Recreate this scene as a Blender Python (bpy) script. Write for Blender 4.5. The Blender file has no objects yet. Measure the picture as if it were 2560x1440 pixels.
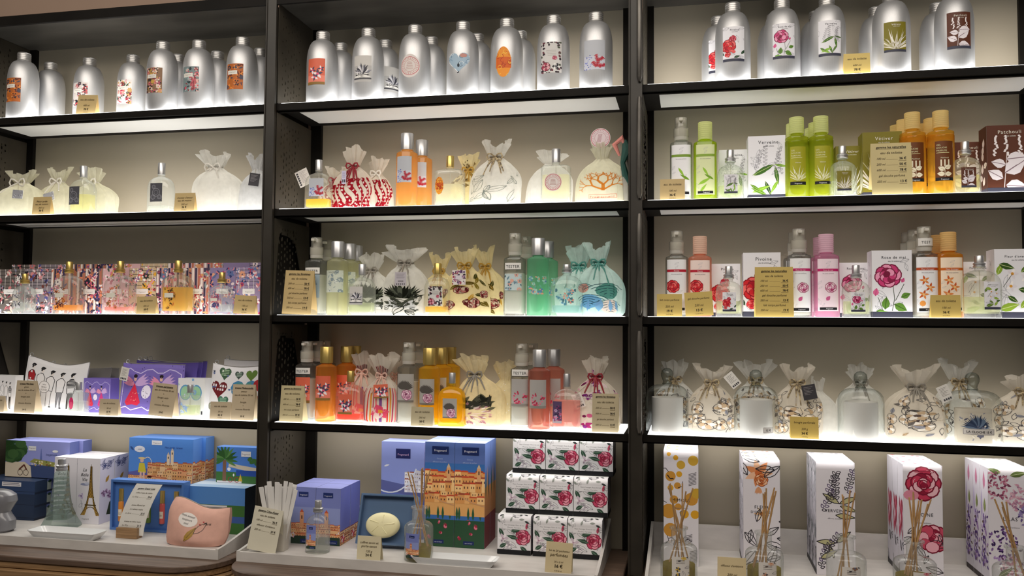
import bpy, math, random
from mathutils import Vector, Matrix
from mathutils.geometry import tessellate_polygon
sc = bpy.context.scene
COL = sc.collection
# ------------------------------------------------------------------ camera
F_PX = 2100.0
YAW, PITCH, ROLL = -.209, .0472, .0076
CAM = Vector((0, -1.9686, 1.5))
_cy, _sy, _cp, _sp, _cr, _sr = (math.cos(YAW), math.sin(YAW), math.cos(PITCH), math.sin(PITCH), math.cos(ROLL), math.sin(ROLL))
FWD = Vector((_sy*_cp, _cy*_cp, _sp))
_r0 = Vector((_cy, -_sy, 0)); _u0 = _r0.cross(FWD)
RGT = _cr*_r0 + _sr*_u0
UPV = -_sr*_r0 + _cr*_u0
cd = bpy.data.cameras.new('camera'); cam = bpy.data.objects.new('camera', cd); COL.objects.link(cam)
cd.sensor_width = 36; cd.lens = 36*F_PX/2560; cd.clip_start = .05
B = -FWD
cam.matrix_world = Matrix([[RGT.x, UPV.x, B.x, CAM.x], [RGT.y, UPV.y, B.y, CAM.y], [RGT.z, UPV.z, B.z, CAM.z], [0, 0, 0, 1]])
sc.camera = cam
def at(px, py, Y):                       # pixel -> point on the vertical plane y = Y
    d = FWD + RGT*((px-1280)/F_PX) + UPV*((720-py)/F_PX)
    return CAM + d*((Y-CAM.y)/d.y)
def atz(px, py, z):                      # pixel -> point on a level plane
    d = FWD + RGT*((px-1280)/F_PX) + UPV*((720-py)/F_PX)
    return CAM + d*((z-CAM.z)/d.z)
def proj(w):
    v = Vector(w)-CAM; z = v.dot(FWD)
    return 1280+F_PX*v.dot(RGT)/z, 720-F_PX*v.dot(UPV)/z
def xat(px, Y, z):                       # X of a point at depth Y, height z that shows in pixel column px
    X = at(px, 700, Y).x
    for _ in range(4):
        a = proj((X, Y, z))[0]; b = proj((X+.01, Y, z))[0]
        X += (px-a)/(b-a)*.01
    return X
# ------------------------------------------------------------------ world, room lamps, exposure
sc.view_settings.view_transform = 'Standard'; sc.view_settings.look = 'None'
sc.view_settings.exposure = 0.0; sc.view_settings.gamma = 1.0; sc.view_settings.use_curve_mapping = False
sc.cycles.transparent_max_bounces = 40; sc.cycles.max_bounces = 10; sc.cycles.diffuse_bounces = 4
sc.cycles.glossy_bounces = 4; sc.cycles.transmission_bounces = 8
sc.cycles.caustics_reflective = False; sc.cycles.caustics_refractive = False; sc.cycles.sample_clamp_indirect = 4
w = bpy.data.worlds.new('shop_ambient'); sc.world = w; w.use_nodes = True
w.node_tree.nodes['Background'].inputs[0].default_value = (1.0, .90, .80, 1)
w.node_tree.nodes['Background'].inputs[1].default_value = .055
def area(name, loc, rot, sx, sy, power, col):
    l = bpy.data.lights.new(name, 'AREA'); l.shape = 'RECTANGLE'; l.size = sx; l.size_y = sy; l.energy = power; l.color = col
    o = bpy.data.objects.new(name, l); COL.objects.link(o); o.location = loc; o.rotation_euler = rot
    return o
area('ceiling_lamp', (-.5, -1.65, 2.95), (math.radians(40), 0, 0), 3.6, 1.0, 52, (1, .92, .82))
PANEL = {1: 6.0, 2: 4.6, 3: 3.4, 4: 3.3}          # brightness of the lit shelf tops
UNDER = 3.2          # strip light under the lowest shelf
# ------------------------------------------------------------------ materials
def lin(c):
    if isinstance(c, str):
        c = c.lstrip('#'); c = [int(c[i:i+2], 16)/255 for i in (0, 2, 4)]
        return tuple((x/12.92 if x <= .04045 else ((x+.055)/1.055)**2.4) for x in c)
    return tuple(c)
MATS = {}
def newmat(name):
    m = bpy.data.materials.new(name); m.use_nodes = True; nt = m.node_tree; nt.nodes.clear()
    out = nt.nodes.new('ShaderNodeOutputMaterial'); MATS[name] = m
    return m, nt, out
def N(nt, t, **kw):
    n = nt.nodes.new('ShaderNode'+t)
    for k, v in kw.items(): setattr(n, k, v)
    return n
def pbr(name, col, rough=.5, metal=0, noise=0, scale=40, stretch=(1, 1, 1), col2=None, bump=0, spec=.5, aniso=0, coat=0):
    if name in MATS: return MATS[name]
    m, nt, out = newmat(name); b = N(nt, 'BsdfPrincipled'); c = lin(col)
    b.inputs['Base Color'].default_value = (*c, 1); b.inputs['Roughness'].default_value = rough
    b.inputs['Metallic'].default_value = metal; b.inputs['Specular IOR Level'].default_value = spec
    b.inputs['Anisotropic'].default_value = aniso; b.inputs['Coat Weight'].default_value = coat
    if noise or bump:
        tc = N(nt, 'TexCoord'); mp = N(nt, 'Mapping'); mp.inputs['Scale'].default_value = stretch
        nt.links.new(tc.outputs['Object'], mp.inputs['Vector'])
        no = N(nt, 'TexNoise'); no.inputs['Scale'].default_value = scale; no.inputs['Detail'].default_value = 6
        nt.links.new(mp.outputs[0], no.inputs['Vector'])
        if noise:
            mx = N(nt, 'Mix', data_type='RGBA'); mx.inputs[6].default_value = (*c, 1)
            c2 = lin(col2) if col2 else tuple(x*(1-noise) for x in c)
            mx.inputs[7].default_value = (*c2, 1)
            rp = N(nt, 'ValToRGB'); rp.color_ramp.elements[0].position = .35; rp.color_ramp.elements[1].position = .68
            nt.links.new(no.outputs[0], rp.inputs[0]); nt.links.new(rp.outputs[0], mx.inputs[0])
            nt.links.new(mx.outputs[2], b.inputs['Base Color'])
        if bump:
            bp = N(nt, 'Bump'); bp.inputs['Strength'].default_value = bump; bp.inputs['Distance'].default_value = .002
            nt.links.new(no.outputs[0], bp.inputs['Height']); nt.links.new(bp.outputs[0], b.inputs['Normal'])
    nt.links.new(b.outputs[0], out.inputs[0]); return m
def emit(name, col, s):
    m, nt, out = newmat(name); e = N(nt, 'Emission'); e.inputs[0].default_value = (*lin(col), 1); e.inputs[1].default_value = s
    nt.links.new(e.outputs[0], out.inputs[0]); return m
def printmat():
    m, nt, out = newmat('printed_paper'); b = N(nt, 'BsdfPrincipled'); a = N(nt, 'Attribute', attribute_name='Col')
    b.inputs['Roughness'].default_value = .5; b.inputs['Specular IOR Level'].default_value = .3
    nt.links.new(a.outputs['Color'], b.inputs['Base Color']); nt.links.new(b.outputs[0], out.inputs[0]); return m
def printthin():                          # ink on sheer cloth or film: light passes through it
    m, nt, out = newmat('printed_sheer'); a = N(nt, 'Attribute', attribute_name='Col')
    d = N(nt, 'BsdfDiffuse'); t = N(nt, 'BsdfTranslucent'); x = N(nt, 'MixShader'); x.inputs[0].default_value = .45
    for s in (d, t): nt.links.new(a.outputs['Color'], s.inputs[0])
    nt.links.new(d.outputs[0], x.inputs[1]); nt.links.new(t.outputs[0], x.inputs[2]); nt.links.new(x.outputs[0], out.inputs[0]); return m
def glass(name, tint='#fafbfa', edge='#d8dcda', rough=.03, body=0.0, bodycol='#ffffff', gl=1.0):
    """clear pane or bottle wall: sees through, reflects by Fresnel, darker where the wall is seen edge-on; body = milky share"""
    if name in MATS: return MATS[name]
    m, nt, out = newmat(name)
    lw = N(nt, 'LayerWeight'); lw.inputs[0].default_value = .28
    mx = N(nt, 'Mix', data_type='RGBA'); mx.inputs[6].default_value = (*lin(tint), 1); mx.inputs[7].default_value = (*lin(edge), 1)
    nt.links.new(lw.outputs['Facing'], mx.inputs[0])
    tr = N(nt, 'BsdfTransparent'); nt.links.new(mx.outputs[2], tr.inputs[0])
    last = tr
    if body:
        d = N(nt, 'BsdfDiffuse'); t = N(nt, 'BsdfTranslucent'); x = N(nt, 'MixShader'); x.inputs[0].default_value = .72
        for s in (d, t): s.inputs[0].default_value = (*lin(bodycol), 1)
        nt.links.new(d.outputs[0], x.inputs[1]); nt.links.new(t.outputs[0], x.inputs[2])
        y = N(nt, 'MixShader'); y.inputs[0].default_value = body
        nt.links.new(tr.outputs[0], y.inputs[1]); nt.links.new(x.outputs[0], y.inputs[2]); last = y
    if gl:
        g = N(nt, 'BsdfGlossy'); g.inputs['Roughness'].default_value = rough; g.inputs[0].default_value = (.8, .8, .8, 1)
        l2 = N(nt, 'LayerWeight'); l2.inputs[0].default_value = .5                      # 1 - cos: the same on both sides of a thin wall
        pw = N(nt, 'Math', operation='POWER'); nt.links.new(l2.outputs['Facing'], pw.inputs[0]); pw.inputs[1].default_value = 4.0
        fr = N(nt, 'Math', operation='MULTIPLY_ADD'); nt.links.new(pw.outputs[0], fr.inputs[0]); fr.inputs[1].default_value = .62; fr.inputs[2].default_value = .035
        z = N(nt, 'MixShader'); nt.links.new(fr.outputs[0], z.inputs[0])
        nt.links.new(last.outputs[0], z.inputs[1]); nt.links.new(g.outputs[0], z.inputs[2]); last = z
    nt.links.new(last.outputs[0], out.inputs[0]); return m
def cloth(name, col, clear=.25, rough=1):  # organza: part see-through, part scattering
    if name in MATS: return MATS[name]
    m, nt, out = newmat(name); c = (*lin(col), 1)
    tr = N(nt, 'BsdfTransparent'); d = N(nt, 'BsdfDiffuse'); t = N(nt, 'BsdfTranslucent')
    d.inputs[0].default_value = c; t.inputs[0].default_value = c
    x = N(nt, 'MixShader'); x.inputs[0].default_value = .5; nt.links.new(d.outputs[0], x.inputs[1]); nt.links.new(t.outputs[0], x.inputs[2])
    tc = N(nt, 'TexCoord'); no = N(nt, 'TexNoise'); no.inputs['Scale'].default_value = 55; no.inputs['Detail'].default_value = 4
    nt.links.new(tc.outputs['Object'], no.inputs['Vector'])
    ma = N(nt, 'MapRange'); ma.inputs[1].default_value = .3; ma.inputs[2].default_value = .7; ma.inputs[3].default_value = 1-clear*1.5; ma.inputs[4].default_value = 1-clear*.5
    nt.links.new(no.outputs[0], ma.inputs[0])
    y = N(nt, 'MixShader'); nt.links.new(ma.outputs[0], y.inputs[0]); nt.links.new(tr.outputs[0], y.inputs[1]); nt.links.new(x.outputs[0], y.inputs[2])
    nt.links.new(y.outputs[0], out.inputs[0]); return m
PRINT = printmat(); SHEER = printthin()
ALU = pbr('brushed_aluminium', (.56, .56, .57), .46, .7, noise=.08, scale=30, stretch=(60, 60, .6), aniso=.2)
ALUCAP = pbr('aluminium_cap', (.50, .49, .48), .4, .7)
CHROME = pbr('silver_metal', (.52, .52, .53), .32, .7)
GOLD = pbr('gold_metal', (.62, .45, .14), .3, .75)
DARK = pbr('dark_bronze_metal', (.0075, .006, .0045), .6, 0, noise=.5, scale=9, col2=(.004, .003, .0022), spec=.14)
PIERCED = pbr('pierced_bronze_sheet', (.048, .040, .029), .5, 0, noise=.3, scale=14, spec=.3)
SOFFIT = pbr('soffit_metal', (.085, .078, .068), .36, .5, noise=.4, scale=6, stretch=(1, 4, 1))
BACK = pbr('cream_back_panel', (.31, .27, .205), .6, noise=.06, scale=3)
WHITEP = pbr('white_panel', (.78, .77, .75), .45)
ROOMW = pbr('pink_beige_wall', (.34, .235, .175), .8, noise=.05, scale=5)
WOOD = pbr('brown_wood', (.155, .100, .070), .48, noise=.5, scale=6, stretch=(1.2, 26, 20), col2=(.085, .055, .04), bump=.15)
WOODL = pbr('oak_edge', (.36, .215, .105), .45, noise=.4, scale=7, stretch=(1.5, 30, 30), col2=(.22, .13, .06), bump=.1)
TRAY = pbr('worn_white_lacquer', (.66, .63, .60), .42, noise=.12, scale=14, stretch=(1, 3, 3))
LITP = {i: emit(f'lit_shelf_panel_{i}', (1, .985, .95), PANEL[i]) for i in PANEL}
LITU = emit('under_shelf_strip', (1, .96, .88), UNDER)
WHITE = pbr('white_card', (.82, .82, .82), .5)
WPLASTIC = cloth('white_plastic', '#eeebe4', .0)
BLACKC = pbr('black_card', (.02, .02, .022), .5)
GLASS = glass('clear_glass', body=.15, bodycol='#f6f7f4')
CLEARP = glass('clear_plastic_cap', '#f2f2ee', '#c4c4be', .08, .30, '#f4f2ec')
REED = pbr('rattan_reed', (.52, .30, .12), .6, noise=.3, scale=60)
CANDLE = pbr('white_candle_glass', (.72, .70, .67), .35)
SOAP = pbr('cream_soap', (.80, .74, .45), .5, noise=.12, scale=14, bump=.2)
# ------------------------------------------------------------------ mesh helpers
class MB:
    def __init__(s): s.v = []; s.f = []
    def add(s, vs, fs):
        n = len(s.v); s.v += [tuple(p) for p in vs]; s.f += [tuple(i+n for i in f) for f in fs]; return s
    def box(s, x0, y0, z0, x1, y1, z1):
        return s.add([(x0, y0, z0), (x1, y0, z0), (x1, y1, z0), (x0, y1, z0), (x0, y0, z1), (x1, y0, z1), (x1, y1, z1), (x0, y1, z1)],
                     [(0, 3, 2, 1), (4, 5, 6, 7), (0, 1, 5, 4), (1, 2, 6, 5), (2, 3, 7, 6), (3, 0, 4, 7)])
    def loft(s, rings, cap0=True, cap1=True):
        n = len(rings[0]); vs = [p for r in rings for p in r]; fs = []
        for i in range(len(rings)-1):
            for j in range(n):
                k = (j+1) % n; fs.append((i*n+j, i*n+k, (i+1)*n+k, (i+1)*n+j))
        if cap0: fs.append(tuple(reversed(range(n))))
        if cap1: fs.append(tuple((len(rings)-1)*n+j for j in range(n)))
        return s.add(vs, fs)
    def lathe(s, prof, seg=28, cx=0, cy=0, cap0=True, cap1=True):
        return s.loft([[(cx+r*math.cos(2*math.pi*j/seg), cy+r*math.sin(2*math.pi*j/seg), z) for j in range(seg)] for r, z in prof], cap0, cap1)
    def tube(s, pts, r, seg=6):
        pts = [Vector(p) for p in pts]; rings = []
        for i, p in enumerate(pts):
            t = (pts[min(i+1, len(pts)-1)]-pts[max(i-1, 0)]).normalized()
            a = t.cross(Vector((.13, .9, .31))).normalized(); b = t.cross(a); rr = r[i] if isinstance(r, list) else r
            rings.append([tuple(p+(a*math.cos(2*math.pi*j/seg)+b*math.sin(2*math.pi*j/seg))*rr) for j in range(seg)])
        return s.loft(rings)
    def mesh(s, name, mat, smooth=True):
        m = bpy.data.meshes.new(name); m.from_pydata(s.v, [], s.f); m.materials.append(mat)
        if smooth:
            m.polygons.foreach_set('use_smooth', [True]*len(m.polygons))
            m.set_sharp_from_angle(angle=math.radians(38))
        m.update(); return m
def se(w, d, n, seg=32, z=0, cx=0, cy=0):
    o = []
    for j in range(seg):
        a = 2*math.pi*j/seg; c, s_ = math.cos(a), math.sin(a)
        o.append((cx+w/2*math.copysign(abs(c)**(2/n), c), cy+d/2*math.copysign(abs(s_)**(2/n), s_), z))
    return o
def obj(name, mesh, parent=None, loc=(0, 0, 0), rz=0):
    o = bpy.data.objects.new(name, mesh); COL.objects.link(o); o.parent = parent; o.location = loc; o.rotation_euler = (0, 0, rz); return o
def tag(o, label, cat, group=None):
    o['label'] = label; o['category'] = cat
    if group: o['group'] = group
    return o
def spawn(kit, name, label, cat, loc, rz=0, group=None, rx=0, ry=0):
    """kit = [(part name, mesh, [sub-parts])]; a fresh Empty with one object per part, mesh data shared"""
    r = bpy.data.objects.new(name, None); COL.objects.link(r); r.empty_display_size = .02
    r.location = loc; r.rotation_euler = (rx, ry, rz); tag(r, label, cat, group)
    for it in kit:
        o = obj(it[0], it[1], r)
        for sub in (it[2] if len(it) > 2 else []): obj(sub[0], sub[1], o)
    return r
def structure(name, mesh): o = obj(name, mesh); o['kind'] = 'structure'; return o
# ------------------------------------------------------------------ lettering: glyph outlines as triangles
GL = {}
def load_glyphs(chars):
    objs = []
    def mk(body):
        c = bpy.data.curves.new('g', 'FONT'); c.body = body; c.size = 1; c.resolution_u = 2; c.fill_mode = 'FRONT'
        o = bpy.data.objects.new('g', c); COL.objects.link(o); objs.append(o); return o
    hh = mk('HH'); pairs = [(ch, mk(ch), mk('H'+ch+'H')) for ch in chars]
    dg = bpy.context.evaluated_depsgraph_get(); dg.update()
    def data(o):
        e = o.evaluated_get(dg); m = e.to_mesh(); m.calc_loop_triangles()
        vs = [(v.co.x, v.co.y) for v in m.vertices]; ts = [tuple(t.vertices) for t in m.loop_triangles]; e.to_mesh_clear(); return vs, ts
    def wid(o): vs, _ = data(o); return max(v[0] for v in vs)-min(v[0] for v in vs)
    w0 = wid(hh)
    for ch, a, b in pairs: vs, ts = data(a); GL[ch] = ([[vs[i] for i in t] for t in ts], wid(b)-w0)
    GL[' '] = ([], .26)
    for o in objs:
        c = o.data; bpy.data.objects.remove(o); bpy.data.curves.remove(c)
load_glyphs("ABCDEFGHIJKLMNOPQRSTUVWXYZabcdefghijklmnopqrstuvwxyz0123456789€.,'+/éêèôâ-&")
# ------------------------------------------------------------------ flat printed artwork, drawn in millimetres as thin coloured pieces
def clip(poly, ax, lim, keep_less):
    out = []; n = len(poly)
    for i in range(n):
        a, b = poly[i], poly[(i+1) % n]
        ia = (a[ax] <= lim) if keep_less else (a[ax] >= lim); ib = (b[ax] <= lim) if keep_less else (b[ax] >= lim)
        if ia: out.append(a)
        if ia != ib:
            t = (lim-a[ax])/(b[ax]-a[ax]); out.append((a[0]+(b[0]-a[0])*t, a[1]+(b[1]-a[1])*t))
    return out
class Art:
    def __init__(s, w, h, bg=None, seed=1, mask=None):
        s.w = w; s.h = h; s.P = []; s.k = 0; s.r = random.Random(seed); s.mask = mask
        if bg: s.add([(0, 0), (w, 0), (w, h), (0, h)] if not mask else mask, bg, 0)
    def add(s, poly, c, L=None):
        if L is None: s.k += 1; L = 1+(s.k % 60)
        elif L >= 17: L += 46
        s.P.append((poly, lin(c), L)); return s
    def rect(s, x, y, w, h, c, L=None): return s.add([(x, y), (x+w, y), (x+w, y+h), (x, y+h)], c, L)
    def ell(s, x, y, rx, ry, c, n=12, rot=0, L=None):
        cr, sr = math.cos(rot), math.sin(rot)
        return s.add([(x+rx*math.cos(t)*cr-ry*math.sin(t)*sr, y+rx*math.cos(t)*sr+ry*math.sin(t)*cr) for t in [2*math.pi*i/n for i in range(n)]], c, L)
    def line(s, pts, wd, c, L=None):
        if L is None: s.k += 1; L = 1+(s.k % 60)
        elif L >= 17: L += 46
        for a, b in zip(pts, pts[1:]):
            dx, dy = b[0]-a[0], b[1]-a[1]; l = math.hypot(dx, dy) or 1; nx, ny = -dy/l*wd/2, dx/l*wd/2
            s.P.append(([(a[0]+nx, a[1]+ny), (a[0]-nx, a[1]-ny), (b[0]-nx, b[1]-ny), (b[0]+nx, b[1]+ny)], lin(c), L))
        return s
    def arc(s, x, y, r, a0, a1, wd, c, n=7, ry=None, L=None):
        return s.line([(x+r*math.cos(a0+(a1-a0)*i/n), y+(ry or r)*math.sin(a0+(a1-a0)*i/n)) for i in range(n+1)], wd, c, L)
    def ring(s, x, y, r, wd, c, n=24): return s.arc(x, y, r, 0, 2*math.pi, wd, c, n)
    def leaf(s, x, y, L, W, a, c, vein=None):
        ca, sa = math.cos(a), math.sin(a); o = [(0, 0), (.25, .42), (.5, .5), (.75, .3), (1, 0), (.75, -.3), (.5, -.5), (.25, -.42)]
        s.add([(x+p*L*ca-q*W*sa, y+p*L*sa+q*W*ca) for p, q in o], c)
        if vein: s.line([(x, y), (x+L*.95*ca, y+L*.95*sa)], max(.25, W*.07), vein)
        return s
    def outleaf(s, x, y, L, W, a, wd, c):
        ca, sa = math.cos(a), math.sin(a); o = [(0, 0), (.25, .4), (.5, .5), (.75, .3), (1, 0), (.75, -.3), (.5, -.5), (.25, -.4), (0, 0)]
        return s.line([(x+p*L*ca-q*W*sa, y+p*L*sa+q*W*ca) for p, q in o], wd, c)
    def flower(s, x, y, r, n, c, c2=None, mid=None, wide=.75, rot=0):
        for i in range(n):
            a = rot+2*math.pi*i/n; s.leaf(x, y, r, r*wide, a, c if (i % 2 or not c2) else c2)
        if mid: s.ell(x, y, r*.26, r*.26, mid, 8)
        return s
    def bloom(s, x, y, r, dark, base, light, line_=None):     # many-petalled rose or peony, petals edged
        for q, n, big in ((.60, 8, .44), (.36, 7, .34), (.16, 4, .24)):
            o = s.r.random()*6.28
            for i in range(n):
                a = o+2*math.pi*i/n; k = .9+.25*s.r.random(); px, py = x+r*q*math.cos(a), y+r*q*.94*math.sin(a)
                s.ell(px, py, r*big*.86*k, r*big*k, line_ or dark, 10, a)
                s.ell(px-r*.03*math.cos(a), py-r*.03*math.sin(a), r*big*.74*k, r*big*.88*k, (base, light, base, dark)[(i+n) % 4] if q < .6 else (base, light)[i % 2], 10, a)
                if i % 2: s.arc(px, py, r*big*.5, a-.9, a+.9, r*.03, light, 4)
        s.ell(x, y, r*.12, r*.10, dark, 8); s.arc(x, y, r*.2, .4, 4.4, r*.05, line_ or dark, 7)
        return s
    def sketch(s, n, wd, c, x0=0, y0=0, x1=None, y1=None, size=None):  # fine leaf outlines over the ground
        x1 = x1 or s.w; y1 = y1 or s.h; size = size or s.w*.3
        for i in range(n):
            x, y, a = x0+s.r.random()*(x1-x0), y0+s.r.random()*(y1-y0), s.r.random()*6.28; L = size*(.6+.7*s.r.random())
            s.outleaf(x, y, L, L*.4, a, wd, c)
            s.line([(x, y), (x+L*math.cos(a), y+L*math.sin(a))], wd, c)
        return s
    def scatter(s, n, cols, r0, r1, lines=None):
        for i in range(n):
            x, y, r, k = s.r.random()*s.w, s.r.random()*s.h, r0+(r1-r0)*s.r.random(), s.r.random(); c = s.r.choice(cols); c2 = s.r.choice(cols)
            if k < .38: s.flower(x, y, r, s.r.choice((5, 6, 7)), c, c2, s.r.choice(cols), .7, s.r.random()*3)
            elif k < .8: s.leaf(x, y, r*1.6, r*.55, s.r.random()*6.28, c, lines)
            else: s.ell(x, y, r*.5, r*.4, c, 9, s.r.random()*3)
        return s
    def text(s, t, x, y, size, c, align='c', it=0, bold=0, track=0, L=66, xs=1.0):
        wt = sum((GL[ch][1]+track) for ch in t if ch in GL)*size*xs; X = x-(wt/2 if align == 'c' else wt if align == 'r' else 0)
        for ch in t:
            if ch not in GL: continue
            for tri in GL[ch][0]:
                for b in ((0, bold) if bold else (0,)):
                    s.P.append(([(X+(p[0]*xs+p[1]*it)*size+b, y+p[1]*size) for p in tri], lin(c), L+(.5 if b else 0)))
            X += (GL[ch][1]+track)*size*xs
        return s
    def mesh(s, name, f, step=None, vstep=None, mat=None, base=.00018, eps=.0000085):
        vs, fs, cs = [], [], []
        for poly, c, L in s.P:
            for ax, lim, kl in ((0, 0, 0), (0, s.w, 1), (1, 0, 0), (1, s.h, 1)):
                if len(poly) < 3: break
                if any((p[ax] > lim) if kl else (p[ax] < lim) for p in poly): poly = clip(poly, ax, lim, kl)
            if len(poly) < 3: continue
            if s.mask and L > 0:
                cx = sum(p[0] for p in poly)/len(poly); cy = sum(p[1] for p in poly)/len(poly)
                if not inside(s.mask, cx, cy): continue
            pieces = [poly]
            for ax, st in ((0, step), (1, vstep)):
                if not st: continue
                nxt = []
                for q in pieces:
                    lo, hi = min(p[ax] for p in q), max(p[ax] for p in q); k0, k1 = math.floor(lo/st), math.ceil(hi/st)
                    if k1-k0 <= 1: nxt.append(q); continue
                    for k in range(k0, k1):
                        t = clip(clip(q, ax, k*st, False), ax, (k+1)*st, True)
                        if len(t) >= 3: nxt.append(t)
                pieces = nxt
            off = base+eps*L
            for q in pieces:
                n = len(vs); vs += [f(p[0]*.001, p[1]*.001, off) for p in q]; fs.append(tuple(range(n, n+len(q)))); cs.append(c)
        m = bpy.data.meshes.new(name); m.from_pydata(vs, [], fs); at_ = m.color_attributes.new('Col', 'FLOAT_COLOR', 'CORNER')
        flat = []
        for q, c in zip(fs, cs): flat += [c[0], c[1], c[2], 1.0]*len(q)
        at_.data.foreach_set('color', flat); m.materials.append(mat or PRINT); m.update(); return m
def inside(poly, x, y):
    r = False; n = len(poly)
    for i in range(n):
        a, b = poly[i], poly[i-1]
        if (a[1] > y) != (b[1] > y) and x < (b[0]-a[0])*(y-a[1])/(b[1]-a[1])+a[0]: r = not r
    return r
# surface maps: (u, v) in metres of the sheet, off = lift from the surface
def m_front(x0, y, z0): return lambda u, v, o: (x0+u, y-o, z0+v)
def m_right(x, y0, z0): return lambda u, v, o: (x+o, y0+u, z0+v)
def m_left(x, y0, z0): return lambda u, v, o: (x-o, y0-u, z0+v)
def m_top(x0, y0, z): return lambda u, v, o: (x0+u, y0+v, z+o)
def m_curve(cx, z0, w, d, n):            # wraps the front of a superellipse bottle; u centred on cx
    def f(u, v, o):
        x = cx+u; q = min(.999, abs(x)/(w/2)); return (x, -(d/2)*(1-q**n)**(1/n)-o, z0+v)
    return f
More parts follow.
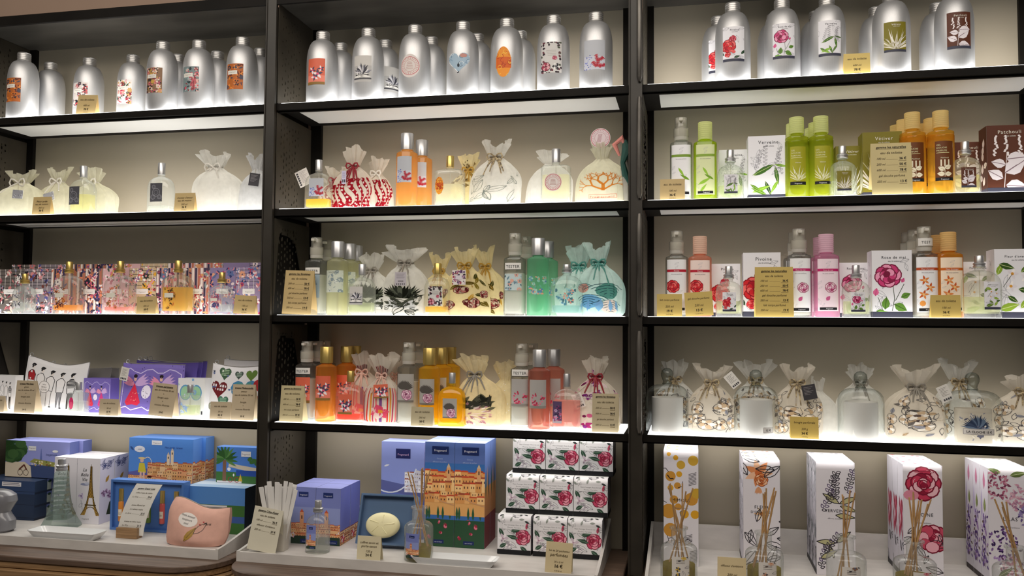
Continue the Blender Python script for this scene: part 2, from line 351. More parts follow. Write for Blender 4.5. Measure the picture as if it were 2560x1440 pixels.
# ------------------------------------------------------------------ artwork of the goods
def twid(t, track=0): return sum(GL[ch][1]+track for ch in t if ch in GL) or 1
def fit(a, t, x, y, maxw, size, c, **k):
    s = min(size, maxw/twid(t, k.get('track', 0))); a.text(t, x, y, s, c, **k); return s
def brandbar(a, h, c='#15151a', t='Fragonard', tc='#e8e8ea', w=None):
    a.rect(0, 0, a.w, h, c, 18); fit(a, t, a.w/2, h*.33, a.w*.42, h*.62, tc, L=19)
def nat(kind, w, h, seed=3, title=True, bar=.085, sub='eau de toilette', bigness=1.0):
    """white carton or label with a botanical drawing: peony, rose, verbena, vetiver, patchouli, orange blossom"""
    bg = {'vetiver': '#7d7420', 'patchouli': '#5a3020'}.get(kind, '#e9e8ee')
    a = Art(w, h, bg, seed); W, H, r = w, h, a.r
    tcol = '#f0ece0' if kind in ('vetiver', 'patchouli') else '#33333a'
    lw = max(.28, w*.007)
    if kind == 'pivoine':
        a.sketch(9, lw, '#74747c'); R = w*.36*bigness
        for q in ((.05, .18, 2.2), (.5, .1, .3), (.85, .2, .9)): a.leaf(q[0]*W, q[1]*H, w*.3, w*.12, q[2], '#24402c', '#6f8f62')
        a.bloom(w*.28, h*.44, R, '#b3142a', '#d4222e', '#ef6a68', '#8e0f20'); a.bloom(w*.46, h*.64, R*.5, '#a8102e', '#c92440', '#e8788c', '#8e0f20')
        a.bloom(w*.22, h*.2, R*.4, '#b3142a', '#dc3a40', '#f29088'); a.ell(w*.5, h*.27, R*.25, R*.2, '#e8585a')
        if bigness > .9: a.ell(w*.34, h*.42, R*.2, R*.14, '#f3d6b0')
    elif kind == 'rose':
        a.sketch(9, lw, '#7c7c86'); R = w*.35*bigness
        a.line([(w*.5, h*.1), (w*.56, h*.28), (w*.52, h*.5)], lw*2.2, '#3c4a34'); a.line([(w*.58, h*.25), (w*.8, h*.5)], lw*2.2, '#3c4a34'); a.line([(w*.3, h*.05), (w*.15, h*.3)], lw*2, '#3c4a34')
        a.bloom(w*.4, h*.62, R, '#8d1a48', '#cc3d78', '#ef9cbe', '#7a123c'); a.ell(w*.5, h*.55, R*.5, R*.32, '#f2c3d6'); a.ell(w*.4, h*.66, R*.45, R*.4, '#b02660')
        a.leaf(w*.74, h*.52, w*.14, w*.1, 1.1, '#d65a92', '#8d1a48'); a.leaf(w*.08, h*.32, w*.22, w*.15, 1.4, '#e0689c', '#a82a60')
        for q in ((.32, .12, 1.45, .34), (.55, .2, -.5, .36), (.72, .3, .4, .26), (.1, .1, -.4, .3)): a.leaf(q[0]*W, q[1]*H, w*q[3], w*q[3]*.62, q[2], '#5f8a34', '#2e4a1c')
        a.leaf(w*.02, h*.03, w*.4, w*.16, .25, '#8fc45a', '#4c7a2a')
    elif kind == 'verveine':
        a.sketch(7, lw, '#a0a0a8', y0=h*.45)
        for q in ((.2, .45, 1.3), (.45, .5, 1.55), (.72, .48, 1.35), (.88, .4, 1.7)):
            x, y = q[0]*W, q[1]*H
            for i in range(13): t = i/13; px_, py_ = x+math.cos(q[2])*t*h*.36, y+math.sin(q[2])*t*h*.36; a.outleaf(px_, py_, w*.07, w*.04, q[2]+(1 if i % 2 else -1), lw, '#5a5560')
        for q in ((.15, .38, .5, .5), (.7, .55, 3.6, .55), (.72, .52, -1.4, .45), (.45, .3, -1.2, .4), (.1, .12, .35, .45), (.5, .08, 2.7, .4), (.8, .3, 4.2, .35), (.05, .25, -.6, .3), (.7, .55, -.2, .3)):
            a.leaf(q[0]*W, q[1]*H, w*q[3]*1.2, w*q[3]*.26, q[2], r.choice(('#5d8a1e', '#3f6a20', '#86b82e', '#2c4c2c')), '#c8dc8a')
    elif kind == 'vetiver':
        for i in range(34):
            an = .35+2.45*i/33; L = h*(.42+.34*r.random()); x = w*.5+(r.random()-.5)*w*.25
            a.leaf(x, h*.08, L, w*.035, an, r.choice(('#e9e2d2', '#d9d4cc', '#b9b48a', '#f4f0e8')))
    elif kind == 'patchouli':
        a.line([(w*.4, h*.05), (w*.48, h*.6)], lw*2.4, '#efe6e6')
        for q in ((.42, .3, .6, .6), (.46, .5, .1, .5), (.38, .22, 2.6, .42), (.44, .12, -.1, .5), (.45, .42, 2.9, .36)): a.leaf(q[0]*W, q[1]*H, w*q[3], w*q[3]*.68, q[2], '#ece4ea', '#8c7680')
        for x in (.22, .46, .78):
            for i in range(16): t = i/16; a.ell(w*x+(r.random()-.5)*w*.13*(1.1-t), h*(.56+.3*t), w*.032, w*.024, '#f1e8ea', 6)
    elif kind == 'fleur':
        a.sketch(8, lw, '#8a8a92', size=w*.35)
        for q in ((.06, .62, 1.2, .34), (.1, .78, -.3, .4), (.62, .66, .7, .3), (.55, .42, -.2, .36), (.1, .12, .3, .5), (.6, .14, .9, .36), (.3, .32, -.6, .3), (.7, .3, .2, .3)): a.leaf(q[0]*W, q[1]*H, w*q[3], w*q[3]*.42, q[2], r.choice(('#55751f', '#33531d', '#8cab35')), '#d3df9c')
        for q in ((.42, .64), (.38, .46), (.75, .58)): a.flower(q[0]*W, q[1]*H, w*.15, 5, '#f6f2f2', '#e3dde4', '#d89a3a', .5)
        a.line([(w*.2, h*.45), (w*.42, h*.64)], lw*1.6, '#2b3a24')
    if title:
        nm = {'pivoine': 'Pivoine', 'rose': 'Rose de mai', 'verveine': 'Verveine', 'vetiver': 'Vétiver', 'patchouli': 'Patchouli', 'fleur': "Fleur d'oranger"}[kind]
        s = fit(a, nm, w*.55, h*.875, w*.62, w*.13, tcol, track=.08); fit(a, sub, w*.55, h*.83, w*.3, w*.05, tcol)
    if bar: brandbar(a, h*bar, '#3b3c4c' if bar > .06 else '#15151a')
    return a
def gel_label(kind, w, h, band, clear='#efeff2'):
    a = Art(w, h, clear, 7); a.sketch(8, .3, '#b3b3bc')
    a.rect(0, h*.76, w, h*.05, band); fit(a, {'pivoine': 'Pivoine', 'rose': 'Rose de mai', 'verveine': '', 'fleur': "Fleur d'oranger"}.get(kind, '') or ' ', w/2, h*.77, w*.6, h*.035, '#f4e8ea')
    fit(a, 'lait corps parfumé', w/2, h*.71, w*.7, h*.028, '#8a8088')
    if kind == 'pivoine': a.bloom(w*.3, h*.48, w*.38, '#b3142a', '#d4222e', '#ef6a68', '#8e0f20'); a.ell(w*.35, h*.26, w*.22, h*.07, '#cf3038')
    if kind == 'rose': a.bloom(w*.62, h*.45, w*.3, '#a83468', '#d690b0', '#f0d4e0', '#8d1a48'); a.leaf(w*.4, h*.2, w*.3, w*.2, .9, '#c65a8c')
    if kind == 'verveine':
        for q in ((.1, .2, .5, .8), (.35, .55, -1.0, .6), (.95, .3, 2.6, .6), (.2, .05, .9, .6)): a.leaf(q[0]*w, q[1]*h, w*q[3], w*q[3]*.22, q[2], a.r.choice(('#6f9a1e', '#4c7a22', '#93c23a')))
    if kind == 'fleur':
        for q in ((.35, .58), (.6, .45), (.3, .32)): a.flower(q[0]*w, q[1]*h, w*.26, 5, '#c85a24', '#e08a4a', '#f0c07a', .4, a.r.random())
        a.ell(w*.25, h*.16, w*.14, w*.14, '#e89a4a')
    a.rect(w*.08, h*.02, w*.84, h*.05, '#17171c', 18); fit(a, 'Fragonard', w*.55, h*.035, w*.4, h*.03, '#e8e8ea')
    return a
def ink_label(kind, w, h):                # printed straight on tinted shower gel
    a = Art(w, h, '#a2a024' if kind == 'vetiver' else '#6a3a18', 5)
    for i, t in enumerate(('GEL', 'DOUCHE', 'PARFUMÉ')): fit(a, t.replace('É', 'E'), w*.06, h*(.88-.07*i), w*.8, h*.055, '#e9e7b8', align='l')
    a.rect(w*.06, h*.70, w*.7, h*.012, '#d8d6a0'); fit(a, 'Vétiver' if kind == 'vetiver' else 'Patchouli', w*.5, h*.56, w*.6, h*.05, '#f0eccc')
    if kind == 'vetiver':
        for i in range(22): a.leaf(w*.5+(a.r.random()-.5)*w*.2, h*.1, h*(.25+.2*a.r.random()), w*.04, .5+2.1*i/21, '#ecebd4' if i % 2 else '#c8c878')
    else:
        a.line([(w*.5, h*.1), (w*.5, h*.5)], w*.03, '#f2ead0')
        for q in ((.5, .3, .5), (.5, .26, 2.6), (.5, .16, .1), (.5, .16, 3.0)): a.leaf(q[0]*w, q[1]*h, w*.42, w*.3, q[2], '#f1e9cf', '#a88a50')
        for x in (.3, .5, .72):
            for i in range(8): a.ell(w*x, h*(.38+.02*i), w*.05, h*.012, '#f2ead0', 6)
    a.rect(0, 0, w, h*.08, '#15151a', 18); fit(a, 'Fragonard', w/2, h*.02, w*.5, h*.045, '#e8e8ea'); return a
INK = ['#1d1d22', '#3a3a44', '#d8d6da', '#8a8a94']
def lab(kind, w=46, h=68):                # labels of the aluminium bottles and the glass flacons
    if kind == 'orange': a = Art(w, h, '#b5642c', 11).scatter(46, ['#c86a2a', '#e08a3c', '#6a2a1c', '#22242e', '#d8a070', '#4a4656'], 4, 9)
    elif kind == 'mono': a = Art(w, h, '#cfc6c2', 12).scatter(50, ['#1f1f26', '#c2404a', '#e8e2de', '#5c5a66', '#a86a6a'], 4, 8)
    elif kind == 'pink': a = Art(w, h, '#e2dcd8', 13).scatter(50, ['#d65a6a', '#e8a0aa', '#3a5a44', '#f2eee8', '#8a2a3a', '#caa26a'], 4, 9)
    elif kind == 'spice': a = Art(w, h, '#8a6a50', 14).scatter(50, ['#b8546a', '#d88a7a', '#3a2e2c', '#caa24a', '#e8d0c0', '#7a2a3a'], 4, 9)
    elif kind == 'teal': a = Art(w, h, '#7a8a8c', 15).scatter(46, ['#2e3a40', '#c85a6a', '#e0b0a8', '#a8b8b8', '#8a3a44'], 4, 9); a.leaf(w*.75, h*.05, h*.5, w*.42, 1.57, '#b85a60', '#6a2a30')
    elif kind == 'coral':
        a = Art(w, h, '#b9bcc4', 16); a.rect(0, 0, w, h*.45, '#c6c8d4')
        for i in range(26): a.ell(a.r.random()*w*.45, a.r.random()*h*.5, 1.6, 1.2, a.r.choice(('#6a78c8', '#8a94d8', '#4a5ab0')), 6)
        def cor(x, y, an, L, d):
            for i in range(4):
                x += math.cos(an)*L; y += math.sin(an)*L; an += a.r.uniform(-.25, .25); sd = L*.75
                for sg in (-1, 1): a.ell(x-math.sin(an)*sd*sg, y+math.cos(an)*sd*sg, L*.55, L*.42, '#a8182e', 7); a.ell(x-math.sin(an)*sd*sg, y+math.cos(an)*sd*sg, L*.22, L*.18, '#e8a0a8', 6)
                a.ell(x, y, L*.7, L*.5, '#b01c34', 7)
            if d: cor(x, y, an+.7, L*.85, d-1); cor(x, y, an-.6, L*.85, d-1)
        cor(w*.62, h*.06, 1.4, w*.085, 1); cor(w*.66, h*.08, 2.3, w*.08, 0); cor(w*.68, h*.08, .6, w*.08, 0)
    elif kind == 'stars':
        a = Art(w, h, '#d9694f', 17); a.rect(0, h*.1, w, h*.25, '#e88470')
        for q in ((.3, .55, 11), (.62, .4, 14), (.45, .28, 11), (.8, .6, 9)): a.flower(q[0]*w, q[1]*h, q[2], 5, '#f1e6ea', '#4a4660', '#e85a7a', .45, a.r.random()*2)
        a.rect(0, 0, w, h*.1, '#8a6a34', 18)
    elif kind == 'blackflower':
        a = Art(w, h, '#b4b2b0', 18); a.rect(0, h*.62, w, h*.38, '#c8c5c1')
        for i in range(24): an = .2+2.7*i/24; a.leaf(w*.5, h*.3, h*.4*(.6+.5*a.r.random()), 5, an, a.r.choice(INK))
        for sx in (-1, 1):
            for k in range(4): a.leaf(w*.5, h*.22, w*(.3+.06*k), 6, math.pi/2-sx*(.9+.25*k), '#e8e6e2' if k % 2 else '#26262c')
        a.rect(0, h*.1, w, h*.05, '#44444a')
    elif kind == 'stamp':
        m = [(w/2+w/2*math.cos(t), h/2+h/2*math.sin(t)) for t in [6.283*i/28 for i in range(28)]]
        a = Art(w, h, '#d9cfcb', 19, m); a.ring(w/2, h/2, w*.46, 1.4, '#c05a62', 28); a.ring(w/2, h/2, w*.30, .9, '#c08a88', 22)
        for i in range(26): an = 6.283*i/26; a.line([(w/2+w*.34*math.cos(an), h/2+w*.34*math.sin(an)), (w/2+w*.42*math.cos(an), h/2+w*.42*math.sin(an))], 1.2, '#c48884')
        for i in range(5): a.line([(w*(.3+.02*i), h*(.36+.07*i)), (w*.45, h*(.38+.07*i)), (w*(.7-.02*i), h*(.36+.07*i))], .9, '#b88a86')
    elif kind == 'heart':
        m = [(w/2+w*.5*(math.sin(t)**3), h*.56+h*.5*((13*math.cos(t)-5*math.cos(2*t)-2*math.cos(3*t)-math.cos(4*t))/17)) for t in [6.283*i/32 for i in range(32)]]
        a = Art(w, h, '#9fb6c8', 20, m); a.line(m+m[:1], 1.6, '#e4e8ec', 18)
        for i in range(22): x, y = a.r.random()*w, a.r.random()*h; a.arc(x, y, 6, a.r.random()*6, a.r.random()*6+2, 1.1, a.r.choice(('#4a6a88', '#6a8aa8', '#dfe8ee', '#3a5068')))
        a.ell(w*.72, h*.8, w*.17, h*.08, '#c08a80'); a.ell(w*.5, h*.4, 3, 5, '#1f2c38'); a.ell(w*.48, h*.12, 2.4, 3, '#1a1f26')
    elif kind == 'oval':
        m = [(w/2+w/2*math.cos(t), h/2+h/2*math.sin(t)) for t in [6.283*i/28 for i in range(28)]]
        a = Art(w, h, '#e8912a', 21, m); a.rect(0, h*.3, w, h*.36, '#d2601c')
        for i in range(30): x, y = a.r.random()*w, a.r.random()*h; a.arc(x, y, 5, a.r.random()*6, a.r.random()*6+2.4, 1.2, a.r.choice(('#b03a14', '#f2c04a', '#c4501a')))
    elif kind == 'frame':
        a = Art(w, h, '#cfccca', 22)
        for i in range(40):
            t = i/40*4; k = int(t); u = t-k; x, y = ((u*w, 3), (w-3, u*h), (w-u*w, h-3), (3, h-u*h))[k]
            a.leaf(x, y, 8, 5, a.r.random()*6.28, a.r.choice(('#3a2830', '#6a3a44', '#4a5040', '#2a2028')))
        a.bloom(w*.25, h*.2, w*.24, '#6a1f34', '#a03a50', '#d8a0a8', '#3a1018'); a.bloom(w*.68, h*.48, w*.12, '#8a2a44', '#b84a64', '#d890a0'); a.flower(w*.75, h*.2, w*.2, 6, '#2e2e34', '#e4e2e0', '#55555c')
        for i in range(4): a.line([(w*(.25+.03*i), h*(.72-.05*i)), (w*.75, h*(.72-.05*i))], .8, '#a8a4a0')
    elif kind == 'dark':
        a = Art(w, h, '#4c4c52', 23)
        for q in ((.5, .5, .3), (.25, .25, .18), (.78, .25, .16), (.3, .8, .14)): a.ring(q[0]*w, q[1]*h, w*q[2], 1.6, '#85858c', 16); a.ring(q[0]*w, q[1]*h, w*q[2]*.55, 1.2, '#7a7a82', 12)
    elif kind == 'wfloral':
        a = Art(w, h, '#e4e0e2', 24).scatter(38, ['#8a4a6a', '#c08aa8', '#4a4a66', '#e8e4e8', '#a85a6a', '#5a6a5a'], 3, 6)
    elif kind == 'dahlia':
        a = Art(w, h, '#aaa6a0', 25)
        for i in range(14): a.leaf(w*.45, h*.45, h*.34, 7, .3+2.6*i/14, '#55504c')
        a.bloom(w*.6, h*.26, w*.34, '#b87a9a', '#dca0bc', '#f0d0de', '#8a4a6a'); a.rect(0, 0, w, h*.07, '#77726a')
    elif kind == 'carnation':
        a = Art(w, h, '#a9a5a2', 26)
        for i in range(30): an = 6.283*a.r.random(); q = w*.36*math.sqrt(a.r.random()); a.leaf(w*.5+q*math.cos(an), h*.3+q*math.sin(an)*.8, w*.16, w*.09, an, a.r.choice(('#b02a4a', '#cf4a68', '#8a1a34', '#e08098')))
        a.rect(0, 0, w, h*.09, '#8a8680')
    elif kind == 'violet':
        a = Art(w, h, '#5a4668', 27).scatter(26, ['#8a3a6a', '#c04a6a', '#3a3050', '#b8a0c0', '#d86a8a'], 3, 7); a.rect(0, 0, w, h*.12, '#b8a8b0')
    if kind in ('orange', 'mono', 'pink', 'spice', 'teal'):
        a.rect(w*.08, h*.58, w*.62, h*.15, '#e6e2da', 18); fit(a, 'Fragonard', w*.39, h*.64, w*.4, 5, '#77706a', it=.2)
    return a
# ------------------------------------------------------------------ price cards
TAN = '#bfa672'
def t3(a, l1, l2, l3, l4=''):
    w, h = a.w, a.h; y = [.70, .40, .19, .07]
    for i, t in enumerate(l1 if isinstance(l1, tuple) else (l1,)): fit(a, t, w/2, h*(y[0]-.15*i), w*.78, h*.14, '#4a3c22', it=.22)
    fit(a, l2, w/2, h*y[1]-(.05*h if isinstance(l1, tuple) else 0), w*.34, h*.13, '#4a3c22', it=.22)
    s = fit(a, l3, w/2, h*y[2], w*.34, h*.15, '#20180c', bold=.5)
    if l4: fit(a, l4, w/2, h*y[3], w*.3, h*.06, '#4a3c22')
def tbig(a, title, rows):
    w, h = a.w, a.h; n = len(rows)+1; dy = h*.88/n; y = h*.9
    s = fit(a, title, w/2, y, w*.74, dy*.6, '#20180c', it=.15, bold=.3); a.rect(w/2-twid(title)*s/2, y-dy*.14, twid(title)*s, dy*.05, '#20180c')
    for r in rows:
        y -= dy
        if isinstance(r, str): fit(a, r, w/2, y, w*.64, dy*.6, '#4a3c22', it=.22)
        else:
            fit(a, r[0], w*.13, y, w*.22, dy*.55, '#4a3c22', align='l', it=.22); fit(a, r[1], w*.87, y, w*.2, dy*.6, '#20180c', align='r', bold=.45)
            a.rect(w*.38, y, w*.28, dy*.035, '#6a5a38'); a.rect(w*.68, y-dy*.26, w*.19, dy*.07, '#6a5a38')
def tset(a, lines):
    w, h = a.w, a.h; n = len(lines); dy = h*.9/n
    for i, t in enumerate(lines):
        y = h*.88-dy*i
        if not t: continue
        b = i == 0 or i == n-1
        s = fit(a, t, w/2, y, w*.8, min(dy*.7, h*.09), '#20180c' if b else '#4a3c22', it=0 if b else .22, bold=.3 if b else 0)
        if i == 0: a.rect(w/2-twid(t)*s/2, y-h*.015, twid(t)*s, h*.007, '#20180c')
def card(x0, y0, x1, z, draw, label, Y=.012, tone=TAN, lean=-.10, rz=0, name='price_card', ry=0):
    """tent card standing at depth Y on the level z; sides at pixel columns x0, x1, upper edge at pixel row y0"""
    xm = (x0+x1)/2; X0, X1 = at(x0, y0+20, Y).x, at(x1, y0+20, Y).x; W = X1-X0; H = at(xm, y0, Y).z-z
    a = Art(W*1000, H*1000); draw(a)
    m = MB(); t = .0006; k = -lean; sl = lambda u, v, o: (-W/2+u, v*k-o, v)      # front leaf leans back, rear leaf is its foot
    m.add([(x, y+z_*k, z_) for z_ in (0, H) for x, y in ((-W/2, 0), (W/2, 0), (W/2, t), (-W/2, t))], [(0, 3, 2, 1), (4, 5, 6, 7), (0, 1, 5, 4), (1, 2, 6, 5), (2, 3, 7, 6), (3, 0, 4, 7)])
    m.add([(-W/2, t+H*k, H), (W/2, t+H*k, H), (W/2, H*.36, 0), (-W/2, H*.36, 0)], [(0, 1, 2, 3)])
    key = 'card_stock_'+tone.strip('#')
    kit = [('folded_card', m.mesh('folded_card', pbr(key, tone, .55, noise=.05, scale=20), False), [('printed_text', a.mesh('printed_text', sl))])]
    return spawn(kit, name, label, 'price card', ((X0+X1)/2, Y, z+.0003+abs(ry)*W/2), rz, None, 0, ry)
# ------------------------------------------------------------------ goods
def alu(label=None):
    R, H = .0405, .197
    m = MB(); prof = [(R*.93, 0), (R, .004), (R, .112)]
    for i in range(1, 11): t = i/10*math.pi/2; prof.append((.0175+(R-.0175)*math.cos(t)**.85, .112+.060*math.sin(t)))
    prof += [(.0165, .174)]; m.lathe(prof, 40)
    c = MB(); p = [(.0172, .1735)]
    for i in range(4): z = .175+i*.005; p += [(.0178, z), (.0178, z+.0028), (.0168, z+.0034), (.0168, z+.0044)]
    p += [(.0176, .1955), (.0165, .197)]; c.lathe(p, 32)
    kit = [('bottle_body', m.mesh('bottle_body', ALU)), ('screw_cap', c.mesh('screw_cap', ALUCAP))]
    if label:
        a, zc = label; kit.append(('paper_label', a.mesh('paper_label', m_curve(-a.w*.0005, zc-a.h*.0005, R*2, R*2, 2), step=2.5)))
    return kit
def ribcap(m, r, z0, z1, ribs=9):
    p = [(r, z0)]
    for i in range(ribs):
        z = z0+(z1-z0)*(i+.2)/ribs; dz = (z1-z0)/ribs; p += [(r, z), (r, z+dz*.55), (r*.965, z+dz*.65), (r*.965, z+dz*.75)]
    p += [(r, z1-.001), (r*.93, z1)]; m.lathe(p, 28)
def tall(mat, cap, art=None, sq=2.0, w=.0545, ringed=False, ribbed=False, lz=.025, wrapn=None, capr=.0165):
    """shower gel: upright bottle, stepped shoulder, closed cap"""
    m = MB(); rings = []
    for q, z in ((.94, 0), (1, .003), (1, .134), (.97, .139), (.80, .142)): rings.append(se(w*q, w*q, sq, 36, z))
    if ringed: rings = rings[:3]+[se(w*q, w*q, 2, 36, z) for q, z in ((1, .122), (.97, .124), (1, .127), (1, .133), (.96, .135), (.99, .138), (.97, .142), (.7, .146))]
    z1 = rings[-1][0][2]; rings.append(se(.026, .026, 2, 36, z1+.004)); rings.append(se(.026, .026, 2, 36, z1+.007)); m.loft(rings)
    c = MB(); zc = z1+.006
    if ribbed: ribcap(c, capr, zc, .19)
    else: c.lathe([(capr, zc), (capr, .1885), (capr*.94, .19)], 30); c.lathe([(capr*.55, .19), (capr*.5, .1905)], 20, 0, -capr*.4)
    kit = [('bottle_body', m.mesh('bottle_body', mat)), ('flip_cap', c.mesh('flip_cap', cap))]
    if art: kit.append(('printed_label', art.mesh('printed_label', m_curve(-art.w*.0005, lz, w, w, wrapn or sq), step=2.5)))
    return kit
def lotion(art=None, band=None, sq=3.2, w=.0525, body=None, lz=.02, tester=None, tz=.1, turn=0):
    m = MB(); m.loft([se(w*q, w*q, sq, 36, z) for q, z in ((.94, 0), (1, .003), (1, .136), (.96, .141), (.78, .143), (.5, .147), (.5, .15))])
    ml = MB(); ml.loft([se(w*.9, w*.9, sq, 32, z) for z in (.006, .105)])
    p = MB(); p.lathe([(.0155, .149), (.016, .151), (.016, .174), (.0155, .176)], 28); p.lathe([(.0095, .176), (.0095, .192)], 20); p.lathe([(.012, .190), (.012, .199), (.011, .2005)], 22); p.box(-.004, -.026, .193, .004, 0, .199)
    o = MB(); o.lathe([(.0175, .158), (.0175, .178), (.0145, .180), (.0145, .2025), (.0138, .2035)], 28, cap0=False)
    kit = [('bottle_body', m.mesh('bottle_body', body or GLASSY), [('milk_fill', ml.mesh('milk_fill', MILK))]), ('pump', p.mesh('pump', WPLASTIC)), ('clear_overcap', o.mesh('clear_overcap', CLEARP))]
    if art: kit.append(('printed_label', art.mesh('printed_label', m_curve(-art.w*.0005, lz, w, w, sq), step=2.5)))
    if tester:
        if tz < .14:
            t = Art(40, 17, '#e6e4e0'); fit(t, tester, 20, 5, 34, 10, '#33333a', track=.06); t.rect(0, 0, 40, 1.2, '#26262c')
            kit.append(('tester_sticker', t.mesh('tester_sticker', m_curve(-.02, tz, w, w, sq), step=2.5, base=.0007)))
        else: kit.append(('tester_sticker', tester_small(tester, tz)))
    return kit
def tester_small(txt, tz):
    t = Art(30, 17, '#e2e0dc'); fit(t, txt, 15, 5, 26, 8, '#33333a', track=.06); return t.mesh('tester_sticker', m_curve(-.015, tz, .0352, .0352, 2), step=2.5, base=.0007)
GLASSY = glass('lotion_clear_plastic', '#eef0ee', '#8c918e', .06, .12, '#e6e6e2')
MILK = cloth('white_lotion', '#f6f4ee', .0)
def gel(name, col, edge, bodycol, body=.36): return glass(name, col, edge, .06, body, bodycol)
GELORANGE = gel('orange_gel', '#fcdcae', '#e0a860', '#fcc880')
GELGREENY = gel('lime_gel', '#e8ec90', '#b4bc48', '#dce45a')
GELYELLOW = gel('amber_gel', '#fce8a4', '#e4b848', '#fcd868')
GELAQUA = gel('aqua_gel', '#ccf0da', '#78c49c', '#a8e4c4')
GELPALE = gel('pale_gel', '#f8f8e6', '#d0d0a8', '#f0eed2', .3)
GELROSE = gel('rose_gel', '#eec4b6', '#b87464', '#e4a090')
GELPINK = gel('pink_gel', '#f8d8e6', '#cc8cae', '#f0bcd6', .4)
GELPEACH = gel('peach_gel', '#f8d4c4', '#d89078', '#f4b8a0', .4)
GELMAND = gel('mandarin_gel', '#fcd890', '#dc9c38', '#fcc050', .4)
def softcap(name, col): return cloth(name, col, .04)
CAPLIME = softcap('lime_cap', '#eef2b8'); CAPYEL = softcap('amber_cap', '#f6e4a8'); CAPPINK = softcap('pink_cap', '#f6d8e6'); CAPPEACH = softcap('peach_cap', '#f6dccb'); CAPMAND = softcap('mandarin_cap', '#f6d89a')
def perfume(w, d, bh, H, liq, fill=.4, n=3.2, capm=None, art=None, lz=.02, lx=0, collar=True, capr=.0095, sharp=False, glassm=None, tube=True, capz=None):
    """glass flacon: thick base, liquid, domed shoulder, crimped collar, spray cap"""
    g = MB(); sh = .90 if sharp else .66
    pr = [(.97, 0), (1, .02), (1, sh)]+([(.97, .95), (.80, .985), (.3, 1.0)] if sharp else [(.985, .73), (.94, .80), (.85, .87), (.70, .93), (.48, .975), (.26, 1.0)])
    g.loft([se(w*q, d*(q if q > .5 else q*1.2), n if q > .6 else 2.3, 40, bh*z) for q, z in pr]+[se(.019, .019, 2, 40, bh+.003), se(.019, .019, 2, 40, bh+.008)])
    kit = [('glass_flacon', g.mesh('glass_flacon', glassm or GLASS))]; sub = []
    if liq:
        l = MB(); zt = bh*(.10+.8*fill); l.loft([se(w*.9, d*.86, n, 32, z) for z in (bh*.09, bh*.09+.002)]+[se(w*.9*(1 if zt < bh*.75 else .8), d*.86, n, 32, zt)])
        sub.append(('perfume_liquid', l.mesh('perfume_liquid', liq)))
    if tube: sub.append(('dip_tube', MB().tube([(0, 0, bh*.12), (0, 0, bh)], .0011).mesh('dip_tube', CLEARP)))
    kit[0] = (*kit[0], sub)
    cm = capm or CHROME; c = MB(); z0 = bh+.006
    if collar: c.lathe([(.0115, z0), (.0125, z0+.001), (.0125, z0+.0035), (.0112, z0+.004), (.0112, z0+.006), (.0125, z0+.0065), (.0125, z0+.009), (.0105, z0+.0105)], 24); z0 += .0095
    c.lathe([(capr, z0), (capr, H-.001), (capr*.93, H)], 24)
    kit.append(('spray_cap', c.mesh('spray_cap', cm)))
    if art: kit.append(('paper_label', art.mesh('paper_label', m_curve(lx-art.w*.0005, lz, w, d, n), step=2.5)))
    return kit
def liquid(name, col, body=.45): return glass('liquid_'+name, col, col, .1, body, col, 0)
LQ = {'straw': liquid('straw', '#f8f5d0', .22), 'yellow': liquid('yellow', '#fce458', .5), 'gold': liquid('gold', '#fce080', .45), 'amber': liquid('amber', '#fcc868', .5), 'clear': liquid('clear', '#f4f6f2', .2),
      'cream': liquid('cream', '#faf7e4', .3), 'aqua': liquid('aqua', '#d4ecea', .3), 'pink': liquid('pink', '#fac8c0', .35), 'coral': liquid('coral', '#fa9c8c', .5), 'pear': liquid('pear', '#f0f3da', .28), 'olive': liquid('olive', '#c0b458', .45)}
def carton(w, d, h, front=None, right=None, left=None, top=None, mat=None, rt=0, back=None):
    """folding carton, base centre front at the origin (front face on y = 0); rt rounds the upper front edge"""
    m = MB()
    if rt:
        pf = [(0, 0), (d, 0), (d, h), (rt, h)]+[(rt-rt*math.sin(t), h-rt+rt*math.cos(t)) for t in [math.pi/2*i/6 for i in range(1, 7)]]
        n = len(pf); m.add([(-w/2, y, z) for y, z in pf]+[(w/2, y, z) for y, z in pf], [tuple(range(n-1, -1, -1)), tuple(range(n, 2*n))]+[(i, (i+1) % n, n+(i+1) % n, n+i) for i in range(n)])
    else: m.box(-w/2, 0, 0, w/2, d, h)
    kit = [('carton_body', m.mesh('carton_body', mat or WHITE, bool(rt)))]; sub = []
    def mf(u, v, o):
        L = h-rt
        if not rt or v <= L: return (-w/2+u, -o, v)
        t = min((v-L)/rt, math.pi/2); return (-w/2+u, rt-(rt+o)*math.cos(t), L+(rt+o)*math.sin(t))
    if front: sub.append(('front_print', front.mesh('front_print', mf, vstep=(3 if rt else None))))
    if right: sub.append(('side_print', right.mesh('side_print', m_right(w/2, 0, 0))))
    if left: sub.append(('side_print', left.mesh('side_print', m_left(-w/2, d, 0))))
    if top: sub.append(('top_print', top.mesh('top_print', m_top(-w/2, rt, h))))
    kit[0] = (*kit[0], sub); return kit
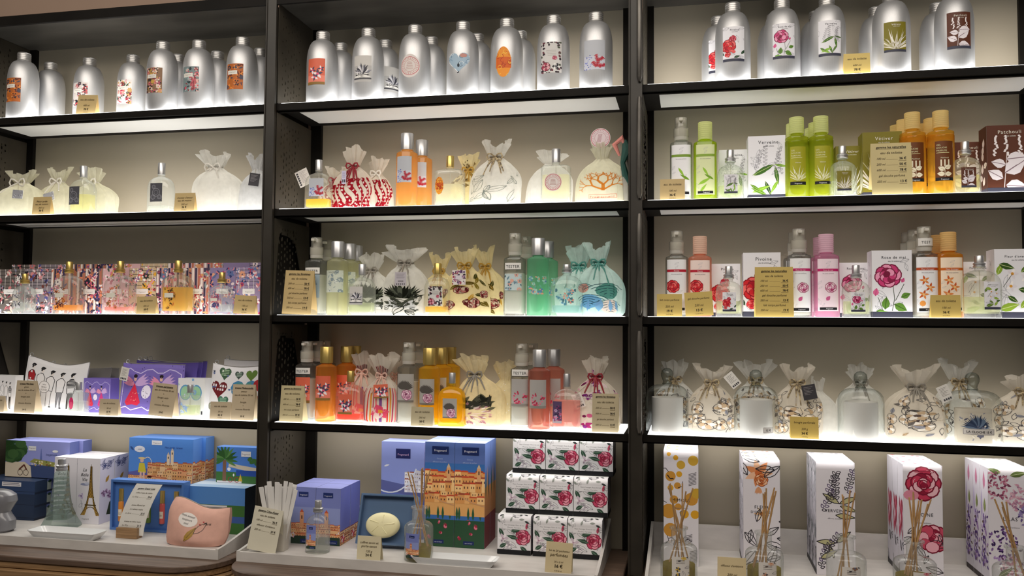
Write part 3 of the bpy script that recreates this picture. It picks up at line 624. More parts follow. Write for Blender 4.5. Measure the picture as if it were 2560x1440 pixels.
def bag(w, d, h, mat, neck=.74, flare=.5, seed=1, art=None, ribbon=None, lean=0, tagart=None, tagpos=None, full=1.0, tails=4, amat=None, tagrot=0):
    """drawstring pouch of sheer cloth: bulging body, gathered neck, ruffled mouth"""
    r = random.Random(seed); ph = [r.random()*6.28 for _ in range(6)]; nf = r.choice((8, 9, 10))
    def half(t):
        if t < .06: return .82+.18*(t/.06)**.5
        if t < neck-.02:
            q = (t-.06)/(neck-.08); return 1-(1-.2)*max(0, (q-.35)/.65)**(2.0*full)
        q = (t-neck+.02)/(1-neck+.02); return .2+(flare-.2)*min(1, q*1.1)**.8
    def P(th, t):
        k = half(t); wr = 0.0
        nk = math.exp(-((t-neck)/.09)**2); fl = max(0, (t-neck)/(1-neck))
        wr = (.10*nk+.22*fl+.03*(t < neck))*math.sin(nf*th+ph[0]+2*t)+(.06*nk+.10*fl+.026)*math.sin((nf*2+1)*th+ph[1]-3*t)+.05*math.sin(3*th+ph[2]+5*t)
        n = 2.0 if t > neck-.1 else 2.6; c, s_ = math.cos(th), math.sin(th)
        x = w/2*k*math.copysign(abs(c)**(2/n), c)*(1+wr); y = (d/2*k if t < neck else (w*.30*k))*math.copysign(abs(s_)**(2/n), s_)*(1+wr)
        z = h*t+(fl*h*.05*math.sin(2*th+ph[3])+fl*h*.03*math.sin(5*th+ph[4]))+h*.012*math.sin(2*th+ph[5])*(.1 < t < neck)
        return (x+lean*h*max(0, t-.45)**1.3, y, z)
    seg = 56; ts = [0, .02, .06]+[.06+(neck-.06)*i/12 for i in range(1, 13)]+[neck+(1-neck)*i/7 for i in range(1, 8)]
    m = MB(); m.loft([[P(2*math.pi*j/seg, t) for j in range(seg)] for t in ts], True, False)
    kit = [('sheer_pouch', m.mesh('sheer_pouch', mat))]
    if art:
        def f(u, v, o):
            th = -math.pi/2+(u/(art.w*.001)-.5)*2.6; x, y, z = P(th, max(0.0, min(.99, v/h))); s_ = 1+(o*1.6+.0003)/max(.006, math.hypot(x, y)); return (x*s_, y*s_-o, z)
        kit[0] = (*kit[0], [('printed_pattern', art.mesh('printed_pattern', f, step=art.w/20, vstep=art.h/16, mat=amat or SHEER))])
    if ribbon:
        b = MB(); b.loft([[(1.07*P(2*math.pi*j/40, neck)[0]+(0 if k else 0), 1.07*P(2*math.pi*j/40, neck)[1], neck*h-.003+.006*k) for j in range(40)] for k in (0, 1)], False, False)
        cx = P(-math.pi/2, neck)
        for i in range(tails):
            dx = (i-(tails-1)/2)/max(1, tails-1)*2*w*.22+(r.random()-.5)*w*.1; L = h*(.2+.2*r.random())
            b.tube([(cx[0], cx[1]-.003, neck*h), (cx[0]+dx*.5, cx[1]-.008, neck*h-L*.3), (cx[0]+dx, -d*.5*.85-.003, neck*h-L)], [.0022, .0026, .0016], 6)
        for sx in (-1, 1):
            b.tube([(cx[0], cx[1]-.004, neck*h)]+[(cx[0]+sx*w*.13*math.sin(q)*1.2, cx[1]-.008, neck*h+w*.07*math.sin(2*q)) for q in (.5, 1.0, 1.57, 2.2, 2.8)], .0022, 6)
        kit.append(('ribbon', b.mesh('ribbon', ribbon)))
    if tagart:
        x0, z0 = tagpos; T = MB(); tw, thh = tagart.w*.001, tagart.h*.001; yy = -d*.5-.006; ca, sa = math.cos(tagrot), math.sin(tagrot)
        def fr(u, v, o): u -= tw/2; v -= thh; return (x0+u*ca-v*sa, yy-o, z0+u*sa+v*ca)
        q = [fr(0, 0, 0), fr(tw, 0, 0), fr(tw, thh, 0), fr(0, thh, 0)]; T.add(q+[(a, b+.0008, c) for a, b, c in q], [(0, 1, 2, 3), (7, 6, 5, 4), (0, 4, 5, 1), (1, 5, 6, 2), (2, 6, 7, 3), (3, 7, 4, 0)])
        s_ = MB().tube([(P(-math.pi/2, neck)[0], P(-math.pi/2, neck)[1]-.003, neck*h), (x0, yy, z0-.003)], .0006, 5)
        kit.append(('gift_tag', T.mesh('gift_tag', WHITE, False), [('tag_print', tagart.mesh('tag_print', fr)), ('tag_string', s_.mesh('tag_string', pbr('pale_string', '#a89c88', .8)))]))
    return kit
def zip_pouch(w, h, t, mat, art=None, seed=1, sag=.06, pull=True, rnd=0, back=.14):
    """flat zipped cloth pouch standing on its lower edge"""
    r = random.Random(seed); nu, nv = 22, 14; p1, p2 = r.random()*6, r.random()*6
    def top(u): return h*(1-sag*math.sin(math.pi*u)*.6-sag*.8*u+sag*.35*math.sin(5*u+p1))
    def th(u, v): return t*(.12+.88*(max(0, math.sin(math.pi*min(max(u, .0), 1)))**.45)*(max(0, 1-v**3)**.6)*(.55+.45*min(1, v*6)))+t*.09*math.sin(7*u+p2+4*v)*math.sin(math.pi*v)
    def P(u, v, sgn):
        q = 1-rnd*abs(2*v-1)**3; e = 1-rnd*1.1*abs(2*u-1)**5
        return ((-w/2+w*u)*q+.006*w*math.sin(6*v+p1)+rnd*.05*w*math.sin(9*v+p2), -sgn*th(u, v)/2+back*top(u)*v, top(u)*(.5+(v-.5)*e)-top(0)*.0 if rnd else top(u)*v)
    m = MB()
    for sgn in (1, -1):
        vs = [P(i/nu, j/nv, sgn) for j in range(nv+1) for i in range(nu+1)]; fs = []
        for j in range(nv):
            for i in range(nu): a = j*(nu+1)+i; q = (a, a+1, a+nu+2, a+nu+1); fs.append(q if sgn > 0 else q[::-1])
        m.add(vs, fs)
    e = [(0, j/nv) for j in range(nv+1)]+[(i/nu, 1) for i in range(1, nu+1)]+[(1, 1-j/nv) for j in range(1, nv+1)]+[(1-i/nu, 0) for i in range(1, nu)]
    vs = [P(u, v, 1) for u, v in e]+[P(u, v, -1) for u, v in e]; n = len(e); m.add(vs, [(i, (i+1) % n, n+(i+1) % n, n+i) for i in range(n)])
    kit = [('cloth_body', m.mesh('cloth_body', mat))]
    if art: kit[0] = (*kit[0], [('printed_picture', art.mesh('printed_picture', lambda u, v, o: (lambda q: (q[0], q[1]-o-.0003, q[2]))(P(u/w, min(1, v/h), 1)), step=art.w/22, vstep=art.h/14))])
    z = MB().tube([(lambda q: (q[0], back*q[2], q[2]+.0005))(P(i/12, 1, 1)) for i in range(13)], .0016, 6); kit.append(('zip', z.mesh('zip', pbr('zip_metal', '#8a8680', .4, .6))))
    if pull:
        k = MB(); k.tube([(-w/2+.01, -.004, top(.05)+.004+.004*math.sin(q)) if False else (-w/2+.012+.005*math.cos(q), back*h-.002, top(.05)+.005+.005*math.sin(q)) for q in [6.283*i/12 for i in range(13)]], .0009, 5)
        kit.append(('zip_pull', k.mesh('zip_pull', CHROME)))
    return kit
# ------------------------------------------------------------------ shelving, counter, walls
Z = {1: 2.0733, 2: 1.7997, 3: 1.5285, 4: 1.2573}
DEP = .211; TRAYZ = .955; CNT = .938
XA0, XA1, XB0, XB1 = -1.0695, -1.0415, -.139, -.108       # uprights between the bays
BAYS = [('left', -1.9720, XA0, -1.948, XA0-.0), ('middle', XA1, XB0, -1.0095, -.169), ('right', XB1, .792, -.090, .7665)]
TOPZ = 2.335
m = MB(); m.box(-3.2, DEP+.012, 0, 2.4, DEP+.05, 3.2); structure('wall_back', m.mesh('wall_back', ROOMW, False))
m = MB(); m.box(-3.2, -3.2, -.03, 2.4, DEP+.05, 0); structure('floor', m.mesh('floor', pbr('floor_stone', (.25, .22, .19), .5, noise=.2, scale=4), False))
def perforated(y0, y1, z0, z1, seed):
    """sheet of metal pierced with irregular slots and tear-shaped holes; drawn in the YZ plane at x = 0"""
    r = random.Random(seed); outer = [(y0, z0), (y1, z0), (y1, z1), (y0, z1)]; holes = []; cells = []
    ny, nz = 7, max(3, int((z1-z0)/.018)); a0, a1 = y0+.016, y0+.128; cw, chh = (a1-a0)/ny, (z1-z0-.03)/nz
    for i in range(ny):
        for j in range(nz):
            if r.random() < .22: continue
            cy, cz = a0+cw*(i+.5)+(r.random()-.5)*cw*.25, z0+.014+chh*(j+.5+.5*(i % 2)*(j < nz-1))+(r.random()-.5)*chh*.16
            k = r.random(); L, W, an = chh*(.14+.24*k), cw*(.08+.12*r.random()), (r.random()-.5)*.7
            pts = [(0, 1), (.7, .45), (1, -.2), (.5, -.9), (-.3, -1), (-.9, -.35), (-.6, .5)]
            holes.append([(cy+p*W*math.cos(an)-q*L*math.sin(an), cz+p*W*math.sin(an)+q*L*math.cos(an)) for p, q in pts])
    loops = [[Vector((a, b, 0)) for a, b in outer]]+[[Vector((a, b, 0)) for a, b in reversed(h)] for h in holes]
    flat = [p for l in loops for p in l]; tris = tessellate_polygon(loops); t = .0016
    n = len(flat); mb = MB(); mb.add([(t/2, p.x, p.y) for p in flat]+[(-t/2, p.x, p.y) for p in flat], [tuple(q) for q in tris]+[tuple(i+n for i in reversed(q)) for q in tris])
    k = 0
    for l in loops:
        c = len(l); mb.add([(t/2, p.x, p.y) for p in l]+[(-t/2, p.x, p.y) for p in l], [(i, (i+1) % c, c+(i+1) % c, c+i) for i in range(c)])
    return mb
def unit(side, x0, x1, bx0, bx1):
    r = bpy.data.objects.new('shelving_unit', None); COL.objects.link(r); r.location = ((x0+x1)/2, 0, 0); cx = (x0+x1)/2
    tag(r, {'left': 'dark metal wall shelving bay holding the plaid boxes and purple pouches', 'middle': 'dark metal wall shelving bay between the two wide uprights', 'right': 'dark metal wall shelving bay holding the glass cloches'}[side], 'shelving')
    def part(name, mb, mat, parent=None): return obj(name, mb.mesh(name, mat, False), parent or r)
    X0, X1 = x0-cx, x1-cx; B0, B1 = bx0-cx, bx1-cx; zs = [CNT, Z[4], Z[3], Z[2], Z[1], TOPZ]
    part('back_panel', MB().box(B0, DEP, CNT+.0005, B1, DEP+.01, TOPZ), BACK)
    part('back_stile', MB().box(X0, DEP-.012, CNT+.0005, B0, DEP+.01, TOPZ), DARK)
    if X1 > B1: part('back_stile', MB().box(B1, DEP-.012, CNT+.0005, X1, DEP+.01, TOPZ), DARK)
    part('top_panel', MB().box(X0, -.004, TOPZ, X1, DEP+.01, TOPZ+.012), SOFFIT)
    part('top_edge', MB().box(X0, -.012, TOPZ-.006, X1, -.004, TOPZ+.02), DARK)
    for i in (1, 2, 3, 4):
        z = Z[i]; f = MB(); f.box(X0, 0, z-.0175, X1, .010, z-.0008); f.box(X0, .010, z-.022, X1, .018, z-.017)
        f.box(X0, .018, z-.0125, X0+.036, DEP-.012, z-.0008); f.box(X1-.036, .018, z-.0125, X1, DEP-.012, z-.0008); f.box(X0+.036, .176, z-.0125, X1-.036, DEP-.012, z-.0008); f.box(X0+.036, .018, z-.004, X1-.036, .176, z-.0008)
        s = part('shelf', f, DARK)
        part('lit_panel', MB().box(X0+.012, .0015, z-.0008, X1-.012, DEP-.012, z), LITP[i], s)
        part('underside_panel', MB().box(X0+.037, .0185, z-.0115, X1-.037, .1755, z-.0045), LITU if i == 4 else WHITEP, s)
    for k, xs in enumerate((X0, X1)):
        if side == 'left' and k == 0: pass
        for a, b in zip(zs, zs[1:]):
            p = perforated(.0, DEP-.012, a+.0006 if a == CNT else a+.0005, b-.024 if b != TOPZ else b-.001, hash((side, k, int(a*1000))) % 9999 if False else int(a*977)+k*31+len(side)*7)
            o = part('pierced_side_panel', p, PIERCED); o.location.x = xs-(.0012 if k else -.0012)
    return r
for b in BAYS: unit(*b)
for xo in (-1.9745, .7945):  # boards added outside the end bays so no light enters the pierced holes
    b_ = obj('light_block_board', MB().box(-.002, -.012, CNT+.0005, .002, DEP+.01, TOPZ+.02).mesh('light_block_board', DARK, False)); b_.location.x = xo+(-.0025 if xo < 0 else .0025)
    tag(b_, 'added dark board that keeps light out of the pierced panel at the far '+('left' if xo < 0 else 'right')+' of the shelving', 'board')
def upright(x0, x1, label, tubeside=False):
    r = bpy.data.objects.new('upright_post', None); COL.objects.link(r); r.location = ((x0+x1)/2, 0, 0); tag(r, label, 'post'); h = (x1-x0)/2
    fr = pbr('upright_metal', (.030, .025, .019), .45, 0, noise=.35, scale=12, col2=(.018, .015, .011), spec=.4)
    obj('front_face', MB().box(-h, -.012, CNT+.0005, h, -.002, TOPZ+.02).mesh('front_face', fr, False), r)
    obj('edge_bead', MB().tube([(-h+.002, -.013, CNT+.001), (-h+.002, -.013, TOPZ+.02)], .0022, 8).mesh('edge_bead', fr), r)
    obj('rear_web', MB().box(-.001, -.002, CNT+.0005, .001, DEP, TOPZ).mesh('rear_web', DARK, False), r)
    if tubeside:
        tb = pbr('worn_steel', (.20, .185, .165), .4, .6, noise=.6, scale=30, stretch=(1, 1, .25), col2=(.05, .045, .04))
        for z0, z1 in ((Z[1]+.002, TOPZ+.02), (Z[2]+.002, Z[1]-.03), (Z[3]+.002, Z[2]-.03), (Z[4]+.004, Z[3]-.03)):
            obj('steel_strut', MB().lathe([(.003, z0), (.0065, z0+.012), (.0065, z1-.03), (.004, z1-.004)], 12, h-.006, -.016).mesh('steel_strut', tb), r)
upright(XA0, XA1, 'dark metal upright between the left bay and the middle bay')
upright(XB0, XB1, 'dark metal upright with worn steel struts beside the glass cloches', True)
def counter(x0, x1, label, rad0, rad1, yf=-.200):
    r = bpy.data.objects.new('counter', None); COL.objects.link(r); r.location = ((x0+x1)/2, 0, 0); tag(r, label, 'counter'); cx = (x0+x1)/2
    def outl(o, z):
        p = [(x1-cx+o, DEP, z)]+[(x1-cx+o-rad1+rad1*math.cos(t), yf-o+rad1-rad1*math.sin(t), z) for t in [math.pi/2*i/10 for i in range(11)]]
        p += [(x0-cx-o+rad0-rad0*math.sin(t), yf-o+rad0-rad0*math.cos(t), z) for t in [math.pi/2*i/10 for i in range(11)]]+[(x0-cx-o, DEP, z)]
        return p[::-1]
    def slab(name, o, z0, z1, mat, ch=.002): obj(name, MB().loft([outl(o-ch, z0), outl(o, z0+ch), outl(o, z1-ch), outl(o-ch, z1)]).mesh(name, mat), r)
    slab('wooden_top', 0, CNT-.014, CNT, WOOD); slab('edge_moulding', -.004, CNT-.030, CNT-.0145, WOODL); slab('lower_moulding', .006, CNT-.060, CNT-.0315, WOODL); slab('cabinet_body', -.02, .02, CNT-.0605, WOOD)
counter(-2.9, -1.082, 'brown wooden counter top at the far left under the purple and blue boxes', .02, .13)
counter(-1.066, -.150, 'brown wooden counter top under the middle bay', .10, .05)
counter(-.098, 1.2, 'brown wooden counter top under the reed diffusers', .05, .05)
def tray(x0, x1, yf, label, hb=.052, xr=None):
    """shallow lacquered display tray: low front, sides that sweep up to a taller back; xr = left side behind the upright"""
    t = .007; z0 = CNT+.0003; m = MB(); n = 12; yb = DEP-.016; xr = x0 if xr is None else xr
    def hs(y): q = max(0, (y-yf)/(yb-yf)); return TRAYZ+.008+hb*(q**1.25)
    m.box(xr, yf, z0, x1, yb, TRAYZ); fr = MB()
    fr.box(x0, yf-t, z0, x1, yf, TRAYZ+.006)
    def side(xs, y0, y1):
        s = MB(); vs = []; ys = [y0+(y1-y0)*i/n for i in range(n+1)]
        for y in ys: zt = hs(y); vs += [(xs, y, z0), (xs+t, y, z0), (xs+t, y, zt), (xs, y, zt)]
        fs = [(0, 1, 2, 3), tuple(4*n+i for i in (3, 2, 1, 0))]
        for i in range(n):
            for a in range(4): b = (a+1) % 4; fs.append((4*i+b, 4*i+a, 4*i+4+a, 4*i+4+b))
        return s.add(vs, fs)
    kit_ = []
    if xr > x0: m.box(x0, yf, z0, xr, -.018, TRAYZ); kit_.append(('tray_side', side(x0-t, yf-t, -.018).mesh('tray_side', TRAY)))
    bk = MB().box(xr, yb, z0, x1, yb+t, hs(yb))
    return spawn([('tray_floor', m.mesh('tray_floor', TRAY, False)), ('front_lip', fr.mesh('front_lip', TRAY, False)), ('tray_side', side(xr-t, yf-t if xr == x0 else -.012, yb+t).mesh('tray_side', TRAY)), ('tray_side', side(x1, yf-t, yb+t).mesh('tray_side', TRAY)), ('tray_back', bk.mesh('tray_back', TRAY, False))]+kit_, 'display_tray', label, 'tray', (0, 0, 0))
tray(-2.25, -1.116, -.108, 'worn white lacquer tray under the tower-shaped bottle and pink pouch')
tray(-1.054, -.205, -.108, 'worn white lacquer tray under the rose boxes and soap set', xr=-1.030)
tray(-.090, .775, -.150, 'white lacquer tray with tall back under the reed diffusers')
# ------------------------------------------------------------------ placing helpers
def put(kit, name, label, cat, px, s, Y, rz=0, zoff=0, group=None, zc=.07, rx=0, ry=0):
    z = (Z[s] if s else TRAYZ)+.0003+zoff
    return spawn(kit, name, label, cat, (xat(px, Y, z+zc), Y, z), rz, group, rx, ry)
KC = {}
def kit(key, fn):
    if key not in KC: KC[key] = fn()
    return KC[key]
YF, YR = .054, .146
# ------------------------------------------------------------------ top shelf: aluminium bottles
def alub(px, kind, label, Y=YF, w=46, h=68, zc=.082, rz=0):
    k = kit(('alu', kind, w), lambda: alu((lab(kind, w, h) if not kind.startswith('nat') else nat(kind[4:], w, h, 5, bar=.075), zc)) if kind else alu())
    put(k, 'aluminium_bottle', label, 'bottle', px, 1, Y, rz, zc=.1)
alub(58, 'orange', 'leftmost aluminium bottle with an orange and black floral label')
alub(125, None, 'plain aluminium bottle standing behind the leftmost orange-labelled bottle', YR)
alub(222, 'mono', 'aluminium bottle with black and red floral label behind the torn price card', .13)
alub(331, 'pink', 'aluminium bottle with pale pink and green floral label on the top left shelf', .13)
alub(406, 'spice', 'aluminium bottle with brown and rose floral label, left of the teal-labelled one', .045)
alub(444, None, 'aluminium bottle mostly hidden behind the brown-and-rose-labelled bottle', .15)
alub(496, 'teal', 'aluminium bottle with teal-grey label showing a large pink teardrop')
alub(542, None, 'plain aluminium bottle just behind the teardrop-labelled one', YR)
alub(605, 'orange', 'aluminium bottle with orange label nearest the left upright')
alub(650, None, 'aluminium bottle partly hidden by the upright at the end of the top left shelf', YR)
alub(806, 'stars', 'aluminium bottle with coral label showing white lilies and a gold band')
alub(851, None, 'plain aluminium bottle behind the coral lily-labelled one', YR)
alub(920, 'blackflower', 'aluminium bottle with grey label and a black spiky flower')
alub(963, 'blackflower', 'aluminium bottle tucked behind the black-flower bottle, its label turned aside', YR, rz=.9)
alub(1037, 'stamp', 'aluminium bottle with a round pink postmark-like label', w=50, h=60)
alub(1078, None, 'plain aluminium bottle behind the round pink label bottle', YR)
alub(1157, 'heart', 'aluminium bottle with a blue patterned heart label', w=54, h=62)
alub(1193, None, 'plain aluminium bottle behind the blue heart bottle', YR)
alub(1267, 'oval', 'aluminium bottle with an orange oval label', w=38, h=76, zc=.078)
alub(1300, None, 'plain aluminium bottle behind the orange oval label bottle', YR)
alub(1384, 'frame', 'aluminium bottle with a label framed by dark flowers and a red peony', w=50, h=76)
alub(1490, 'coral', 'aluminium bottle with grey label and red coral, beside the steel-strutted upright', w=50, h=72)
alub(1832, 'nat_pivoine', 'aluminium bottle with a red peony label lettered Pivoine', w=48, h=82, zc=.088)
alub(1796, 'nat_pivoine', 'aluminium bottle half hidden behind the red peony bottle', .138, w=48, h=82, zc=.088)
alub(1955, 'nat_rose', 'aluminium bottle with a pink rose label lettered Rose de mai', w=48, h=82, zc=.088)
alub(1936, None, 'aluminium bottle hidden behind the pink rose bottle', YR)
alub(2068, 'nat_verveine', 'aluminium bottle with a white label of green verbena leaves', w=48, h=82, zc=.088)
alub(2042, None, 'aluminium bottle hidden behind the green verbena bottle', YR)
alub(2228, 'nat_vetiver', 'aluminium bottle with an olive label of white grass blades')
alub(2192, None, 'plain aluminium bottle behind the olive grass-labelled one', YR)
alub(2385, 'nat_patchouli', 'rightmost aluminium bottle with a brown label of white leaves', w=48, h=82, zc=.088)
alub(2345, None, 'plain aluminium bottle behind the brown leaf-labelled one', YR)
S3 = lambda l1, l2, l3, l4='': (lambda a: t3(a, l1, l2, l3, l4))
BIG = lambda t, rows: (lambda a: tbig(a, t, rows)); SET = lambda *l: (lambda a: tset(a, l))
EDT, P100, P200, P600 = 'eau de toilette', ('100 ml', '36 €'), ('200 ml', '50 €'), ('600 ml', '78 €')
GEL, LAIT = 'gel douche parfumé', 'lait corps parfumé'
card(190, 238, 238, Z[1], S3(EDT, '600 ml', '78 €', '13 €/100 ml'), 'small tan price card on the top left shelf', ry=.06)
card(2110, 132, 2176, Z[1], S3(EDT, '600 ml', '78 €', '13 €/100 ml'), 'gold-tan price card between the verbena and grass-labelled bottles', tone='#d2b868')
# ------------------------------------------------------------------ second shelf
ORG = cloth('white_organza', '#dddbd5', .16); CREAM = cloth('cream_organza', '#dcd9c6', .15); PALE = cloth('pale_linen', '#e0d9ce', .06); SILV = cloth('silver_organza', '#d4d4d4', .2); AQUA = cloth('aqua_organza', '#d8ebe6', .22); GOLDB = cloth('gold_organza', '#e4d8ae', .18); LINEN = cloth('natural_linen', '#ddd6ca', .06); MESHB = cloth('cream_mesh', '#e8dcb8', .22)
RIBR = pbr('red_ribbon', '#8a1c2a', .6); RIBW = pbr('white_ribbon', '#d8d4cc', .7); RIBG = pbr('gold_ribbon', '#a8822e', .5); RIBS = pbr('grey_ribbon', '#8a847a', .6); RIBB = pbr('brown_print_ribbon', '#5a4a3a', .7, noise=.9, scale=160, col2='#cbb890'); RIBT = pbr('teal_ribbon', '#4a8a80', .6); RIBP = pbr('pink_ribbon', '#d8b0a0', .6)
def bagart(kind, seed=4):
    a = Art(100, 140, None, seed); r = a.r
    if kind == 'redcoral':
        for x in range(8, 100, 12):
            pts = [(x+6*math.sin(i*.8+x), 8+i*9) for i in range(9 if x > 30 else 7)]; a.line(pts, 6.5, '#a3202e')
            for p in pts: a.ell(p[0]+r.uniform(-2, 2), p[1], 1.9, 3.0, '#f3e9e2', 8)
            a.ell(pts[-1][0], pts[-1][1], 5, 5, '#a3202e')
        for i in range(12): a.ell(r.random()*100, 6+r.random()*14, 6, 5, '#b3202e'); 
        for i in range(16): a.ell(r.random()*100, 6+r.random()*14, 2, 2, '#f6e6e2', 7)
    elif kind == 'orangecoral':
        def br(x, y, an, L, w, d):
            x2, y2 = x+L*math.cos(an), y+L*math.sin(an); a.line([(x, y), (x2, y2)], w, '#d88a3a')
            if d: br(x2, y2, an+.35+r.random()*.35, L*.8, w*.75, d-1); br(x2, y2, an-.35-r.random()*.35, L*.8, w*.75, d-1)
        br(52, 34, 1.57, 14, 3.2, 4); br(52, 36, 2.4, 14, 2.8, 4); br(52, 36, .8, 14, 2.8, 4)
        a.line([(34, 14), (70, 14), (70, 24), (34, 24), (34, 14)], .9, '#d8907a'); fit(a, 'Fragonard', 52, 16, 30, 7, '#c07a6a')
    elif kind == 'greyleaf': a.sketch(16, .9, '#8f958f', 5, 8, 95, 80, 30)
    elif kind == 'blackflower':
        for i in range(18): a.leaf(50, 44, 30+r.random()*14, 6, .2+2.75*i/17, r.choice(('#3c4038', '#6a7060', '#24261f')))
        for s_ in (-1, 1):
            for k in range(4): a.leaf(50, 22, 34, 13, 1.57-s_*(.55+.33*k), '#f0f0ee' if k % 2 else '#55594c', '#2a2c26')
        a.sketch(8, 1.2, '#3c403a', 5, 8, 95, 50, 24)
    elif kind == 'goldrose':
        for i in range(14): a.leaf(10+r.random()*80, 10+r.random()*80, 22, 8, r.random()*6.28, r.choice(('#6a5a24', '#8a7a34', '#4a4a24', '#caa24a')), '#e8dca0')
        for q in ((26, 26, 13), (62, 30, 14), (84, 52, 10), (45, 62, 11), (14, 60, 9)): a.bloom(*q, '#b04a4a', '#d88a80', '#f0dcc0', '#6a2a2a')
    elif kind == 'shells':
        for q in ((64, 60, 17, '#5f9a90'), (38, 34, 15, '#7ab0d8'), (66, 22, 15, '#f0dcd4'), (28, 66, 10, '#e6a89a')):
            a.ell(q[0], q[1], q[2], q[2]*1.15, q[3], 14)
            for i in range(6): a.arc(q[0], q[1]-q[2], q[2]*.35*(i+1), .7, 2.4, 1.1, '#3a5a68', 5)
        for i in range(5): a.leaf(20+15*i, 12, 26, 7, 1.3+.1*i, '#88b8e0')
    elif kind == 'stripes':
        for i in range(16): a.rect(6.2*i, 4, 3.1, 84, ('#c04a6a', '#e88a8a', '#8a5a9a', '#f0dcd4', '#d8342e', '#e8a04a')[i % 6])
        for i in range(12): a.rect(22+5*i, 112, 2.6, 28, ('#7a2a3a', '#5a2a3a', '#b05a5a')[i % 3])
        a.flower(50, 28, 18, 7, '#f2e0d8', '#e85a7a', '#f0b04a')
    elif kind == 'dahlia':
        for i in range(30): a.leaf(30+r.random()*40, 40+r.random()*24, 20, 7, r.random()*3.14, r.choice(('#4a4a40', '#6a6a58', '#33352c')))
        for i in range(70): an = r.random()*6.28; q = 24*math.sqrt(r.random()); a.leaf(40+q*math.cos(an), 30+q*math.sin(an), 8, 3.5, an, r.choice(('#f0dcd6', '#d8a8b4', '#b88a94', '#f6ece4')))
    elif kind == 'toile':
        for i in range(9): x, y = 8+r.random()*84, 16+r.random()*74; a.flower(x, y, 12, 6, '#c2a888', '#e8e0d4', '#5a4a44', .6); a.ring(x, y, 12, .8, '#3c3a3c', 12)
        for i in range(16): a.outleaf(10+r.random()*80, 10+r.random()*84, 15, 7, r.random()*6.28, .9, '#3f3d42')
        for i in range(14): a.leaf(10+r.random()*80, 10+r.random()*90, 13, 6, r.random()*6.28, r.choice(('#b49a78', '#8a8a92', '#d8ccb8', '#6a625c')), '#3a3838')
    elif kind == 'stars': 
        for i in range(46): a.ell(5+r.random()*90, 60+r.random()*70, 2.2, 2.2, r.choice(('#5a4430', '#3a2a20', '#8a7a50')), 6)
        for i in range(18): a.flower(5+r.random()*90, 30+r.random()*90, 6, 5, '#a08a5a', None, '#3a2a20')
    elif kind == 'purple': a.scatter(60, ['#b03a7a', '#d86a9a', '#7a2a5a', '#e8b8cc', '#8a3a8a', '#f0e0e4'], 5, 11)
    elif kind == 'dots': 
        for i in range(60): a.ell(r.random()*100, 10+r.random()*120, 1.2, 1.2, '#ffffff', 6)
    elif kind == 'blacktoile':
        for i in range(34): a.leaf(25+r.random()*60, 30+r.random()*60, 17, 4, r.random()*6.28, r.choice(('#2e3440', '#4a5460', '#5a5450')))
        a.scatter(20, ['#d8d0c4', '#4a4a52', '#8a7a68', '#c2a070'], 4, 8)
    return a
def tagp(kind):
    if kind == 'silver': return Art(34, 24, '#8f8f94', 2).scatter(14, ['#a8a8ae', '#77777e', '#b4b4ba'], 3, 6)
    if kind == 'barcode':
        a = Art(30, 34, '#b9b3ba', 3)
        for i in range(5): a.rect(4, 29-2.6*i, 22-2*(i % 3), .8, '#77727a')
        for i in range(12): a.rect(8+i*1.2, 9, .7 if i % 3 else .4, 4, '#26262c')
        for i in range(5): a.ell(5+5*i, 4, 1.6, 1.6, '#2a2a30', 8)
        return a
    if kind == 'white':
        a = Art(24, 36, '#dedad4', 3)
        for i in range(7): a.rect(4, 30-2.8*i, 16-(i % 3)*3, .9, '#8a8680')
        for i in range(4): a.rect(3+4.6*i, 3, 3.2, 4.5, '#3a3a40')
        return a
    if kind == 'strip':
        a = Art(12, 34, '#c2bcd4', 3); a.rect(2, 4, 3, 8, '#26262c'); a.rect(7, 4, 3, 8, '#26262c')
        for i in range(6): a.rect(2, 30-2.6*i, 8, .8, '#8a86a0')
        return a
    if kind == 'floral':
        a = Art(34, 36, '#e0dad6', 3).scatter(34, ['#5a3a6a', '#8a5a9a', '#a03a4a', '#2e2a34', '#c8a8b8'], 3, 6); a.rect(9, 13, 16, 10, '#d8d2da', 18); return a
    if kind == 'coral': a = lab('stars', 38, 34); return a
    if kind == 'disc':
        m_ = [(24+24*math.cos(t), 24+24*math.sin(t)) for t in [6.283*i/32 for i in range(32)]]; a = Art(48, 48, '#d9c8cc', 3, m_); a.ring(24, 24, 22.4, 1.5, '#b85a62', 32); a.ring(24, 24, 14, .9, '#b48890', 22)
        for i in range(28): an = 6.283*i/28; a.line([(24+16.5*math.cos(an), 24+16.5*math.sin(an)), (24+20*math.cos(an), 24+20*math.sin(an))], 1, '#b08088')
        for i in range(5): a.line([(16+2*i, 14), (20+2*i, 34)], .9, '#b48890')
        return a
    if kind == 'dark':
        a = Art(30, 34, '#3c3a3e', 3)
        for i in range(6): a.rect(4, 28-3.2*i, 20-(i % 3)*4, .9, '#8a8688')
        return a
def sachet(px, s, Y, w, h, mat, label, seed, art=None, lean=0, rz=0, **kw):
    w *= 1.16; d = kw.pop('d', w*.52); kw.setdefault('full', 1.45)
    put(bag(w, d, h, mat, seed=seed, art=bagart(art, seed) if art else None, lean=lean, **kw), 'drawstring_bag', label, 'bag', px, s, Y, rz)
FL = dict(w=.070, d=.044, bh=.100, H=.1377, capr=.0098, n=3.4, collar=False)     # 200 ml flacon
sachet(55, 2, .085, .138, .132, CREAM, 'leftmost cream organza bag with a silver tag', 1, tagart=tagp('silver'), tagpos=(.03, .076), tagrot=-.08, ribbon=RIBW, tails=2, neck=.78)
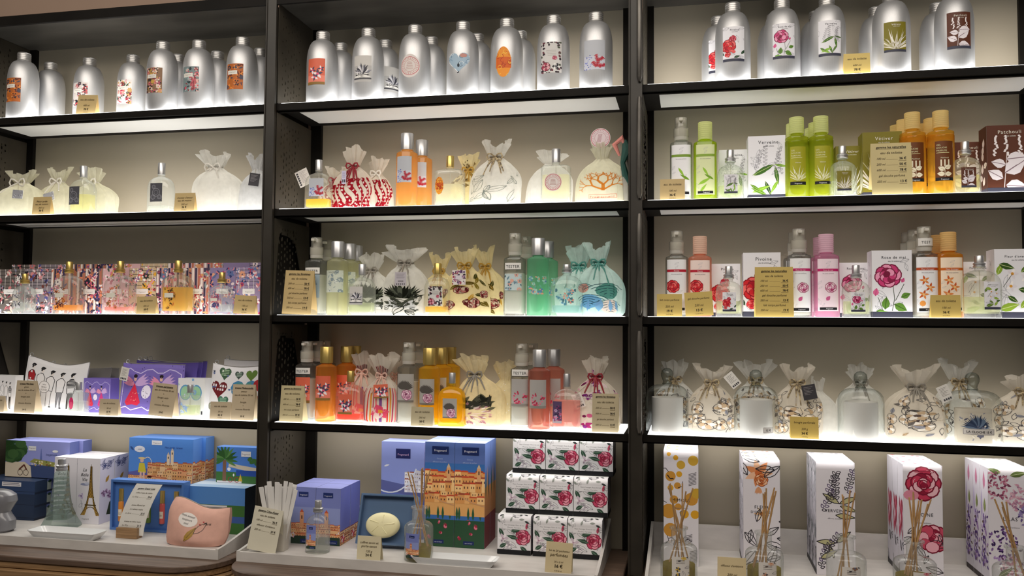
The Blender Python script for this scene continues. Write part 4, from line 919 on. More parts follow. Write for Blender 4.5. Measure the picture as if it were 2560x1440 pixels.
sachet(148, 2, .110, .108, .143, CREAM, 'cream organza bag with tilted silver tag behind the small price card', 2, tagart=tagp('silver'), tagpos=(-.004, .072), tagrot=.25, ribbon=RIBW, tails=2, neck=.76)
sachet(238, 2, .120, .118, .142, CREAM, 'cream organza bag right behind the dark-labelled flacon on the left', 3, lean=-.25, ribbon=RIBW, tails=2)
put(perfume(**FL, liq=LQ['straw'], fill=.58, art=lab('dark', 36, 50), lz=.028, lx=-.012), 'perfume_flacon', 'glass flacon with dark grey label in front of the cream bags', 'perfume', 208, 2, .042)
put(perfume(**FL, liq=LQ['clear'], fill=.12, art=lab('dark', 36, 50), lz=.030), 'perfume_flacon', 'nearly empty glass flacon with dark lace label standing alone on the left shelf', 'perfume', 403, 2, .042)
card(80, 492, 125, Z[2], lambda a: t3(a, ('Plaisir jardin', 'eau de maison'), '200 ml', '36 €', '18 €/100 ml'), 'tan price card in front of the cream organza bags')
card(435, 482, 485, Z[2], lambda a: t3(a, ('chantier d\'amour', 'eau de maison'), '200 ml', '36 €', '18 €/100 ml'), 'tan price card beside the lone dark-lace flacon')
sachet(545, 2, .085, .125, .164, ORG, 'white organza bag leaning left beside the upright', 5, lean=-.2, neck=.78, flare=.55, ribbon=RIBW, tails=2)
sachet(642, 2, .09, .085, .158, SILV, 'grey-white organza bag with a dark tag against the left upright', 6, tagart=tagp('dark'), tagpos=(.012, .105), tagrot=-.15, neck=.76)
MID = dict(w=.070, d=.040, bh=.096, H=.130, n=3.4, collar=False)
put(perfume(**MID, liq=LQ['yellow'], fill=.22, art=lab('coral', 40, 46), lz=.033, lx=.002, capm=CHROME), 'perfume_flacon', 'glass flacon with red coral label and a little yellow perfume', 'perfume', 797, 2, .040)
sachet(840, 2, .125, .085, .122, PALE, 'red-printed bag mostly hidden behind the coral flacon', 7, 'redcoral', ribbon=RIBR)
sachet(885, 2, .075, .092, .162, PALE, 'white cloth bag printed with red coral and tied with red ribbon', 8, 'redcoral', ribbon=RIBR, tails=6, tagart=tagp('strip'), tagpos=(-.014, .10), neck=.72, amat=None)
sachet(940, 2, .115, .080, .140, PALE, 'smaller red coral bag to the right of the red-ribboned bag', 9, 'redcoral', ribbon=RIBW, tails=2, lean=.12)
hang = Art(36, 44, '#dcd6d2', 3)
for i in range(9): hang.rect(12, 38-3.6*i, 20-(i % 3)*4, 1.1, '#a89e9c')
for i in range(6): hang.rect(3, 4+6.2*i, 5, 4.4, '#33333a')
put([('paper_tag', MB().box(-.018, 0, 0, .018, .0008, .044).mesh('paper_tag', WHITE, False), [('tag_print', hang.mesh('tag_print', m_front(-.018, 0, 0)))])], 'hang_tag', 'white barcode tag tilted behind the coral flacon', 'tag', 766, 2, .075, 0, .072, ry=-.42, zc=.02)
ogel = lambda: tall(GELORANGE, CHROME, lab('coral', 38, 66), lz=.062)
put(kit('ogel', ogel), 'shower_gel_bottle', 'tall orange shower gel bottle with coral label and silver cap', 'bottle', 1017, 2, .045)
put(kit('ogel', ogel), 'shower_gel_bottle', 'tall orange shower gel bottle behind the one with the coral label', 'bottle', 1054, 2, .125)
put(perfume(w=.074, d=.042, bh=.094, H=.129, n=5, sharp=True, liq=LQ['cream'], fill=.62, art=lab('oval', 22, 44), lz=.030, lx=-.022, capm=GOLD, collar=False), 'perfume_flacon', 'square glass flacon with orange oval label and gold cap', 'perfume', 1125, 2, .045)
sachet(1172, 2, .120, .085, .142, GOLDB, 'gold-toned bag printed with brown stars behind the orange oval flacon', 11, 'stars', ribbon=RIBG)
sachet(1240, 2, .085, .110, .165, ORG, 'white organza bag with grey leaf print and starry ribbon', 12, 'greyleaf', ribbon=RIBB, neck=.78, tails=5)
sachet(1375, 2, .115, .100, .142, ORG, 'white organza bag behind the peach flacon with round label', 13, lean=.1, neck=.8, flare=.6)
put(perfume(w=.072, d=.04, bh=.096, H=.136, n=5, sharp=True, liq=LQ['cream'], fill=.8, art=lab('stamp', 42, 44), lz=.030, lx=-.004, collar=False, capr=.0105), 'perfume_flacon', 'square glass flacon with round postmark label and silver cap', 'perfume', 1390, 2, .042)
sachet(1505, 2, .075, .105, .150, CREAM, 'cream organza bag printed with orange coral branches and a round tag', 14, 'orangecoral', neck=.76, flare=.38)
put([('round_tag', MB().loft([[(.0245*math.cos(t), y, .0245*math.sin(t)+.0245) for t in [6.283*i/32 for i in range(32)]] for y in (.0008, 0)]).mesh('round_tag', WHITE), [('tag_print', tagp('disc').mesh('tag_print', m_front(-.024, 0, .0005)))])], 'gift_tag', 'round pink postmark-like tag above the orange coral bag', 'tag', 1501, 2, .065, 0, .140, zc=.025)
pm = MB(); pm.tube([(0, 0, .118), (-.012, -.004, .145), (.006, -.006, .16), (.014, 0, .14)], [.003, .007, .008, .004], 8); pk = pm.mesh('pink_bloom', pbr('pink_print_cloth', '#d88a80', .7))
tm = MB(); tm.tube([(.012, 0, .155), (.018, -.004, .13), (.008, -.006, .10), (.014, 0, .07), (.024, 0, .045)], [.006, .013, .006, .009, .003], 8); tk = tm.mesh('green_ribbon', pbr('dark_green_ribbon', '#1c4a42', .6))
rb = MB().tube([(.010, .01, 0), (.012, .006, .06), (.010, 0, .12)], [.016, .012, .006], 8)
put([('sheer_pouch', rb.mesh('sheer_pouch', ORG)), ('pink_bloom', pk), ('green_ribbon', tk)], 'ribbon_bundle', 'dark green and pink ribbon tied on a pouch beside the steel-strutted upright', 'ribbon', 1549, 2, .06)
# right bay, second shelf
NF = dict(w=.060, d=.048, bh=.082, H=.117, n=2.6, capr=.0085)
def flac(px, s, kind, label, liq, fill=.36, Y=.034, lx=0.0):
    k = kit(('nf', kind, s), lambda: perfume(**NF, liq=LQ[liq], fill=fill, art=nat(kind, 30, 44, 6, bar=.10, bigness=.9), lz=.012, lx=lx)); put(k, 'perfume_flacon', label, 'perfume', px, s, Y)
def ncart(px, s, kind, label, Y, big=True, rz=0, d=None):
    w, d0, h = (.0835, .05, .150) if big else (.0655, .05, .1265)
    def mk():
        side = Art(50, h*1000, {'vetiver': '#7d7420', 'patchouli': '#4c281a'}.get(kind, '#e4e3ea'), 9)
        if kind == 'patchouli':
            for i in range(7): side.leaf(20+10*side.r.random(), 20+i*14, 22, 14, side.r.random()*3, '#e9e0e2', '#8c7680')
        elif kind == 'vetiver':
            for i in range(16): side.leaf(25, 12, 60+40*side.r.random(), 3, .7+1.7*i/15, '#e6e2d0')
        else: side.sketch(8, .5, '#8a8a92'); side.leaf(8, 30, 30, 12, .9, '#6a8a3a', '#3a5a20')
        brandbar(side, h*85, '#3b3c4c', ' ')
        return carton(w, d0, h, nat(kind, w*1000, h*1000, 4, bar=.085), side, side)
    put(kit(('nc', kind, big), mk), 'perfume_carton', label, 'box', px, s, Y, rz)
ltv = lambda: lotion(gel_label('verveine', 44, 120, '#7a9a34'), lz=.014)
put(kit('ltv', ltv), 'lotion_bottle', 'pump lotion bottle with green verbena label at the left end of the right bay', 'bottle', 1703, 2, .06)
put(tall(gel('verbena_gel', '#dcea6c', '#a0b830', '#cce03c'), CAPLIME, gel_label('verveine', 42, 118, '#8aa840', '#dce4b0'), sq=3.4, lz=.014, ribbed=True), 'shower_gel_bottle', 'lime shower gel bottle with verbena label and ribbed cap', 'bottle', 1763, 2, .058)
card(1650, 447, 1712, Z[2], S3(EDT, '100 ml', '36 €', '36 €/100 ml'), 'tan price card in front of the verbena lotion bottle')
ncart(1833, 2, 'verveine', 'small white carton with green verbena leaves behind its flacon', .075, False)
flac(1826, 2, 'verveine', 'small flacon with silver screw collar in front of the verbena cartons', 'pear')
ncart(1917, 2, 'verveine', 'large white carton lettered Verveine with green leaves', .045)
vg = lambda: tall(GELGREENY, CAPLIME, ink_label('vetiver', 34, 88), ringed=True, ribbed=True, lz=.030, w=.054)
for px, Y, l in ((1992, .05, 'olive-lime shower gel bottle on the left of the grass-printed pair'), (2053, .05, 'olive-lime shower gel bottle on the right of the grass-printed pair'), (1984, .11, 'second-row olive-lime gel bottle behind the left one of the pair'), (2040, .11, 'second-row olive-lime gel bottle behind the right one of the pair'), (2030, .165, 'rearmost olive-lime gel bottle showing only its pale cap')):
    put(kit('vg', vg), 'shower_gel_bottle', l, 'bottle', px, 2, Y)
flac(2106, 2, 'vetiver', 'small flacon with olive grass label and silver cap', 'clear', .42)
ncart(2127, 2, 'vetiver', 'small olive carton behind the grass-labelled flacon', .080, False)
ncart(2206, 2, 'vetiver', 'large olive carton lettered Vétiver behind the long price card', .050)
card(2179, 355, 2281, Z[2], BIG('gamme les naturelles', [EDT, P100, P200, P600, GEL, ('250 ml', '13 €'), '']), 'long tan price card in front of the olive carton', tone='#c4b480')
pg = lambda: tall(GELYELLOW, CAPYEL, ink_label('patchouli', 36, 88), ringed=True, ribbed=True, lz=.030, w=.055)
for px, Y, l in ((2282, .05, 'amber shower gel bottle directly right of the long price card'), (2353, .046, 'amber shower gel bottle with brown leaf print left of the brown cartons'), (2262, .115, 'second-row amber gel bottle showing its cap above the olive carton'), (2330, .115, 'second-row amber gel bottle between the two front amber ones'), (2245, .168, 'rearmost amber gel bottle above the olive carton'), (2310, .168, 'rearmost amber gel bottle between the amber pair')):
    put(kit('pg', pg), 'shower_gel_bottle', l, 'bottle', px, 2, Y)
flac(2413, 2, 'patchouli', 'small flacon with brown leaf label in front of the brown cartons', 'straw', .5)
ncart(2420, 2, 'patchouli', 'small brown carton behind the brown-labelled flacon', .082, False)
ncart(2520, 2, 'patchouli', 'large brown carton lettered Patchouli with white leaves', .03)
# ------------------------------------------------------------------ third shelf
PALS = [('#6a625e', ['#26242a', '#c87a7a', '#e8e0dc', '#8a8aa0', '#a04a5a', '#d8c0b0'], 'plaid'), ('#8a8088', ['#26242a', '#d88a8a', '#f0e8e8', '#5a5a9a', '#6a3a34', '#d8a0a8'], 'plaid'),
        ('#a87a5a', ['#3a3058', '#d87a5a', '#f0e4e0', '#5a4a8a', '#c86a8a', '#2a2434'], 'stripe'), ('#9a7a6a', ['#3a3058', '#e08a6a', '#f0e4e4', '#4a4a80', '#c85a7a', '#2a2434'], 'stripe'),
        ('#d8b0b4', ['#e06a8a', '#f0c0c8', '#4a5a4a', '#f4ece8', '#caa24a', '#a83a5a'], ''), ('#c8b090', ['#e0a83a', '#d85a5a', '#f4ece4', '#8a6a9a', '#3a3a34', '#e8a0a8'], 'plaid'),
        ('#d0a8ac', ['#8a3a5a', '#e0a0b0', '#f0e8ea', '#6a7a9a', '#4a3a44', '#d86a8a'], 'stripe'), ('#b89a9c', ['#4a3a50', '#c85a6a', '#f0e4e2', '#8a9a9a', '#d89a6a', '#a03a4a'], 'stripe'),
        ('#8a7aa0', ['#b03a5a', '#d87a8a', '#2e3468', '#f0dce0', '#5a6a9a', '#e0a080'], ''), ('#9a88a8', ['#b03a5a', '#d8808a', '#2e3468', '#f0dce0', '#6a78a8', '#e0a080'], 'plaid')]
def pat(i, w, h, seed, tagged=True):
    bg, cols, st = PALS[i]; a = Art(w, h, bg, seed)
    if st == 'plaid':
        for k in range(5): a.rect(0, h*(.62+.08*k), w, 1.3, '#2a262c'); a.rect(w*(.1+.19*k), h*.5, 1.2, h*.5, '#e0d8d4')
    if st == 'stripe':
        for k in range(9): a.rect(w*k/9, 0, w/14, h, ('#e8dcd8', '#3a3450', '#b8705a')[k % 3])
    a.scatter(60, cols, 5, 12); 
    for k in range(24): a.leaf(a.r.random()*w, a.r.random()*h*.55, 14, 3.5, a.r.random()*6.28, a.r.choice(cols))
    if tagged: a.rect(w*.26, h*.44, w*.46, h*.11, '#e6e2e0', 18); fit(a, 'Fragonard', w*.49, h*.47, w*.3, 5, '#77706a', it=.2)
    return a
seams = [-8, 60, 127, 192, 256, 322, 390, 457, 524, 589, 656]
nm = ['dark plaid floral', 'grey plaid floral', 'brown striped palm', 'purple striped palm', 'pale pink floral', 'yellow plaid floral', 'rose striped floral', 'taupe striped floral', 'blue and red rose', 'lilac plaid rose']
wh = ['leftmost of its row', 'behind the small clear flacon', 'behind the amber-bottomed flacon', 'right of the amber-bottomed flacon', 'behind the pink-tinted flacon', 'behind the middle small price card', 'left of the gold-filled flacon', 'right of the gold-filled flacon', 'behind the last small flacon', 'nearest the upright']
for i in range(10):
    x0, x1 = at(seams[i], 730, .072).x, at(seams[i+1], 730, .072).x; w_ = x1-x0-.0015; h_ = .1265
    spawn(carton(w_, .040, h_, pat(i, w_*1000, h_*1000, 30+i), pat(i, 40, h_*1000, 50+i, False)), 'perfume_carton', f'{nm[i]} perfume carton in the front row, {wh[i]}', 'box', ((x0+x1)/2, .072, Z[3]+.0003))
rs = [30, 95, 160, 224, 288, 352, 420, 488, 558, 625, 690]
for i in range(10):
    x0, x1 = at(rs[i], 660, .125).x, at(rs[i+1], 660, .125).x
    if x1 > XA0-.004: x1 = XA0-.004
    w_ = x1-x0-.0015; h_ = .1435
    if w_ < .02: continue
    spawn(carton(w_, .045, h_, pat(i, w_*1000, h_*1000, 70+i, False), pat(i, 45, h_*1000, 90+i, False)), 'perfume_carton', f'{nm[i]} perfume carton in the taller back row, number {("one", "two", "three", "four", "five", "six", "seven", "eight", "nine", "ten")[i]} from the left', 'box', ((x0+x1)/2, .125, Z[3]+.0003))
LG = dict(w=.088, d=.046, bh=.106, H=.1435, n=3.0, capm=GOLD, capr=.009); SM = dict(w=.060, d=.042, bh=.078, H=.111, n=3.0, capm=GOLD, capr=.008)
def sidefl(cols, seed, w=34, h=56): a = Art(w, h, None, seed); a.scatter(26, cols, 4, 8); a.rect(0, h*.52, w*.8, h*.2, '#e4dfd0', 18); return a
for px, kw, liq, fl, cols, l in ((62, SM, 'clear', .36, ['#8a8a92', '#d8d6da', '#55555e'], 'small clear flacon with gold cap, first on the patterned-box shelf'), (172, LG, 'amber', .16, ['#a85a2a', '#d88a4a', '#5a2a20', '#e8c0a0'], 'large flacon with gold cap and an orange last of perfume'),
                             (300, LG, 'pink', .10, ['#d87a5a', '#e8a0a0', '#8a5a3a', '#f0d0c0'], 'large flacon with gold cap and pink-tinted flower label'), (445, LG, 'gold', .72, ['#7a5a2a', '#b0803a', '#4a3a20', '#c06a3a'], 'large flacon with gold cap, three quarters full of golden perfume'), (555, SM, 'clear', .3, ['#8a5a7a', '#c88a9a', '#4a4a7a', '#d86a7a'], 'small flacon with gold cap and red flower label near the left upright')):
    put(perfume(**kw, liq=LQ[liq], fill=fl, art=sidefl(cols, px, 34 if kw is LG else 26, 58 if kw is LG else 40), lz=.014, lx=-.008), 'perfume_flacon', l, 'perfume', px, 3, .040)
card(341, 742, 389, Z[3], S3(EDT, '200 ml', '50 €', '25 €/100 ml'), 'small tan price card left of the golden-perfume flacon', ry=-.04)
card(583, 740, 637, Z[3], S3(EDT, '100 ml', '36 €', '36 €/100 ml'), 'small tan price card in front of the rose-patterned boxes near the upright', ry=.04)
# middle bay
card(706, 677, 778, Z[3], BIG('gamme les féminines', [EDT, ('200 ml', '50 €'), ('600 ml', '78 €'), GEL, ('250 ml', '13 €'), LAIT, ('250 ml', '19 €')]), 'long tan price card at the left end of the middle bay, eye-level shelf', ry=.03)
ltn = lambda: lotion(lab('heart', 40, 54) if False else Art(40, 60, '#8fa0ac', 3).scatter(24, ['#6a7f92', '#a8b6c0', '#55687a'], 4, 8), lz=.045, tester='TESTER', tz=.106)
put(kit('ltn', ltn), 'lotion_bottle', 'pump lotion bottle with a TESTER sticker behind the long price card', 'bottle', 790, 3, .075)
put(kit('ltn2', lambda: lotion()), 'lotion_bottle', 'plain pump lotion bottle behind the sticker-marked tester', 'bottle', 818, 3, .15)
nm_ = Art(46, 56, '#cfd6c8', 3); nm_.text('NAMAN', 23, 49, 6.2, '#6a706a', track=.12)
nm_.scatter(26, ['#a8b4b0', '#dfe4dc', '#8a9aa0', '#c4ccc0'], 4, 8)
ngel = lambda: tall(GELPALE, CHROME, nm_, lz=.058)
for px, Y, l in ((843, .055, 'tall pale yellow gel bottle lettered NAMAN with silver cap'), (873, .115, 'second pale gel bottle showing its silver cap behind the lettered one'), (890, .165, 'third pale gel bottle at the back, silver cap only')): put(kit('ngel', ngel), 'shower_gel_bottle', l, 'bottle', px, 3, Y)
put(perfume(**MID, liq=LQ['pear'], fill=.28, art=lab('blackflower', 36, 46), lz=.026, lx=-.008), 'perfume_flacon', 'glass flacon with black flower label left of the tagged bag', 'perfume', 905, 3, .040)
sachet(930, 3, .098, .098, .155, ORG, 'white organza bag behind the black-flower flacon', 21, 'blackflower', ribbon=RIBS, neck=.76)
sachet(1015, 3, .060, .100, .166, ORG, 'white bag printed with a black flower and hung with a barcode tag', 22, 'blackflower', ribbon=RIBS, neck=.80, flare=.85, tails=3, tagart=tagp('barcode'), tagpos=(-.002, .108), full=1.5)
put(perfume(**dict(MID, w=.066), liq=LQ['gold'], fill=.16, art=lab('frame', 36, 48), lz=.024, capm=GOLD), 'perfume_flacon', 'glass flacon with gold cap and flower-framed label', 'perfume', 1094, 3, .040)
sachet(1100, 3, .115, .085, .155, GOLDB, 'gold organza bag behind the gold-capped flacon', 23, 'dots', ribbon=RIBG)
sachet(1168, 3, .060, .098, .160, GOLDB, 'gold-toned bag printed with roses and hung with a square floral tag', 24, 'goldrose', ribbon=RIBG, tagart=tagp('floral'), tagpos=(-.012, .112), neck=.78, full=1.5, lean=-.1)
sachet(1220, 3, .120, .085, .172, GOLDB, 'gold-toned bag behind the rose-printed bag, its mouth pointing up', 25, 'goldrose', ribbon=RIBG, lean=-.15)
put(lotion(Art(42, 40, '#c2d2d4', 3).scatter(18, ['#6a8a98', '#9ab4c0', '#e0a898', '#4a6a78'], 4, 8), lz=.062, tester='TESTER', tz=.112), 'lotion_bottle', 'clear pump lotion bottle left of the green gel bottle', 'bottle', 1287, 3, .055)
put(kit('ltn2', None), 'lotion_bottle', 'pump lotion bottle half hidden between the clear and the green bottle', 'bottle', 1316, 3, .13)
agel = lambda: tall(GELAQUA, CHROME, Art(46, 44, None, 5).scatter(22, ['#6aa89a', '#a8d4c8', '#e0a88a', '#5a8ab0', '#8ac4b4'], 5, 9), lz=.052)
put(kit('agel', agel), 'shower_gel_bottle', 'tall green gel bottle with shell print and silver cap', 'bottle', 1345, 3, .050); put(kit('agel', agel), 'shower_gel_bottle', 'second green gel bottle behind the shell-printed one', 'bottle', 1368, 3, .125)
put(perfume(w=.078, d=.046, bh=.098, H=.125, n=2.8, liq=LQ['aqua'], fill=.2, art=Art(50, 46, None, 6).scatter(18, ['#5a9ab0', '#e0a090', '#7ab8d8', '#4a7a88', '#a8d8d0'], 5, 10), lz=.020), 'perfume_flacon', 'pale aqua flacon with blue shell print in front of the aqua bags', 'perfume', 1417, 3, .040)
sachet(1448, 3, .115, .105, .172, AQUA, 'pale aqua organza bag behind the shell-printed flacon', 26, 'dots', ribbon=RIBT)
sachet(1500, 3, .070, .100, .172, AQUA, 'aqua organza bag printed with shells and tied in teal ribbon', 27, 'shells', ribbon=RIBT, lean=-.08, neck=.76)
# right bay
lt = {}
for k, band in (('pivoine', '#b81c34'), ('rose', '#c0246a'), ('fleur', '#b8481c')): lt[k] = lotion(gel_label(k, 44, 122, band), lz=.012, tester='TEST' if k == 'fleur' else None, tz=.160)
put(lt['pivoine'], 'lotion_bottle', 'pump lotion bottle with red peony label and red band', 'bottle', 1692, 3, .062)
put(tall(GELPEACH, CAPPEACH, gel_label('pivoine', 44, 118, '#b81c34', '#f2ddd6'), sq=3.4, lz=.014, ribbed=True), 'shower_gel_bottle', 'peach shower gel bottle with red peony label', 'bottle', 1750, 3, .062)
card(1642, 735, 1705, Z[3], S3(LAIT, '250 ml', '19 €', '7,6 €/100 ml'), 'leftmost gold-tan price card below the red peony bottles', tone='#c2a85a')
card(1714, 732, 1784, Z[3], S3(GEL, '250 ml', '13 €', '5,2 €/100 ml'), 'tilted gold-tan price card below the peach gel bottle', tone='#c2a85a', ry=-.06)
ncart(1815, 3, 'pivoine', 'small white carton with red peony behind its flacon', .080, False); flac(1822, 3, 'pivoine', 'small flacon with peony label in front of the peony cartons', 'pear', .42)
ncart(1905, 3, 'pivoine', 'large white carton lettered Pivoine behind the long gold-tan card', .055)
card(1888, 667, 1984, Z[3], BIG('gamme les naturelles', [EDT, P100, P200, P600, GEL, ('250 ml', '13 €'), LAIT, ('250 ml', '19 €')]), 'long gold-tan price card in front of the peony carton', tone='#c2a85a')
put(lt['rose'], 'lotion_bottle', 'pump lotion bottle with pink rose label and magenta band', 'bottle', 1998, 3, .058); put(lt['rose'], 'lotion_bottle', 'second rose lotion bottle behind the magenta-banded one', 'bottle', 1988, 3, .13)
pk_ = lambda: tall(GELPINK, CAPPINK, gel_label('rose', 44, 118, '#c0246a', '#f0dce6'), sq=3.4, lz=.014, ribbed=True)
put(kit('pk', pk_), 'shower_gel_bottle', 'pink shower gel bottle with rose label', 'bottle', 2066, 3, .056); put(kit('pk', pk_), 'shower_gel_bottle', 'second pink gel bottle behind the rose-labelled one', 'bottle', 2052, 3, .125)
ncart(2137, 3, 'rose', 'small white carton with pink roses behind its flacon', .080, False); flac(2140, 3, 'rose', 'small flacon with rose label between the pink gel and the rose carton', 'pear', .42)
ncart(2230, 3, 'rose', 'large white carton lettered Rose de mai with a big pink rose', .035)
put(lt['fleur'], 'lotion_bottle', 'pump lotion bottle with orange blossom label and a TEST sticker', 'bottle', 2312, 3, .056)
for px, Y, l in ((2288, .115, 'second-row lotion bottle behind the orange blossom tester'), (2272, .168, 'rearmost lotion bottle behind the orange blossom tester')): put(kit('ltn2', None), 'lotion_bottle', l, 'bottle', px, 3, Y)
mg = lambda: tall(GELMAND, CAPMAND, gel_label('fleur', 44, 118, '#c8641c', '#f4e0c8'), sq=3.4, lz=.014, ribbed=True)
for px, Y, l in ((2372, .050, 'orange shower gel bottle with orange blossom label'), (2346, .112, 'second orange gel bottle behind the orange blossom one'), (2332, .165, 'rearmost orange gel bottle showing only its cap')): put(kit('mg', mg), 'shower_gel_bottle', l, 'bottle', px, 3, Y)
card(2328, 738, 2403, Z[3], S3(EDT, '100 ml', '36 €', '36 €/100 ml'), 'gold-tan price card below the orange gel bottle', tone='#c2a85a')
ncart(2445, 3, 'fleur', 'small white carton with orange blossom leaves behind its flacon', .080, False)
put(perfume(w=.084, d=.050, bh=.104, H=.136, n=2.8, liq=LQ['pear'], fill=.42, art=nat('fleur', 34, 60, 8, bar=.09), lz=.018, lx=.018, capr=.0095), 'perfume_flacon', 'large clear flacon with orange blossom label near the right end', 'perfume', 2449, 3, .034)
ncart(2540, 3, 'fleur', "large white carton lettered Fleur d'oranger at the right edge", .030)
# ------------------------------------------------------------------ fourth shelf, left bay
def men(w, h, dress=True):
    a = Art(w, h, '#e4e3e6', 5); n = 5
    for i in range(n):
        x = w*(.13+.165*i); y0 = h*(.14-.02*i); L = h*.72; K = '#1c1c20'
        body = ('#a3262c', '#e8e6e8', '#e8e6e8', '#e8e6e8', '#1c1c20')[i]
        a.add([(x-w*.05, y0+L*.62), (x+w*.05, y0+L*.62), (x+w*.062, y0+L*.80), (x+w*.02, y0+L*.88), (x-w*.03, y0+L*.88), (x-w*.07, y0+L*.80)], body)
        a.line([(x-w*.05, y0+L*.45), (x-w*.07, y0+L*.80), (x-w*.02, y0+L*.88), (x+w*.02, y0+L*.88), (x+w*.065, y0+L*.78), (x+w*.05, y0+L*.45)], w*.009, K)
        a.add([(x-w*.04, y0+L*.46), (x+w*.04, y0+L*.46), (x+w*.025, y0), (x+w*.005, y0), (x, y0+L*.34), (x-w*.03, y0), (x-w*.05, y0)], ('#6a6a70', '#d8d6d8', '#e4e2e4', '#8a8a90', '#3a342e')[i])
        a.line([(x-w*.045, y0), (x-w*.04, y0+L*.46), (x+w*.04, y0+L*.46), (x+w*.02, y0)], w*.007, K)
        a.ell(x+w*.005, y0+L*.95, w*.024, w*.032, '#e2dcd8', 10); a.leaf(x-w*.035, y0+L*1.0, w*.09, w*.045, .25, K); a.ell(x-w*.01, y0+L*.97, w*.014, w*.02, K, 8)
        a.ell(x-w*.03, y0, w*.02, w*.009, '#f0eef0', 8); a.ell(x+w*.02, y0, w*.02, w*.009, K, 8)
        if i == 4:
            for k in range(6): a.rect(x-w*.06, y0+L*(.63+.04*k), w*.12, L*.014, '#e8e6e8')
    a.ell(w*.375, h*.5, w*.085, w*.085, '#e8e6e8', 18, L=18); a.ring(w*.375, h*.5, w*.085, w*.01, '#1c1c20', 20)
    for i, t in enumerate(('mini', 'BEAU', 'GOSSE')): fit(a, t, w*.375, h*.5+w*(.026-.04*i), w*.11, w*.036, '#1c1c20')
    return a
def lady(w, h):
    a = Art(w, h, '#7868b8', 6); r = a.r
    pts = [(w*.04, h*.12)]+[(w*(.04+.92*i/10), h*(.86+.05*math.sin(i*1.7))) for i in range(11)]+[(w*.96, h*.14)]; a.line(pts, w*.012, '#cfc4ee'); a.line([(w*(.04+.92*i/10), h*(.12+.04*math.sin(i*2.1))) for i in range(11)], w*.014, '#d8d0f2')
    for i in range(40): a.ell(r.random()*w, r.random()*h, w*.006, w*.008, '#2a2450', 6)
    for x, c in ((.24, '#d8304e'), (.66, '#c83a80')):
        a.add([(w*x, h*.62), (w*(x+.13), h*.24), (w*(x+.09), h*.18), (w*x, h*.2), (w*(x-.09), h*.18), (w*(x-.13), h*.24)], c)
        for i in range(22): a.ell(w*(x+(r.random()-.5)*.18), h*(.22+.22*r.random()), w*.008, w*.006, r.choice(('#f07a6a', '#f0b0a0', '#a01a3a')), 6)
        for k in range(4): a.leaf(w*x, h*.58, w*.24, h*.07, .15+.22*k, '#c8a8dc'); a.leaf(w*x, h*.58, w*.2, h*.07, math.pi-.15-.2*k, '#e090b0')
        a.ell(w*x, h*.70, w*.025, w*.03, '#e0b8a8', 9); a.ell(w*x, h*.76, w*.032, w*.028, '#241a24', 9)
    a.ell(w*.44, h*.45, w*.075, w*.10, '#e8e2f4', 12)
    for i in range(24): a.ell(w*(.44+(r.random()-.5)*.12), h*.45+(r.random()-.5)*w*.17, w*.006, w*.006, '#33305a', 5)
    return a
def heart(a, x, y, s, c, c2=None):
    p = [(x+s*.5*(math.sin(t)**3), y+s*.5*((13*math.cos(t)-5*math.cos(2*t)-2*math.cos(3*t)-math.cos(4*t))/15)) for t in [6.283*i/20 for i in range(20)]]; a.add(p, c)
    if c2:
        for k in range(4): a.line([(x-s*.3, y+s*(.2-.12*k)), (x+s*.3, y+s*(.24-.12*k))], s*.05, c2)
def hearts(w, h):
    a = Art(w, h, '#e2e1e6', 7)
    for q in ((.18, .55, .30, '#6a1c22', None), (.25, .86, .22, '#3a5a40', '#a8c8a0'), (.5, .85, .15, '#3a4a44', '#a8c0b0'), (.72, .84, .2, '#5a7a2e', None), (.28, .32, .2, '#3f6a58', '#9ac0a8'), (.62, .52, .46, '#3f7fae', None), (.62, .54, .36, '#4a8a88', None), (.9, .62, .26, '#a8242c', None), (.9, .36, .14, '#c03434', None), (.1, .18, .2, '#8a8a7a', '#d8d8cc'), (.84, .16, .12, '#44504a', None)): heart(a, q[0]*w, q[1]*h, q[2]*w, q[3], q[4])
    for i in range(14): heart(a, a.r.random()*w, a.r.random()*h, w*.04, a.r.choice(('#5a6a9a', '#33405a', '#8a9ab0')))
    return a
CW = cloth('white_canvas', '#e6e4e6', .02); CP = cloth('purple_canvas', '#7868b8', .02); CG = cloth('grey_canvas', '#8f8b88', .02)
spawn(carton(.075, .03, .098, men(75, 98)), 'perfume_carton', 'white carton with drawn figures at the far left, cut by the frame', 'box', (xat(8, .05, 1.3), .05, Z[4]+.0003))
put(zip_pouch(.200, .148, .022, CW, men(200, 148), 3, .10), 'zip_pouch', 'white zipped pouch with five drawn men and a round slogan', 'pouch', 132, 4, .068)
put(zip_pouch(.200, .125, .02, CG, None, 4, .05), 'zip_pouch', 'grey zipped pouch behind the pouch of drawn men', 'pouch', 190, 4, .115)
put(zip_pouch(.190, .120, .02, CG, None, 5, .05), 'zip_pouch', 'rear grey zipped pouch nearest the back panel', 'pouch', 215, 4, .152)
card(36, 952, 87, Z[4], SET('trousse Mini beau', 'gosse', 'eau de toilette 50 ml', '+', 'bougie satin', '+', 'trousse illustrée', '', '39 €'), 'tall beige price card in front of the pouch of drawn men', tone='#bfae92')
card(-30, 990, 9, Z[4], S3(EDT, '50 ml', '22 €'), 'beige price card cut off by the left frame edge', tone='#bfae92')
SQ = dict(w=.052, d=.03, bh=.058, H=.085, n=7, sharp=True, capr=.008, collar=False)
lbx = carton(.085, .035, .094, lady(85, 94), Art(35, 94, '#6a5aa8'), mat=pbr('purple_card', '#6c5cae', .5))
put(lbx, 'perfume_carton', 'purple carton with two dancing ladies behind the pink-labelled flacon', 'box', 243, 4, .070)
